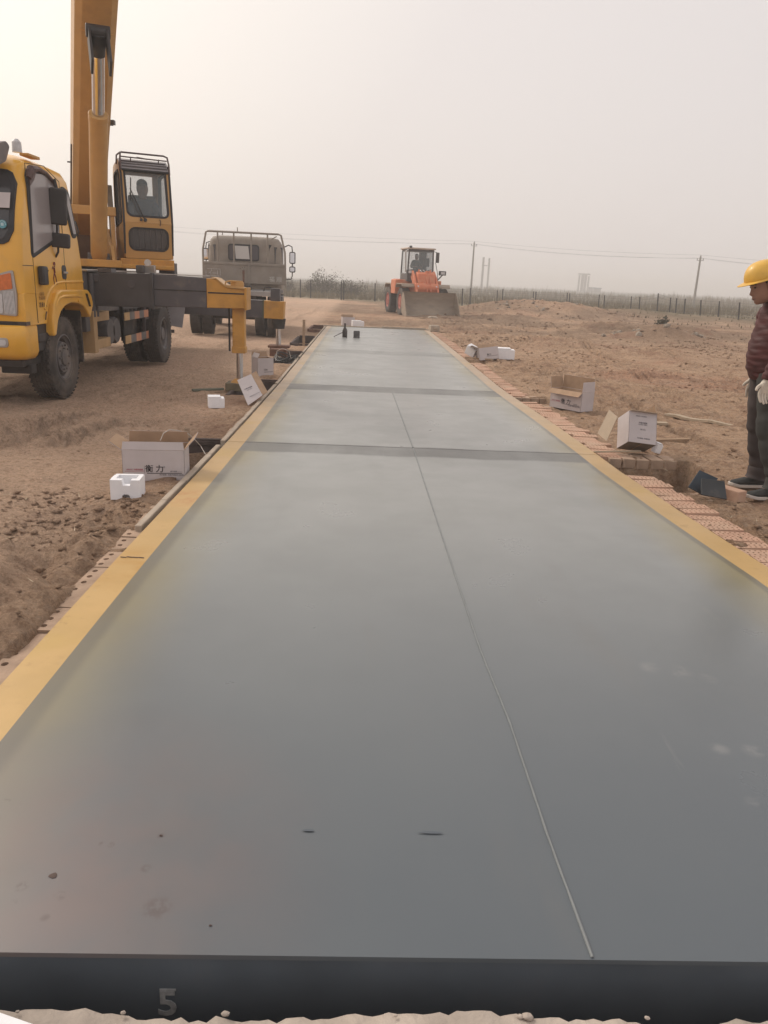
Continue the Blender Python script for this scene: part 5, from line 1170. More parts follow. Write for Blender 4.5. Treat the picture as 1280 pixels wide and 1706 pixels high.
# lift arms, cross tube, tilt lever, rams
for s_ in (1, -1):
    a = W(); a.prism([(-.35, 1.95), (-.15, 2.05), (.30, 1.75), (.75, 1.2), (.90, .62), (.80, .42), (.68, .55), (.48, 1.0), (.1, 1.45), (-.3, 1.75)], .40*s_-.05+(.12*s_), .40*s_+.05+(.12*s_), 'x'); a.build('lift_arm', M_orange, LD, bevel=.015)
    a = W(); a.prism([(-.30, 1.20), (.05, 2.10), (.15, 2.10), (.25, 1.2)], .28*s_-.025, .28*s_+.025, 'x'); a.build('tower_plate', M_orange, LD, bevel=.01)
    a = W(); a.cyl((.42*s_, -.2, 1.0), (.44*s_, .45, 1.25), .055, n=12); ra = a.build('lift_ram', M_orange, LD)
    a = W(); a.cyl((.44*s_, .45, 1.25), (.45*s_, .7, 1.35), .032, n=12); a.build('ram_rod', M_chrome, ra)
a = W(); a.cyl((-.56, .50, 1.28), (.56, .50, 1.28), .21, n=28); a.build('cross_tube', M_orange, LD, bevel=.01)
for xx in (-.17, .0):
    a = W(); a.prism([(.62, .75), (.82, .75), (.66, 1.5), (.35, 2.05), (.25, 2.02), (.42, 1.4)], xx-.025, xx+.025, 'x'); a.build('tilt_lever', M_orange, LD, bevel=.008)
a = W(); a.cyl((-.085, -.1, 1.9), (-.085, .32, 1.98), .07, n=14); a.build('tilt_ram', M_orange, LD)
for k in range(6):
    xx = -.26+.09*k; a = W(); a.tube([(xx, -.3, 1.75), (xx+.02, -.1, 2.08), (xx-.02, .12, 2.02), (xx+.03, .22, 1.7)], .022, 6); a.build('hydraulic_hose', M_alu if k % 2 else M_hose, LD)
# bucket opening forwards (towards the viewer)
prof = [(1.95, .02), (1.35, .02), (1.05, .16), (.92, .42), (.92, .72), (1.06, 1.0), (1.12, 1.07)]
a = W(); inner = [(y+ (0 if i == 0 else .03), z+.03) for i, (y, z) in enumerate(prof)]
a.prism(prof+inner[::-1], -1.28, 1.28, 'x'); bk = a.build('bucket', M_bucket, LD, smooth=40)
for s_ in (1, -1):
    a = W(); a.prism([(1.95, .01), (1.35, .01), (1.04, .15), (.90, .42), (.90, .72), (1.05, 1.02), (1.12, 1.08), (1.30, .95), (1.75, .35)], 1.28*s_-.015, 1.28*s_+.015, 'x'); a.build('bucket_side', M_bucket, bk, bevel=.005)
a = W(); a.box(-1.30, 1.30, 1.80, 2.02, .0, .035); a.build('cutting_edge', M_rust, bk)
seated('person', 'loader driver in a grey-green coat seated inside the orange loader cab', (2.83+.208*-1.35-.978*0-.03, 38.1+.978*1.35, -.12+1.92), R(12), mat('driver_coat', (.06, .07, .065), .85, var=.2), M_navy, [((-.28, -.12, .30), (-.16, -.36, .32)), ((.25, -.12, .30), (.14, -.36, .32))], cap=mat('driver_cap', (.05, .055, .05), .8))
# ============================================================ cartons, foam, boards
def rect_sheet(mb_, o, ax, ay, w_, h, t_=.004):
    M = frame_M(o, ax, ay); mb_.box(0, w_, 0, h, -t_/2, t_/2, M); return M
def carton(label, loc, rz, w_, d, h, flaps, rot=None, print_=True, white=True, group='cardboard cartons around the weighbridge', small=False, closed=False, inner=None, flapm=None):
    """local origin at the centre of the base; front face looks along -y. flaps = {side: (angle from vertical, length)}"""
    t = thing('carton', label, 'carton', loc, rz, group, rot)
    outer = M_cardw if white else M_card
    T = .004
    walls = MB(); walls.box(-w_/2, w_/2, -d/2, -d/2+T, 0, h); walls.box(-w_/2, w_/2, d/2-T, d/2, 0, h); walls.box(-w_/2, -w_/2+T, -d/2, d/2, 0, h); walls.box(w_/2-T, w_/2, -d/2, d/2, 0, h); walls.box(-w_/2+T, w_/2-T, -d/2+T, d/2-T, 0, T)
    if closed: walls.box(-w_/2, w_/2, -d/2, d/2, h-T, h)
    wb_ = walls.build('carton_body', outer, t)
    li = MB(); e_ = .0015
    li.box(-w_/2+T+e_, w_/2-T-e_, -d/2+T+.0, -d/2+T+e_, T, h-.003); li.box(-w_/2+T+e_, w_/2-T-e_, d/2-T-e_, d/2-T, T, h-.003); li.box(-w_/2+T, -w_/2+T+e_, -d/2+T, d/2-T, T, h-.003); li.box(w_/2-T-e_, w_/2-T, -d/2+T, d/2-T, T, h-.003); li.box(-w_/2+T, w_/2-T, -d/2+T, d/2-T, T+.0005, T+.002)
    if not closed: li.build('lining', M_card, wb_)
    for k, (ang, ln) in flaps.items():
        A = R(ang); a = MB(); b_ = MB()
        if k == 'back': ax, o_, out_ = Vector((-1, 0, 0)), Vector((w_/2, d/2-T/2, h)), Vector((0, 1, 0)); ww = w_
        if k == 'front': ax, o_, out_ = Vector((1, 0, 0)), Vector((-w_/2, -d/2+T/2, h)), Vector((0, -1, 0)); ww = w_
        if k == 'left': ax, o_, out_ = Vector((0, -1, 0)), Vector((-w_/2+T/2, d/2, h)), Vector((-1, 0, 0)); ww = d
        if k == 'right': ax, o_, out_ = Vector((0, 1, 0)), Vector((w_/2-T/2, -d/2, h)), Vector((1, 0, 0)); ww = d
        ay = Vector((0, 0, 1))*math.cos(A)+out_*math.sin(A); M = frame_M(o_, ax, ay)    # local z of M points outwards
        j = .008
        a.add([M @ Vector(p) for p in ((0, .002, 0), (ww, .002, 0), (ww-j, ln, 0), (j, ln, 0), (0, .002, .003), (ww, .002, .003), (ww-j, ln, .003), (j, ln, .003))], [(3, 2, 1, 0), (4, 5, 6, 7), (0, 1, 5, 4), (1, 2, 6, 5), (2, 3, 7, 6), (3, 0, 4, 7)])
        b_.add([M @ Vector(p) for p in ((0, .002, -.002), (ww, .002, -.002), (ww-j, ln, -.002), (j, ln, -.002), (0, .002, -.0005), (ww, .002, -.0005), (ww-j, ln, -.0005), (j, ln, -.0005))], [(3, 2, 1, 0), (4, 5, 6, 7), (0, 1, 5, 4), (1, 2, 6, 5), (2, 3, 7, 6), (3, 0, 4, 7)])
        f_ = a.build('flap', flapm or outer, t); b_.build('flap_inside', M_card, f_)
    if print_:
        F = frame_M((0, -d/2-.0012, 0), (1, 0, 0), (0, 0, 1)); k = w_/.44
        def tx(body, sz, x, z, m_, bold=0, nm='printing'):
            a = MB(); text_mesh(a, body, sz*k, F @ Matrix.Translation((x*k, z*h/.26, 0)), .001, bold=bold); a.build(nm, m_, wb_)
        a = MB(); a.box(-.045*k, .195*k, h*.268, h*.288, 0, .0012, F @ Matrix.Identity(4)) if False else a.add([F @ Vector(p) for p in ((-.05*k, h*.262, 0), (.20*k, h*.272, 0), (.20*k, h*.292, 0), (-.05*k, h*.282, 0))], [(0, 1, 2, 3)]); a.build('print_bar', M_ink, wb_)
        if small: tx('衡力', .05, .0, .10, M_ink, .001); 
        else:
            a = MB(); a.add([F @ Vector(p) for p in ((-.205*k, h*.325, 0), (-.065*k, h*.335, 0), (-.065*k, h*.345, 0), (-.205*k, h*.335, 0))], [(0, 1, 2, 3)]); a.build('print_line', M_inkred, wb_)
            a = MB(); a.add([F @ Vector(p) for p in ((-.0665*k, h*.27, 0), (-.0645*k, h*.27, 0), (-.0645*k, h*.52, 0), (-.0665*k, h*.52, 0))], [(0, 1, 2, 3)]); a.build('print_line', M_inkgrey, wb_)
            tx('衡 力', .058, .005, .105, M_ink, .0006); tx('®', .016, .074, .122, M_inkgrey)
            tx('HENGLI · 称重传感器', .0125, -.135, .100, M_inkred); tx('衡力传感 ———', .012, .16, .087, M_inkgrey); tx('电子衡器 · 称重传感器专业制造', .0125, .125, .058, M_inkgrey)
    return t
big = carton('big white carton with open flaps and large black characters by the left deck edge', (-1.51, 5.65, -.055), R(6), .44, .30, .235, {'back': (-4, .085), 'front': (-12, .06), 'left': (55, .11), 'right': (42, .11)})
for c_ in list(big.children):
    if c_.name.startswith('carton_body'):
        a = MB(); a.box(.205, .215, -.12, .10, .002, .004); 
carton('white and brown carton standing beyond the leaning panel beside the left deck edge', (-1.60, 12.55, -.135), R(30), .27, .26, .30, {'back': (10, .08), 'left': (-30, .08)}, small=True)
carton('open carton with tall brown flaps and white foam inside, middle one of the right-hand cartons', (2.80, 10.12, -.10), R(-54), .52, .25, .25, {'back': (-6, .17), 'front': (128, .09), 'left': (12, .15), 'right': (-3, .13)})
mb = MB(); mb.box(-.2, .2, -.125, .125, 0, .13); mb.box(-.2, .2, -.125, -.085, .13, .16); mb.box(-.2, .2, .085, .125, .13, .16); mb.box(-.2, -.15, -.085, .085, .13, .16); o = mb.build('foam_insert', M_white, bevel=.006); o.location = (2.80, 10.12, -.094); o.scale = (1.08, .92, 1); o.rotation_euler = (0, 0, R(-52)); tag(o, 'white foam insert lying inside the open brown-flapped carton', 'foam')
M_flap = mat('pale_flap_board', (.52, .42, .32), .85, var=.1, bump=.1)
tp = carton('tipped white carton with a raised brown flap on the bricks right of the nearer joint', (2.60, 7.02, .035), 0, .27, .25, .30, {'right': (-12, .09), 'front': (95, .035), 'back': (20, .1)}, rot=(R(-27), R(6), R(3)), print_=False, flapm=M_flap)
bpy.context.view_layer.update(); Mi = Matrix.LocRotScale(tp.location, tp.rotation_euler, None).inverted()
q = [aty(1030, 695, 6.86), aty(1012, 735, 6.98), aty(997, 722, 7.16), aty(1016, 683, 7.04)]; n_ = (q[1]-q[0]).cross(q[3]-q[0]).normalized(); q = [Mi @ v_ for v_ in q+[c_-n_*.005 for c_ in q]]
a = MB(); a.add(q, [(0, 1, 2, 3), (7, 6, 5, 4), (0, 4, 5, 1), (1, 5, 6, 2), (2, 6, 7, 3), (3, 7, 4, 0)]); a.build('flap', M_flap, tp)
F = frame_M((0, -.1262, 0), (1, 0, 0), (0, 0, 1))
for body, sz, x, z in (('称重传感器\nLOAD CELL', .017, 0, .185), ('QS-30t', .018, .0, .13), ('电子衡器 · 称重仪表', .014, .01, .045), ('合格证 ▪ 小心轻放', .013, -.02, .255)):
    a = MB(); text_mesh(a, body, sz, F @ Matrix.Translation((x, z, 0)), .001); a.build('printing', M_inkgrey, tp)
a = MB(); a.box(-.004, .004, -.12, .12, -.003, -.0005); a.build('bottom_tape', M_card, tp)
a = MB(); a.box(-.134, .134, -.124, .124, -.0022, -.0006); a.build('carton_bottom', mat('shaded_grey_board', (.20, .17, .14), .85, var=.25, scale=12), tp)  # darker sheet, shade on the tipped underside put into its colour
carton('small tipped carton left of the white foam block on the far right', (2.72, 16.75, -.13), 0, .42, .30, .26, {'left': (60, .16), 'back': (30, .12)}, rot=(R(-14), R(-8), R(8)), small=True)
carton('bluish white carton beyond the far end of the deck, left of a foam block', (-.55, 27.6, -.13), R(12), .42, .3, .28, {'back': (20, .08), 'right': (30, .06)}, print_=False)
# leaning white panel = flattened carton resting on the rim
pn = thing('flattened_carton', 'flattened white carton panel leaning against the left rim by the outrigger foot', 'carton panel', (-1.42, 9.55, -.13), 0, None, (0, 0, 0))
c4 = [aty(395, 634, 9.75), aty(418, 624, 9.85), aty(437, 659, 9.55), aty(413, 676, 9.35)]
Lp = Vector((-1.42, 9.55, -.13)); nrm_ = (c4[1]-c4[0]).cross(c4[3]-c4[0]).normalized()
a = MB(Lp); q = c4+[c-nrm_*.006 for c in c4]; a.add(q, [(0, 1, 2, 3), (7, 6, 5, 4), (0, 4, 5, 1), (1, 5, 6, 2), (2, 6, 7, 3), (3, 7, 4, 0)]); fp = a.build('panel', M_cardw, pn)
a = MB(Lp); b0, b1 = c4[1], c4[2]; o2 = Vector((.05, .09, .03)); q = [b0, b0+o2, b1+o2, b1]; nn = (q[1]-q[0]).cross(q[3]-q[0]).normalized(); q = q+[c-nn*.006 for c in q]
a.add(q, [(0, 1, 2, 3), (7, 6, 5, 4), (0, 4, 5, 1), (1, 5, 6, 2), (2, 6, 7, 3), (3, 7, 4, 0)]); a.build('folded_side', M_card, pn)
Mp_ = frame_M(c4[3]*.5+c4[0]*.5+(c4[1]-c4[0])*.5+nrm_*.0, (c4[1]-c4[0]), (c4[0]-c4[3]))
sgn_ = 1 if Mp_.to_3x3().col[2].dot(CAM-c4[0]) > 0 else -1
for body, sz, x, z in (('称重传感器', .022, 0, .03), ('LOAD CELL', .014, 0, 0)):
    a = MB(Lp); text_mesh(a, body, sz, Mp_ @ Matrix.Translation((x, z, .008)), .001); a.build('printing', M_inkgrey, fp)
a = MB(Lp); a.beam(Mp_ @ Vector((-.07, -.12, .006)), Mp_ @ Vector((.08, -.115, .006)), .006, .002); a.build('print_bar', M_inkgrey, fp)
def foam(label, loc, rz, w_, d, h, t_=.03, notch=True, rot=None, open_=True):
    t = MB()
    if open_:
        t.plate(rrect(-w_/2, w_/2, 0, h, .01, 3), [], t_, frame_M((0, d/2-t_/2, 0), (1, 0, 0), (0, 0, 1)))
        fr = [(-w_/2, 0), (-.02, 0), (-.02, h*.22), (-.005, h*.28), (.018, h*.26), (.028, h*.2), (.03, 0), (w_/2, 0), (w_/2, h), (.04, h), (.032, h*.72), (-.012, h*.72), (-.02, h), (-w_/2, h)] if notch else rrect(-w_/2, w_/2, 0, h, .01, 3)
        t.prism(fr, -d/2, -d/2+t_*1.6, 'y'); t.box(-w_/2, -w_/2+t_, -d/2+t_*1.6, d/2-t_, 0, h); t.box(w_/2-t_, w_/2, -d/2+t_*1.6, d/2-t_, 0, h); t.box(-w_/2+t_, w_/2-t_, -d/2+t_*1.6, d/2-t_, 0, h*.3)
    else:
        t.box(-w_/2, w_/2, -d/2, d/2, 0, h*.86); t.box(-w_/2, w_/2*.55, -d/2, d/2, h*.86+.0005, h); 
    o = t.build('foam_block', M_white, bevel=.006, seg=2); o.location = loc; o.rotation_euler = rot or (0, 0, rz)
    return tag(o, label, 'foam block', 'white foam packing blocks')
foam('white notched foam block in front of the big printed carton', (-1.535, 5.0, -.028), R(4), .19, .17, .135)
foam('small white foam block on the soil left of the leaning panel', (-1.735, 9.25, -.115), R(14), .19, .17, .14, open_=False)
foam('white foam block beside the far tipped carton on the right of the deck', (3.15, 17.15, -.12), R(-4), .40, .30, .24, open_=False)
foam('small white foam piece leaning at the corner of the nearer tipped carton', (2.80, 7.05, -.02), 0, .07, .06, .10, rot=(R(8), R(14), R(20)), open_=False)
foam('white foam block beyond the far end of the deck', (-.20, 27.0, -.12), R(10), .40, .26, .20, open_=False)
foam('small tilted foam chunk left of the far tipped carton', (2.36, 16.95, -.04), 0, .22, .18, .2, rot=(R(10), R(24), R(-30)), open_=False)
# loose cable loop, stakes, planks
def single(name, label, cat, mb_, m_, loc, group=None, **k):
    o = mb_.build(name, m_, **k); o.location = loc; return tag(o, label, cat, group)
Lq = Vector((-1.35, 5.95, .1)); a = MB(Lq)
pts = [aty(267, 734, 5.72), aty(272, 722, 5.75), aty(282, 716, 5.8), aty(296, 717, 5.85), aty(312, 722, 5.95), aty(322, 730, 6.1), aty(334, 743, 6.35), aty(342, 757, 6.2)]
a.tube(pts, .0035, 6); single('cable', 'thin pale cable looping from the big carton into the dark recess', 'cable', a, M_cable, Lq)
def stake(label, u, v0, v1, y, w_=.05, m_=M_wood):
    p1 = aty(u, v0, y); L_ = Vector((p1.x, y, -.15)); a = MB(L_); a.cbox((p1.x, y, (p1.z-.3)/2+.0), (w_, w_*.8, p1.z+.3)); return single('stake', label, 'stake', a, m_, L_, 'wooden stakes left of the deck', bevel=.006)
stake('short wooden stake behind the big carton at the nearer recess', 311, 713, 735, 7.0, .045)
stake('tall wooden stake standing at the far boarded recess', 506, 533, 570, 18.5, .06)
def plank(label, p0, p1, w_, t_, m_=M_woodp, cat='plank', warp=0):
    c_ = (p0+p1)/2; a = MB(c_); n = 6; pts = [p0.lerp(p1, i/n)+Vector((0, 0, warp*math.sin(i*1.9)*.01)) for i in range(n+1)]
    d = (p1-p0).normalized(); s_ = Vector((-d.y, d.x, 0)).normalized(); rs = []
    for i, p_ in enumerate(pts):
        k = 1-.35*warp*(i/n); rs.append([p_+s_*w_/2*k, p_-s_*w_/2*k, p_-s_*w_/2*k+Vector((0, 0, t_)), p_+s_*w_/2*k+Vector((0, 0, t_))])
    a.rings(rs); return single('plank', label, cat, a, m_, c_, 'loose boards on the soil', bevel=.004, smooth=20)
def gp(u, v, dz=0):
    p_ = put(u, v); p_.z += dz; return p_
plank('straight brown board lying on the soil right of the tipped carton', gp(1084, 741), gp(1149, 739), .05, .055, mat('brown_board', (.33, .22, .135), .85, var=.15, stretch=(1, 8, 8), bump=.2))
plank('long splintered pale board lying on the soil left of the worker', gp(1110, 694, .005), gp(1224, 713, .005), .09, .035, M_woodp, warp=1)
plank('short pale board lying behind the tipped carton', gp(1068, 706), gp(1112, 708), .09, .03)
plank('thin dark green pole lying on the soil left of the outrigger foot', gp(320, 652), gp(372, 650), .05, .03, mat('green_pole', (.13, .14, .10), .7))
plank('narrow pale batten lying across the bricks under the tipped carton', aty(990, 754, 6.86), aty(1068, 753, 6.90), .022, .014, M_woodp)
plank('dark batten lying across the bricks in front of the far tipped carton', gp(776, 599, .02), gp(822, 603, .02), .06, .04, M_wood)
# outrigger pads
def pad(label, loc, parts, m_): 
    a = MB(loc)
    for c_, d_ in parts: a.cbox(Vector(loc)+Vector(c_), d_)
    return single('outrigger_pad', label, 'pad', a, m_, loc, 'pads under the crane outriggers', bevel=.008)
pad('stacked olive blocks under the near outrigger foot', (-1.70, 10.86, -.13), [((0, 0, .055), (.36, .3, .11))], mat('olive_block', (.17, .14, .09), .85, var=.2))
pad('rusty steel plates under the far outrigger foot', (-1.84, 17.15, -.13), [((.02, 0, .085), (.46, .36, .05)), ((.0, .05, .03), (.36, .3, .06))], M_rust)
for k, (x_, y_) in enumerate(((-7.75, 10.86), (-7.75, 17.15))):
    pass
a = MB((-1.66, 15.4, -.15)); a.cbox((-1.70, 15.9, -.07), (.34, .26, .16)); single('timber_block', 'rust-brown timber block between the far outrigger foot and the hose recess', 'block', a, M_rust, (-1.66, 15.4, -.15), bevel=.01)
a = MB((-1.5, 15.2, -.1)); rb = random.Random(4)
for k in range(4):
    r_ = .17+.02*k; a.tube([(-1.47+r_*math.cos(t), 15.3+r_*1.6*math.sin(t), -.14+.06*math.sin(t*2+k)+.02*k) for t in np.linspace(0, 6.0, 28)], .012, 6)
single('hose_coil', 'coiled dark hose lying in the open recess left of the deck', 'hose', a, M_hose, (-1.5, 15.2, -.1))
a = MB((-1.5, 14.75, -.05)); a.tube([(-1.62, 14.62, -.10), (-1.60, 14.66, .08), (-1.5, 14.7, .13), (-1.38, 14.72, .08), (-1.34, 14.7, -.05)], .006, 6); single('cable', 'thin grey cable arching over the hose recess', 'cable', a, M_cable, (-1.5, 14.75, -.05))
# two black rubber plates propped by the worker's shoes
M_plate = mat('black_plate', (.035, .038, .042), .55, var=.2, dust=DUST, dust_amt=.1); M_plateb = mat('blue_black_plate', (.035, .05, .068), .5, var=.2, dust=DUST, dust_amt=.08)
def quad_plate(label, uv, ys_, m_, t_=.012):
    q = [aty(u, v, y) for (u, v), y in zip(uv, ys_)]; L_ = (q[0]+q[2])/2; n_ = (q[1]-q[0]).cross(q[3]-q[0]).normalized(); a = MB(L_); q = q+[c-n_*t_ for c in q]
    a.add(q, [(0, 1, 2, 3), (7, 6, 5, 4), (0, 4, 5, 1), (1, 5, 6, 2), (2, 6, 7, 3), (3, 7, 4, 0)]); return single('rubber_plate', label, 'plate', a, m_, L_, 'dark square plates propped on the bricks', bevel=.003)
quad_plate('blue-black plate standing behind the other, nearer the deck', [(1146, 812), (1165, 784), (1196, 798), (1172, 826)], [5.52, 5.62, 5.66, 5.50], M_plateb)
quad_plate('black plate propped in front of the blue-black one beside the shoes', [(1168, 825), (1168, 798), (1207, 803), (1211, 833)], [5.40, 5.50, 5.50, 5.36], M_plate)
a = MB((2.82, 5.46, -.04)); a.cbox((2.80, 5.52, 0), (.10, .22, .09), rz=.5); single('brick', 'reddish brick half buried right of the black plates', 'brick', a, M_brick, (2.82, 5.46, -.04), bevel=.006)
# bottle, box and bar on the deck
q = gp(576, 557); zt = zd(21.4)+.001; L_ = Vector((-.50, 21.4, zt)); a = MB(L_)
a.lathe([(0, 0), (.062, 0), (.068, .01), (.068, .17), (.055, .21), (.026, .26), (.022, .36), (.024, .37), (0, .37)], Matrix.Translation(L_) @ Matrix.Rotation(-math.pi/2, 4, 'Y'), 24); single('bottle', 'dark bottle standing on the deck near its far end', 'bottle', a, mat('dark_bottle_glass', (.03, .022, .02), .15), L_)
L_ = Vector((-.18, 21.4, zt)); a = MB(L_); a.cbox(L_+Vector((0, 0, .085)), (.17, .12, .17)); a.cbox(L_+Vector((0, 0, .175)), (.15, .10, .012)); single('meter_box', 'small dark grey box standing on the deck right of the bottle', 'box', a, M_dark, L_, bevel=.01)
L_ = Vector((-.65, 21.4, zt)); a = MB(L_); a.beam(L_+Vector((-.14, -.1, .012)), L_+Vector((.10, .05, .13)), .016); single('pry_bar', 'thin dark bar leaning against the bottle on the deck', 'bar', a, M_dark, L_)
L_ = Vector((2.35, 25.9, -.12)); a = MB(L_); a.cbox(L_+Vector((0, 0, .1)), (.3, .3, .2), rz=.2); a.cbox(L_+Vector((.05, -.16, .12)), (.16, .03, .1)); single('concrete_chunk', 'pale broken block at the far right corner of the deck', 'block', a, M_pale, L_, bevel=.02)
L_ = Vector((1.5, 35.2, -.1)); rb = random.Random(2)
for k, (u, v, s_) in enumerate(((722, 531, .16), (706, 531, .1), (740, 531, .12), (1060, 712, .03))):
    p_ = put(u, v); a = MB(p_); ico = bmesh.new(); bmesh.ops.create_icosphere(ico, subdivisions=2, radius=s_)
    a.add([Vector((v_.co.x*1.5, v_.co.y, v_.co.z*.5))*rb.uniform(.8, 1.15)+p_+Vector((0, 0, s_*.2)) for v_ in ico.verts], [tuple(x.index for x in f.verts) for f in ico.faces]); ico.free()
    o = single('soil_clod', ['pale clod in the middle before the loader bucket', 'left clod before the loader bucket', 'right clod before the loader bucket', 'small pale stone behind the tipped carton'][k], 'clod', a, M_pale if k in (0, 3) else M_soil, p_, smooth=60)
# pale stones and clods scattered near the deck (one of each is a stone of its own)
NUMW = 'smallest small little rounded flat crumbly'.split()
def stones(seedv, n, x0, x1, y0, y1, s0, s1, grp, lab):
    rb = random.Random(seedv); ico = bmesh.new(); bmesh.ops.create_icosphere(ico, subdivisions=2, radius=1); mes = []
    for k in range(4):
        a = MB(); r2 = random.Random(seedv*7+k); a.add([Vector((v.co.x*1.3, v.co.y, v.co.z*.62))*(1+r2.uniform(-.22, .22)) for v in ico.verts], [tuple(v.index for v in f.verts) for f in ico.faces]); mes.append(a)
    ico.free(); base = []
    for k in range(n):
        x, y = rb.uniform(x0, x1), rb.uniform(y0, y1); s_ = s0*(s1/s0)**(rb.random()**2.2)
        if k < 4: o = mes[k].build('soil_lump', M_soil, smooth=50); base.append(o)
        else: o = base[k % 4].copy(); COL.objects.link(o)
        o.location = (x, y, gh(x, y)+s_*.12); o.scale = (s_, s_, s_*rb.uniform(.7, 1)); o.rotation_euler = (rb.uniform(-.5, .5), rb.uniform(-.5, .5), rb.uniform(0, 6.28))
        tag(o, lab, 'soil lump', grp)
stones(21, 26, -2.9, -1.45, 2.2, 5.2, .010, .030, 'clods on the soil left of the deck', 'dark clod lying on the broken soil left of the near deck edge')
stones(22, 60, 2.75, 7, 5.0, 14, .012, .055, 'clods on the soil right of the deck', 'clod of earth lying on the rough soil right of the deck')
stones(23, 36, 4, 14, 14, 36, .03, .14, 'clods on the rough ground behind', 'large clod on the rough ground between the cartons and the fence')

def crumbs(name, n, gen, smin, smax, seed):
    rb = np.random.default_rng(seed); base_v = np.array([(1.3, 0, 0), (-1.2, .1, 0), (0, 1, .1), (.1, -1, 0), (0, .1, .75), (.05, 0, -.6)]); base_f = np.array([(0, 2, 4), (2, 1, 4), (1, 3, 4), (3, 0, 4), (2, 0, 5), (1, 2, 5), (3, 1, 5), (0, 3, 5)])
    x, y = gen(rb, n); keep = rb.random(len(x)) < .12+.88*ss(.42, .7, vnoise(x*1.1, y*.9, 71)); x, y = x[keep], y[keep]
    ok = (x < np.interp(y, LY, LX)-.12) | (x > np.interp(y, RY, RX)+.3)
    for x0, x1, y0, y1 in PITS: ok &= ~((x > x0-.08) & (x < x1+.08) & (y > y0-.05) & (y < y1+.05))
    x, y = x[ok], y[ok]; z, _ = ground_h(x, y); m = len(x); s_ = smin*(smax/smin)**(rb.random(m)**2.6)*(1+np.maximum(0, y-8)/14)
    a = rb.random(m)*6.28; ca, sa = np.cos(a), np.sin(a); jit = 1+rb.uniform(-.35, .35, (m, 6, 3)); v = base_v[None]*jit*s_[:, None, None]
    vx = v[..., 0]*ca[:, None]-v[..., 1]*sa[:, None]+x[:, None]; vy = v[..., 0]*sa[:, None]+v[..., 1]*ca[:, None]+y[:, None]; vz = v[..., 2]+z[:, None]+s_[:, None]*.15
    co = np.stack([vx, vy, vz], -1).reshape(-1, 3); f = (base_f[None]+(np.arange(m)*6)[:, None, None]).reshape(-1, 3)
    me = bpy.data.meshes.new(name); me.vertices.add(len(co)); me.vertices.foreach_set('co', co.astype(np.float32).ravel()); me.loops.add(f.size); me.loops.foreach_set('vertex_index', f.astype(np.int32).ravel()); me.polygons.add(len(f)); me.polygons.foreach_set('loop_start', np.arange(0, f.size, 3, dtype=np.int32)); me.update(calc_edges=True); me.validate()
    me.materials.append(M_soil); o = bpy.data.objects.new(name, me); COL.objects.link(o); return tag(o, 'loose crumbs of earth strewn over the soil', 'soil crumbs', None, 'stuff')
crumbs('soil_crumbs', 9000, lambda r, n: (r.uniform(-6, -1.3, n), 1.6+9*r.random(n)**1.3), .003, .016, 1)
crumbs('soil_crumbs', 6000, lambda r, n: (r.uniform(-2.9, -1.3, n), r.uniform(1.8, 5.2, n)), .004, .032, 2)
crumbs('soil_crumbs', 18000, lambda r, n: (2.4+11*r.random(n)**1.2, 4+22*r.random(n)**1.3), .004, .024, 3)
crumbs('soil_crumbs', 4000, lambda r, n: (r.uniform(0, 16, n), r.uniform(22, 50, n)), .008, .03, 4)
rb = np.random.default_rng(12); V = []; F_ = []
for i in range(900):
    x = 2.6+7*rb.random()**1.5 if i % 3 else rb.uniform(-5.5, -1.5); y = 3.5+14*rb.random()**1.4; z = gh(x, y)+.006; a_ = rb.uniform(0, 3.14); l_ = rb.uniform(.015, .06); w_ = .0016+.0002*y; c_, s_ = math.cos(a_), math.sin(a_); j = len(V)
    V += [(x-l_*c_-w_*s_, y-l_*s_+w_*c_, z), (x-l_*c_+w_*s_, y-l_*s_-w_*c_, z), (x+l_*c_, y+l_*s_, z+rb.uniform(0, .015))]; F_.append((j, j+1, j+2))
me = bpy.data.meshes.new('straw_litter'); me.from_pydata(V, [], F_); me.materials.append(mat('straw', (.55, .46, .32), .9)); o = bpy.data.objects.new('straw_litter', me); COL.objects.link(o); tag(o, 'bits of dry straw and chips strewn over the soil', 'straw litter', None, 'stuff')
# ============================================================ worker
WK = Vector((3.03, 5.70, -.03))
M_jack = mat('maroon_quilted_nylon', (.070, .020, .020), .6, var=.35, scale=9, spec=.25)
t_ = M_jack.node_tree; wv = t_.nodes.new('ShaderNodeTexWave'); wv.bands_direction = 'Z'; wv.inputs['Scale'].default_value = 7.5; wv.inputs['Distortion'].default_value = 1.6; wv.inputs['Detail'].default_value = 2; wv.inputs['Detail Scale'].default_value = 2.2
tc_ = t_.nodes.new('ShaderNodeTexCoord'); t_.links.new(tc_.outputs['Object'], wv.inputs[0]); pw = t_.nodes.new('ShaderNodeMath'); pw.operation = 'POWER'; t_.links.new(wv.outputs['Fac'], pw.inputs[0]); pw.inputs[1].default_value = .45
bp_ = t_.nodes.new('ShaderNodeBump'); bp_.inputs['Strength'].default_value = 1; bp_.inputs['Distance'].default_value = .0015; t_.links.new(pw.outputs[0], bp_.inputs['Height']); t_.links.new(bp_.outputs[0], t_.nodes['Principled BSDF'].inputs['Normal'])
M_trou = mat('dark_work_trousers', (.035, .036, .033), .8, var=.35, scale=5, bump=.5, bscale=9, dust=(.12, .10, .08), dust_amt=.12)
M_trou2 = mat('faded_brown_trousers', (.050, .038, .037), .8, var=.3, scale=5, bump=.5, bscale=9)
M_glovw = mat('white_knit_glove', (.62, .56, .48), .9, var=.12, scale=30, bump=.3, bscale=120)
M_glovb = mat('navy_rubber_palm', (.018, .02, .06), .6, var=.2)
M_helm = mat('yellow_hard_hat', (.74, .44, .07), .42, var=.08, scale=12, coat=.08, dust=(.5, .36, .18), dust_amt=.1)
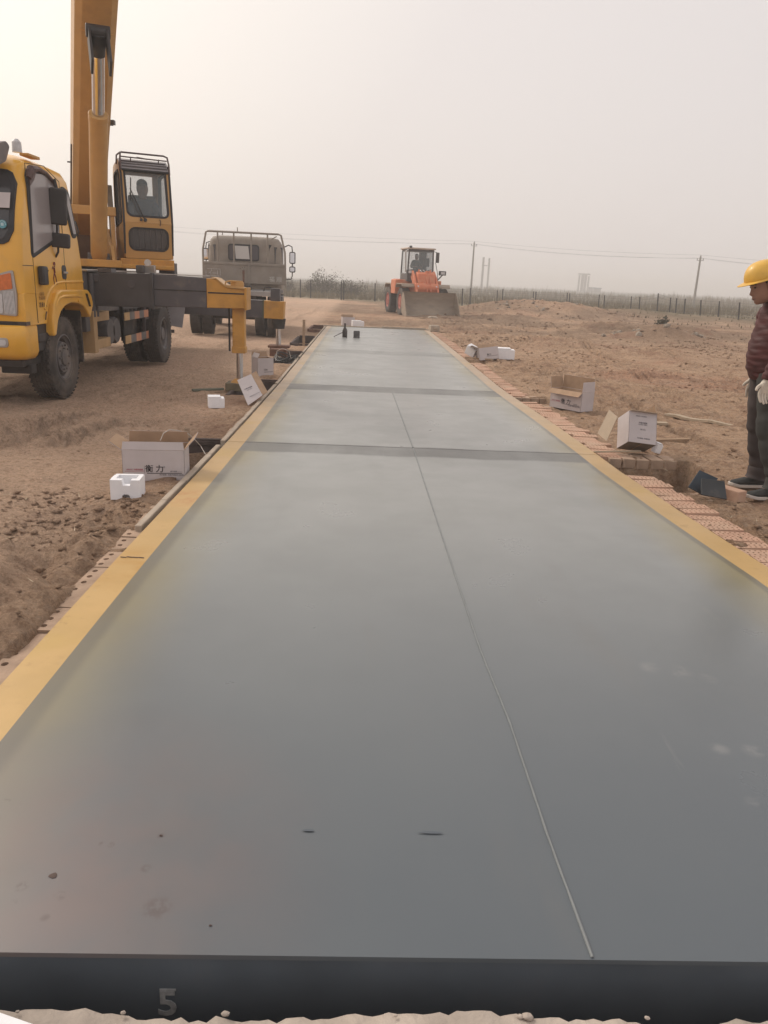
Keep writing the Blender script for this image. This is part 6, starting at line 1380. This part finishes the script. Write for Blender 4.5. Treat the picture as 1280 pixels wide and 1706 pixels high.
M_shoe = mat('dark_knit_shoe', (.035, .037, .036), .8, var=.3, scale=30, bump=.4, bscale=100)
M_sole = mat('pale_sole', (.55, .50, .45), .7, var=.1, dust=DUST, dust_amt=.2)
wk = thing('person', 'worker in yellow hard hat, maroon quilted jacket and white gloves looking down', 'person', WK)
w3 = lambda x, y, z: (x-WK.x, y-WK.y, z-WK.z)
J = {'pelvis': (w3(3.06, 5.70, .92), (.14, .11)), 'belly': (w3(3.03, 5.70, 1.06), (.14, .12)), 'chest': (w3(3.04, 5.70, 1.24), (.15, .105)), 'neckb': (w3(3.02, 5.70, 1.40), .075), 'neck': (w3(2.97, 5.70, 1.455), .058), 'skull': (w3(2.90, 5.70, 1.505), .06)}
E_ = [('pelvis', 'belly'), ('belly', 'chest'), ('chest', 'neckb'), ('neckb', 'neck'), ('neck', 'skull')]
arm = {'L': (5.52, (2.985, 5.45, 1.08), (2.895, 5.44, .865), -1), 'R': (5.88, (3.10, 5.91, 1.08), (3.045, 5.92, .84), 1)}
for k, (ys_, el, wr, s_) in arm.items():
    J['sh'+k] = (w3(3.05, ys_+.02*s_*-1, 1.345), .07); J['el'+k] = (w3(*el), .048); J['wr'+k] = (w3(*wr), .030); pd = (Vector(wr)-Vector(el)).normalized()
    J['palm'+k] = (w3(*(Vector(wr)+pd*.05)), (.036, .02)); E_ += [('chest', 'sh'+k), ('sh'+k, 'el'+k), ('el'+k, 'wr'+k), ('wr'+k, 'palm'+k)]
leg = {'L': (5.61, (3.02, 5.56, .50), (3.13, 5.50, .09)), 'R': (5.79, (3.09, 5.83, .50), (3.17, 5.86, .09))}
for k, (yh, kn, an) in leg.items():
    J['hip'+k] = (w3(3.06, yh, .84), .095); J['kn'+k] = (w3(*kn), .062); J['an'+k] = (w3(*an), .035); J['toe'+k] = (w3(an[0]-.10, an[1], .02), .022)
    E_ += [('pelvis', 'hip'+k), ('hip'+k, 'kn'+k), ('kn'+k, 'an'+k), ('an'+k, 'toe'+k)]
body0 = skin_obj('body_tmp', J, E_, M_skin, wk, 'pelvis', 2)
# head: stacked sections, face looking along -x, tilted down
HC = Vector(w3(2.865, 5.70, 1.515)); HT = Matrix.Translation(HC) @ Matrix.Rotation(R(-24), 4, 'Y')
def face_ring(z, fr, bk_, hw_, nose=0, nw=.25, n=36):
    pts = []
    for i in range(n):
        t = 2*math.pi*i/n; cx = math.cos(t); e_ = fr if cx > 0 else -bk_
        x = e_*abs(cx)**.8*(1 if cx > 0 else -1); y = hw_*math.sin(t)*(1 if cx < 0 else (1-.08*cx)); 
        x += nose*math.exp(-(math.sin(t)/nw)**2)*(1 if cx > 0 else 0)
        pts.append((-x, y, z))
    return pts
hs_ = MB(); tbl = [(-.128, .050, -.02, .022, 0), (-.122, .072, -.03, .036, .004), (-.108, .082, -.045, .05, .005), (-.092, .084, -.06, .058, .0), (-.082, .086, -.07, .062, .007), (-.076, .087, -.072, .063, .001), (-.069, .087, -.074, .065, .009), (-.058, .086, -.078, .068, .004), (-.046, .085, -.082, .070, .016), (-.036, .084, -.086, .072, .024), (-.024, .082, -.09, .073, .019), (-.010, .080, -.093, .074, .012), (.004, .079, -.096, .075, .007), (.018, .083, -.098, .076, .004), (.032, .089, -.10, .077, .002), (.055, .088, -.102, .077, 0), (.085, .076, -.098, .070, 0), (.110, .048, -.075, .05, 0), (.122, .012, -.03, .02, 0)]
hs_.rings([face_ring(z, f, b, h, nz, .20 if z > -.06 else .5) for z, f, b, h, nz in tbl], M=HT)
dg = bpy.context.evaluated_depsgraph_get(); ev = body0.evaluated_get(dg); bmE = ev.to_mesh(); hs_.add([v.co.copy() for v in bmE.vertices], [tuple(p_.vertices) for p_ in bmE.polygons]); ev.to_mesh_clear(); bpy.data.objects.remove(body0)
hs_.build('body', M_skin, wk, smooth=70)
for s_ in (-1, 1):
    a = MB(); a.rings([[(HT @ Vector((.012+.022*math.cos(t)*k1, s_*(.073+dy), -.005+.034*math.sin(t)*k1))) for t in np.linspace(0, 2*math.pi, 14, endpoint=False)] for k1, dy in ((.8, 0), (1.0, .010), (.92, .016), (.6, .010), (.3, .006))]); a.build('ear', M_skin, wk, smooth=70)
    a = MB(); a.rings([[(HT @ Vector((-.073-.006*(1-k1), s_*.031+.014*math.cos(t)*k1, .004+.006*math.sin(t)*k1))) for t in np.linspace(0, 2*math.pi, 12, endpoint=False)] for k1 in (1.1, .9, .4)]); a.build('eye', M_hair, wk)
    a = MB(); a.tube([HT @ Vector((-.083, s_*.014, .026)), HT @ Vector((-.084, s_*.034, .031)), HT @ Vector((-.070, s_*.054, .026))], .0045, 6); a.build('eyebrow', M_hair, wk)
a = MB(); a.tube([HT @ Vector((-.080, -.024, -.074)), HT @ Vector((-.094, -.008, -.0755)), HT @ Vector((-.094, .008, -.0755)), HT @ Vector((-.080, .024, -.074))], .0028, 6); a.build('mouth', mat('dark_lip_line', (.10, .04, .035), .6), wk)
a = MB(); rsn = []
for z, f, b, h in ((-.03, -.03, -.094, .070), (.0, .0, -.10, .077), (.02, .04, -.104, .080), (.045, .07, -.106, .0815), (.09, .078, -.102, .075), (.118, .03, -.06, .04)):
    rsn.append([( -(x_), y_, z) for x_, y_ in [((f if math.cos(t) > 0 else -b)*math.cos(t), h*math.sin(t)) for t in np.linspace(0, 2*math.pi, 28, endpoint=False)]])
a.rings(rsn, M=HT); a.build('hair', M_hair, wk, smooth=70)
HH = Matrix.Translation(HC) @ Matrix.Rotation(R(-20), 4, 'Y') @ Matrix.Translation((.012, 0, .045))
a = MB(); rsn = []
for k in range(11):
    t = R(90*k/10); rr_ = math.cos(t)**.75 if k < 10 else .02; zz = .122*math.sin(t)
    rsn.append([((-.132 if math.cos(q_) > 0 else .140)*abs(math.cos(q_))*rr_*(1), .112*math.sin(q_)*rr_, zz+.006*(abs(math.sin(q_*2)) if False else 0)) for q_ in np.linspace(0, 2*math.pi, 40, endpoint=False)])
rsn = [[(p_[0]*.97, p_[1]*.97, p_[2]-.006) for p_ in rsn[0]]]+rsn
a.rings(rsn, M=HH); he = a.build('hard_hat', M_helm, wk, smooth=70)
a = MB(); k = 30; ins_ = []; out__ = []
for i in range(k+1):
    q_ = R(-95+190*i/k); ins_.append((-.130*math.cos(q_), .110*math.sin(q_))); ext = .012+.045*max(0, math.cos(q_))**1.5; out__.append((-(.130+ext)*math.cos(q_), (.110+.012)*math.sin(q_)))
rsn = [[(ix, iy, .002), (ox, oy, -.008), (ox, oy, -.012), (ix, iy, -.006)] for (ix, iy), (ox, oy) in zip(ins_, out__)]
a.rings(rsn, M=HH); a.build('brim', M_helm, he, smooth=60)
a = MB(); a.tube([HH @ Vector((.05, -.10, .0)), HH @ Vector((.03, -.095, -.04)), HH @ Vector((.06, -.07, -.10))], .006, 6); a.build('chin_strap', mat('strap_teal', (.03, .12, .16), .6), he)
# jacket: lofted torso with real quilting ridges, sleeves in the same mesh
a = MB(); rs = []; zs_ = np.linspace(.835, 1.47, 78)
TZ = [.83, .86, .92, 1.0, 1.08, 1.2, 1.3, 1.37, 1.41, 1.44, 1.475]; TX = [3.055, 3.045, 3.03, 3.02, 3.02, 3.035, 3.04, 3.03, 3.01, 2.99, 2.975]; TRX = [.128, .142, .155, .158, .155, .142, .130, .112, .092, .078, .07]; TRY = [.175, .185, .195, .20, .20, .205, .205, .17, .11, .085, .075]
for z in zs_:
    cx = lerp(z, TZ, TX); rx = lerp(z, TZ, TRX); ry = lerp(z, TZ, TRY); ring = []
    for q_ in range(40):
        t = 2*math.pi*q_/40; ph = (z+.014*math.sin(t*2+1)+.007*math.sin(t*7+z*9))/.045*2*math.pi; pf_ = (abs(math.sin(ph/2))**.6-.6)*.0055*(1 if .86 < z < 1.42 else .4)+.006*math.sin(t*5+z*31)*math.sin(z*47)
        ring.append((cx+(rx+pf_)*math.cos(t)-WK.x, 5.70+(ry+pf_)*math.sin(t)-WK.y, z-WK.z))
    rs.append(ring)
a.rings(rs)
for k, (ys_, el, wr, s_) in arm.items():
    sx_ = 2.985 if k == 'L' else 3.05; P_ = [Vector((sx_, ys_-.03*s_*-1*-1, 1.36)), Vector((sx_+.01, ys_+.03*s_, 1.30)), Vector((sx_+.01, (ys_+el[1])/2+.02*s_, 1.19)), Vector(el), (Vector(el)+Vector(wr))/2, Vector(wr)+Vector((0, 0, -.008))]; RR = [.06, .085, .077, .068, .062, .050]
    pts = []; rr_ = []; N_q = 46
    for q_ in range(N_q+1):
        t = q_/N_q*5; i_ = min(4, int(t)); f_ = t-i_; pts.append(P_[i_].lerp(P_[i_+1], f_)-WK); rr_.append(RR[i_]*(1-f_)+RR[i_+1]*f_+(abs(math.sin(q_*math.pi/4.2))**.6-.6)*.009)
    a.tube(pts, rr_, 20)
a.build('jacket', M_jack, wk, smooth=85)
for k, m_ in (('L', M_trou), ('R', M_trou2)):
    yh, kn, an = leg[k]
    a = MB(); hx = 3.03 if k == 'L' else 3.068; P_ = [(hx, 5.70+(-.05 if k == 'L' else .05), .96, .125), (hx, yh, .86, .118), (hx-.003, yh*.7+kn[1]*.3, .74, .102), (hx, (yh+kn[1])/2, .62, .090), (kn[0]*.8+hx*.2, kn[1], .50, .080), (kn[0]*.7+an[0]*.3, kn[1]*.7+an[1]*.3, .38, .078), ((kn[0]+an[0])/2+.01, (kn[1]+an[1])/2, .27, .078), (an[0]+.01, an[1], .15, .076), (an[0]-.005, an[1], .085, .078), (an[0]-.012, an[1], .045, .080)]
    pts = []; rr_ = []
    for q_ in range(73):
        t = q_/72*9; i_ = min(8, int(t)); f_ = t-i_; v0_ = P_[i_]; v1_ = P_[i_+1]; r0_ = v0_[3]*(1-f_)+v1_[3]*f_; zz = v0_[2]*(1-f_)+v1_[2]*f_
        r0_ += (.0025*math.sin(zz*38+(1 if k == 'L' else 2))+.002*math.sin(zz*71))*(1.6 if zz < .35 or abs(zz-.5) < .08 else .6)
        pts.append(Vector((v0_[0]*(1-f_)+v1_[0]*f_-WK.x, v0_[1]*(1-f_)+v1_[1]*f_-WK.y, zz-WK.z))); rr_.append(r0_)
    a.tube(pts, rr_, 22); a.build('trouser_leg', m_, wk, smooth=85)
    a = MB(); ax, ay = an[0], an[1]; rs = []
    for u_, hw_, h0, h1 in ((-.205, .018, .028, .045), (-.19, .035, .022, .058), (-.14, .046, .02, .070), (-.08, .046, .02, .088), (-.03, .042, .02, .118), (.03, .038, .02, .125), (.065, .034, .02, .115), (.078, .018, .026, .09)):
        cxx = ax+u_; rs.append([(cxx-WK.x, ay-WK.y+hw_*math.cos(t)*(1.0 if math.sin(t) < .3 else .85), (h0+h1)/2-WK.z-.03+(h1-h0)/2*math.sin(t)) for t in np.linspace(0, 2*math.pi, 16, endpoint=False)])
    a.rings(rs); sh_ = a.build('shoe', M_shoe, wk, smooth=70)
    a = MB(); rs = []
    for u_, hw_ in ((-.215, .016), (-.20, .036), (-.14, .050), (-.07, .046), (.0, .040), (.06, .038), (.085, .020)):
        z0 = -.03+.004+(.012 if u_ < -.19 else 0); rs.append([(ax+u_-WK.x, ay-WK.y+hw_, z0-WK.z-.0), (ax+u_-WK.x, ay-WK.y-hw_, z0-WK.z), (ax+u_-WK.x, ay-WK.y-hw_, z0-WK.z+.024), (ax+u_-WK.x, ay-WK.y+hw_, z0-WK.z+.024)])
    a.rings(rs); a.build('sole', M_sole, sh_, bevel=.004)
    a = MB()
    for q_ in range(4): a.tube([(ax-.09+.022*q_-WK.x, ay-WK.y-.03, .066+.012*q_-WK.z-.03), (ax-.085+.022*q_-WK.x, ay-WK.y, .086+.012*q_-WK.z-.03), (ax-.09+.022*q_-WK.x, ay-WK.y+.03, .066+.012*q_-WK.z-.03)], .003, 5)
    a.build('laces', M_black, sh_)
# gloves: separate fingers, hanging relaxed
for k, (ys_, el, wr, s_) in arm.items():
    Jg = {'cuff': (w3(wr[0], wr[1], wr[2]+.015), (.042, .036)), 'wr'+k: (w3(*wr), (.036, .03)), 'palm'+k: (w3(wr[0]-.008, wr[1], wr[2]-.055), (.026, .042))}; Eg = [('cuff', 'wr'+k), ('wr'+k, 'palm'+k)]
    hand(Jg, Eg, k, w3(wr[0]-.010, wr[1], wr[2]-.045), (-.12, 0, -1), (1, 0, 0), (0, -s_, 0) if False else (-.75, s_*-.65, 0), 1.05, .40)
    for q_ in Jg: 
        if 'palm'+k+'_' in q_: Jg[q_] = (Jg[q_][0], Jg[q_][1]*1.12)
    g_ = skin_obj('glove', Jg, Eg, M_glovw, wk, 'palm'+k, 2)
    a = MB(); c_ = Vector(w3(wr[0]-.012, wr[1]+.018*s_*(-1 if k == 'R' else -1)*(-1 if k == 'L' else 1), wr[2]-.075)); 
    yy = (.024 if k == 'L' else -.024); a.cbox(Vector(w3(wr[0]+.004, wr[1]+yy*.6, wr[2]-.105)), (.072, .022, .10)); a.build('palm_coating', M_glovb, g_, bevel=.008)
# ============================================================ fence, poles, wires, far things, vegetation, haze
M_post = mat('fence_post', (.03, .03, .03), .8, var=.2)
M_wire = mat('fence_wire', (.14, .14, .13), .7)
def fence(label, pts, loc_, group='wire fences at the edge of the field'):
    P = []
    for u, vt, vb, ys_ in pts:
        p_ = atz(u, vb, -.1) if ys_ is None else aty(u, vb, ys_)
        y = p_.y; top = aty(u, vt, y); P.append((Vector((p_.x, y, float(ground_macro(p_.x, y)))), top.z, top.x))
    base = Vector((P[0][0].x, P[0][0].y, P[0][0].z)); t = thing('wire_fence', label, 'fence', base, 0, group)
    for b_, zt, xt in P:
        a = MB(base); a.cyl((b_.x, b_.y, b_.z-.2), (b_.x+(xt-b_.x)*.5, b_.y, zt), .05, .045, 8); a.build('post', M_post, t)
    a = MB(base)
    for (b0, z0, _), (b1, z1, _) in zip(P[:-1], P[1:]):
        if (b1-b0).length < .6 or (b1-b0).length > 14: continue
        for k in range(7):
            f_ = .08+.87*k/6; a.cyl((b0.x, b0.y, b0.z+(z0-b0.z)*f_), (b1.x, b1.y, b1.z+(z1-b1.z)*f_), .006, n=4, caps=False)
        n = int((b1-b0).length/.35)
        for k in range(n):
            q = b0.lerp(b1, (k+.5)/n); zt = z0+(z1-z0)*(k+.5)/n; a.cyl((q.x, q.y, q.z+.1), (q.x, q.y, q.z+(zt-q.z)*.95), .004, n=4, caps=False)
    a.build('wire_mesh', M_wire, t)
fence('dark post and wire fence across the far left behind the loader and the bushes', [(300, 460, 490, 60), (345, 462, 491, 60), (440, 465, 494, 60), (500, 466, 497, 60), (517, 467, 497, 60), (568, 469, 500, 59), (572, 469, 500, 59), (624, 472, 503, 58.5), (650, 474, 504, 58), (700, 478, 505, 58), (771, 481, 507, 58), (784, 480, 509, 57)], None)
fence('longer post and wire fence running along the right side of the field', [(784, 480, 507, 66), (829, 484, 503, 68), (838, 482, 504, 68), (889, 486, 506, 68), (893, 486, 506, 68), (945, 488, 511, 67), (949, 489, 511, 67), (998, 491, 512, 65), (1007, 492, 513, 64), (1051, 494, 522, 60), (1065, 495, 524, 58), (1095, 489, 526, 56), (1116, 496, 525, 56), (1126, 497, 527, 54), (1140, 498, 529, 53), (1166, 500, 535, 50), (1197, 502, 531, 50), (1230, 504, 540, 46), (1275, 508, 545, 44), (1330, 512, 552, 42)], None)
# power line
M_pole = mat('concrete_pole', (.30, .28, .26), .8, var=.1)
tops = []
def pole(label, u, vt, vb, y, xo=0):
    b_ = aty(u, vb, y); tp_ = aty(u, vt, y); tp_.x = b_.x+xo; gz_ = float(ground_macro(b_.x, y)); t = thing('utility_pole', label, 'utility pole', (b_.x, y, gz_), 0, 'utility poles in the haze')
    of_ = (b_.x, y, gz_); a = MB(of_); a.cyl((b_.x, y, gz_-.3), (tp_.x, y, tp_.z), .15, .10, 10); a.build('shaft', M_pole, t)
    a = MB(of_); a.cbox((tp_.x, y, tp_.z-.45), (.8, .06, .06)); ca = a.build('crossarm', M_pole, t)
    for dx in (-.35, .35): 
        a = MB(of_); a.cyl((tp_.x+dx, y, tp_.z-.4), (tp_.x+dx, y, tp_.z-.22), .05, n=8); a.build('insulator', M_pole, ca)
    a = MB(of_); a.cyl((tp_.x, y, tp_.z), (tp_.x, y, tp_.z+.15), .05, n=8); a.build('insulator', M_pole, ca)
    tops.append(Vector((tp_.x, y, tp_.z)))
pole('utility pole far left, mostly hidden behind the crane', 60, 360, 470, 138)
pole('thin leaning utility pole right behind the loader bucket', 785, 404, 490, 110)
pole('thin utility pole on the right near the worker', 1157, 427, 500, 92)
pole('utility pole beyond the right edge', 1560, 452, 520, 84)
for k, (dx, dz, sag) in enumerate(((-.35, -.2, 1.0), (.35, -.2, .9), (0, .15, .6))):
    mid = tops[1]; a = MB(mid)
    for p0, p1 in zip(tops[:-1], tops[1:]):
        pts = [p0.lerp(p1, i/16)+Vector((dx, 0, dz-sag*4*(i/16)*(1-i/16)*min(1, (p1-p0).length/60))) for i in range(17)]; a.tube(pts, .008, 5, caps=False)
    o = a.build('power_cable', M_hose); o.location = mid; tag(o, ['lower left strand of the overhead power line in the haze', 'lower right strand of the overhead power line in the haze', 'topmost strand of the overhead power line in the haze'][k], 'cable', 'overhead power line strands')
# distant towers, plant and sheds
M_far = mat('far_concrete', (.16, .15, .145), .8, var=.1); M_blue = mat('blue_shed', (.07, .13, .17), .6, var=.1)
def far(name, label, cat, base, parts, m_, child):
    gz_ = float(ground_macro(base[0], base[1])); t = thing(name, label, cat, (base[0], base[1], gz_))
    for nm, kind, c_, d_, mm in parts:
        a = MB()
        if kind == 'c': a.cyl((c_[0], c_[1], -1), (c_[0], c_[1], c_[2]), d_, n=12)
        else: a.cbox(c_, d_)
        a.build(nm, mm, t, bevel=.05)
    return t
b_ = aty(803, 480, 330); far('twin_mast', 'pair of faint thin masts in the haze right of the first pole', 'mast', (b_.x, 330), [('mast', 'c', (0, 0, 12.2), .45, M_far), ('mast', 'c', (2.4, 0, 12.0), .4, M_far), ('link', 'b', (1.2, 0, 9), (2.4, .2, .3), M_far)], M_far, '')
b_ = aty(971, 486, 420); far('chimney_cluster', 'faint cluster of tall silos on the horizon', 'silos', (b_.x, 420), [('silo', 'c', (-2.4, 0, 8.4), .5, M_far), ('silo', 'c', (-.6, 0, 8.6), .8, M_far), ('silo', 'c', (1.0, 0, 8.5), .7, M_far), ('silo', 'c', (2.6, 0, 8.0), .5, M_far), ('head_house', 'b', (0, 0, 8.9), (6, 1.5, .7), M_far)], M_far, '')
b_ = aty(984, 488, 400); far('shed', 'grey shed right of the silos on the horizon', 'shed', (b_.x, 400), [('wall', 'b', (0, 0, 1.0), (2.6, 3, 2.2), M_far), ('roof', 'b', (0, 0, 2.25), (3.0, 3.4, .35), M_far)], M_far, '')
b_ = aty(994, 489, 395); far('shed', 'blue-roofed shed on the horizon, right of the grey one', 'shed', (b_.x, 395), [('wall', 'b', (0, 0, .9), (3.4, 3, 2.0), M_far), ('roof', 'b', (0, 0, 2.05), (4.0, 3.4, .5), M_blue)], M_far, '')
# vegetation
M_dry = mat('dry_grass', (.20, .165, .105), .9, var=.35, scale=.3, spec=.1); M_reed = mat('grey_reeds', (.30, .26, .205), .9, var=.3, scale=.2, spec=.1); M_bush = mat('bush_leaf', (.085, .082, .055), .9, var=.4, scale=2, spec=.1); M_twig = mat('twig', (.09, .075, .06), .9)
def blades(name, n, gen, m_, seed, kk=5):
    rb = np.random.default_rng(seed); V = []; F_ = []
    for i in range(n):
        x, y, h = gen(rb); z = float(ground_macro(x, y)) if y < 70 else float(ground_macro(x, y))
        for k in range(kk):
            a_ = rb.uniform(0, 6.28); r_ = rb.uniform(0, .18)*h; lx, ly = rb.uniform(-.25, .25, 2)*h; w_ = rb.uniform(.008, .02)*(1+y/60); hh_ = h*rb.uniform(.5, 1.1)
            bx, by = x+r_*math.cos(a_), y+r_*math.sin(a_); c_, s_ = math.cos(a_*2), math.sin(a_*2)
            j = len(V); V += [(bx-w_*c_, by-w_*s_, z-.03), (bx+w_*c_, by+w_*s_, z-.03), (bx+lx, by+ly, z+hh_)]; F_.append((j, j+1, j+2))
    me = bpy.data.meshes.new(name); me.from_pydata(V, [], F_); me.materials.append(m_); o = bpy.data.objects.new(name, me); COL.objects.link(o); o['kind'] = 'stuff'; return o
o = blades('dry_grass', 9000, lambda r: ((lambda y: (r.uniform(-.45*y-4, .75*y+4), y, r.uniform(.25, .6)))(61+50*r.random()**1.5)), M_dry, 1); tag(o, 'dry grass covering the field beyond the fence', 'grass')
o = blades('dry_grass', 2600, lambda r: ((lambda y: ((.30+.75*r.random()**.7-.002*(y-50))*y, y, r.uniform(.05, .2)))(34+30*r.random()**.6)), M_dry, 2); tag(o, 'dry grass tufts along the right-hand fence', 'grass')
def reeds(r):
    y = r.uniform(95, 170); x = r.uniform(-.1, .75)*y; return x, y, r.uniform(.4, 1.6)*(.35+1.1*float(vnoise(np.array([x*.12]), np.array([y*.12]), 3)[0]))
o = blades('reeds', 4200, reeds, M_reed, 3, 5); tag(o, 'grey feathery reeds along the hazy horizon', 'reeds')
o = blades('reeds', 1500, lambda r: (lambda y: (r.uniform(-.5, -.0)*y, y, r.uniform(.2, .9)))(r.uniform(78, 150)), M_reed, 4, 5); tag(o, 'low grey scrub on the hazy left horizon', 'scrub')
def bush(label, u, y, w_, h, seed, n=900):
    b_ = aty(u, 490, y); gz_ = float(ground_macro(b_.x, y)); t = thing('bush', label, 'bush', (b_.x, y, gz_), 0, 'bushes beyond the fence'); rb = random.Random(seed)
    a = MB()
    for k in range(26):
        t_ = rb.uniform(0, 6.28); e_ = rb.uniform(.15, 1); q = Vector((w_*.5*e_*math.cos(t_), w_*.4*e_*math.sin(t_), h*math.sqrt(max(.05, 1-e_*e_*.8))*rb.uniform(.8, 1.1)))
        a.tube([Vector((0, 0, -.1)), q*.5+Vector((rb.uniform(-.1, .1), rb.uniform(-.1, .1), h*.12)), q], [.035, .02, .006], 4)
    a.build('trunk', M_twig, t)
    V = []; F_ = []
    for k in range(n):
        t_ = rb.uniform(0, 6.28); ph = rb.uniform(0, 1); rr_ = rb.uniform(.35, 1)**.6; cl = 1+.22*math.sin(t_*3+seed)+.12*math.sin(t_*7)
        q = Vector((w_*.52*rr_*cl*math.cos(t_)*math.sqrt(1-ph*ph*.85), w_*.42*rr_*cl*math.sin(t_)*math.sqrt(1-ph*ph*.85), .05+h*ph*rr_*cl)); s_ = rb.uniform(.03, .08)
        d1 = Vector((rb.uniform(-1, 1), rb.uniform(-1, 1), rb.uniform(-1, 1))).normalized()*s_; d2 = Vector((rb.uniform(-1, 1), rb.uniform(-1, 1), rb.uniform(-.3, 1))).normalized()*s_*1.6
        j = len(V); V += [q-d1, q+d1, q+d2]; F_.append((j, j+1, j+2))
    a = MB(); a.add(V, F_); a.build('crown', M_bush, t, flat=True)
bush('largest round leafless bush beyond the fence, left of the gap', 539, 74, 3.4, 2.0, 1, 2800)
bush('smaller arched bush right of the largest one', 584, 72, 2.5, 1.4, 2, 1500)
bush('small pointed bush left of the largest one', 514, 73, 1.1, 1.1, 3, 400)
bush('low bush beside the olive truck', 480, 76, 1.6, 1.3, 4, 500)
bush('low hazy bush left of the loader', 652, 78, 1.8, 1.1, 5, 500)
bush('small dry shrub on the rubble heap right of the deck', 1112, 31, .5, .45, 6, 260)
# grey rubble on the right
def rubble(seed, n, cx, cy, rx, ry, s0, s1, grp, lab):
    rb = random.Random(seed); ico = bmesh.new(); bmesh.ops.create_icosphere(ico, subdivisions=1, radius=1); base = []
    for k in range(3):
        r2 = random.Random(seed+k); a = MB(); a.add([Vector((v.co.x*1.3, v.co.y, v.co.z*.7))*(1+r2.uniform(-.25, .25)) for v in ico.verts], [tuple(v.index for v in f.verts) for f in ico.faces]); base.append(a)
    ico.free(); bo_ = []
    for k in range(n):
        x, y = rb.gauss(cx, rx), rb.gauss(cy, ry); s_ = rb.uniform(s0, s1)
        if k < 3: o = base[k].build('rubble_lump', M_rub, smooth=30); bo_.append(o)
        else: o = bo_[k % 3].copy(); COL.objects.link(o)
        o.location = (x, y, gh(x, y)+s_*.2); o.scale = (s_,)*3; o.rotation_euler = (rb.uniform(-.6, .6), rb.uniform(-.6, .6), rb.uniform(0, 6.28)); tag(o, lab, 'rubble', grp)
M_rub = mat('grey_rubble', (.30, .25, .20), .9, var=.25, scale=6)
rubble(31, 46, 10.4, 27.4, .9, .6, .03, .12, 'lumps of the grey rubble patch', 'pale grey lump in the rubble patch right of the deck')
rubble(32, 18, 8.2, 45, 1.6, 1.0, .04, .12, 'lumps on the far soil mound', 'grey lump on the large soil mound behind')
# ------------------------------------------------------------ haze
a = MB((0, 700, 6)); a.box(-1500, 1500, -70, 1500, -2.2, 14)
hz = a.build('haze', M_soil, flat=True); hz.location = (0, 700, 6); hz.data.materials.clear()
mh = bpy.data.materials.new('haze_air'); mh.use_nodes = True; nh = mh.node_tree; nh.nodes.remove(nh.nodes['Principled BSDF'])
pv_ = nh.nodes.new('ShaderNodeVolumePrincipled'); pv_.inputs['Color'].default_value = (1, .98, .965, 1); pv_.inputs['Density'].default_value = .0029; pv_.inputs['Anisotropy'].default_value = .2
nh.links.new(pv_.outputs[0], nh.nodes['Material Output'].inputs['Volume']); hz.data.materials.append(mh); hz['kind'] = 'stuff'; hz['label'] = 'pale dusty haze filling the air'; hz['category'] = 'haze'
print('objects', len(bpy.data.objects))
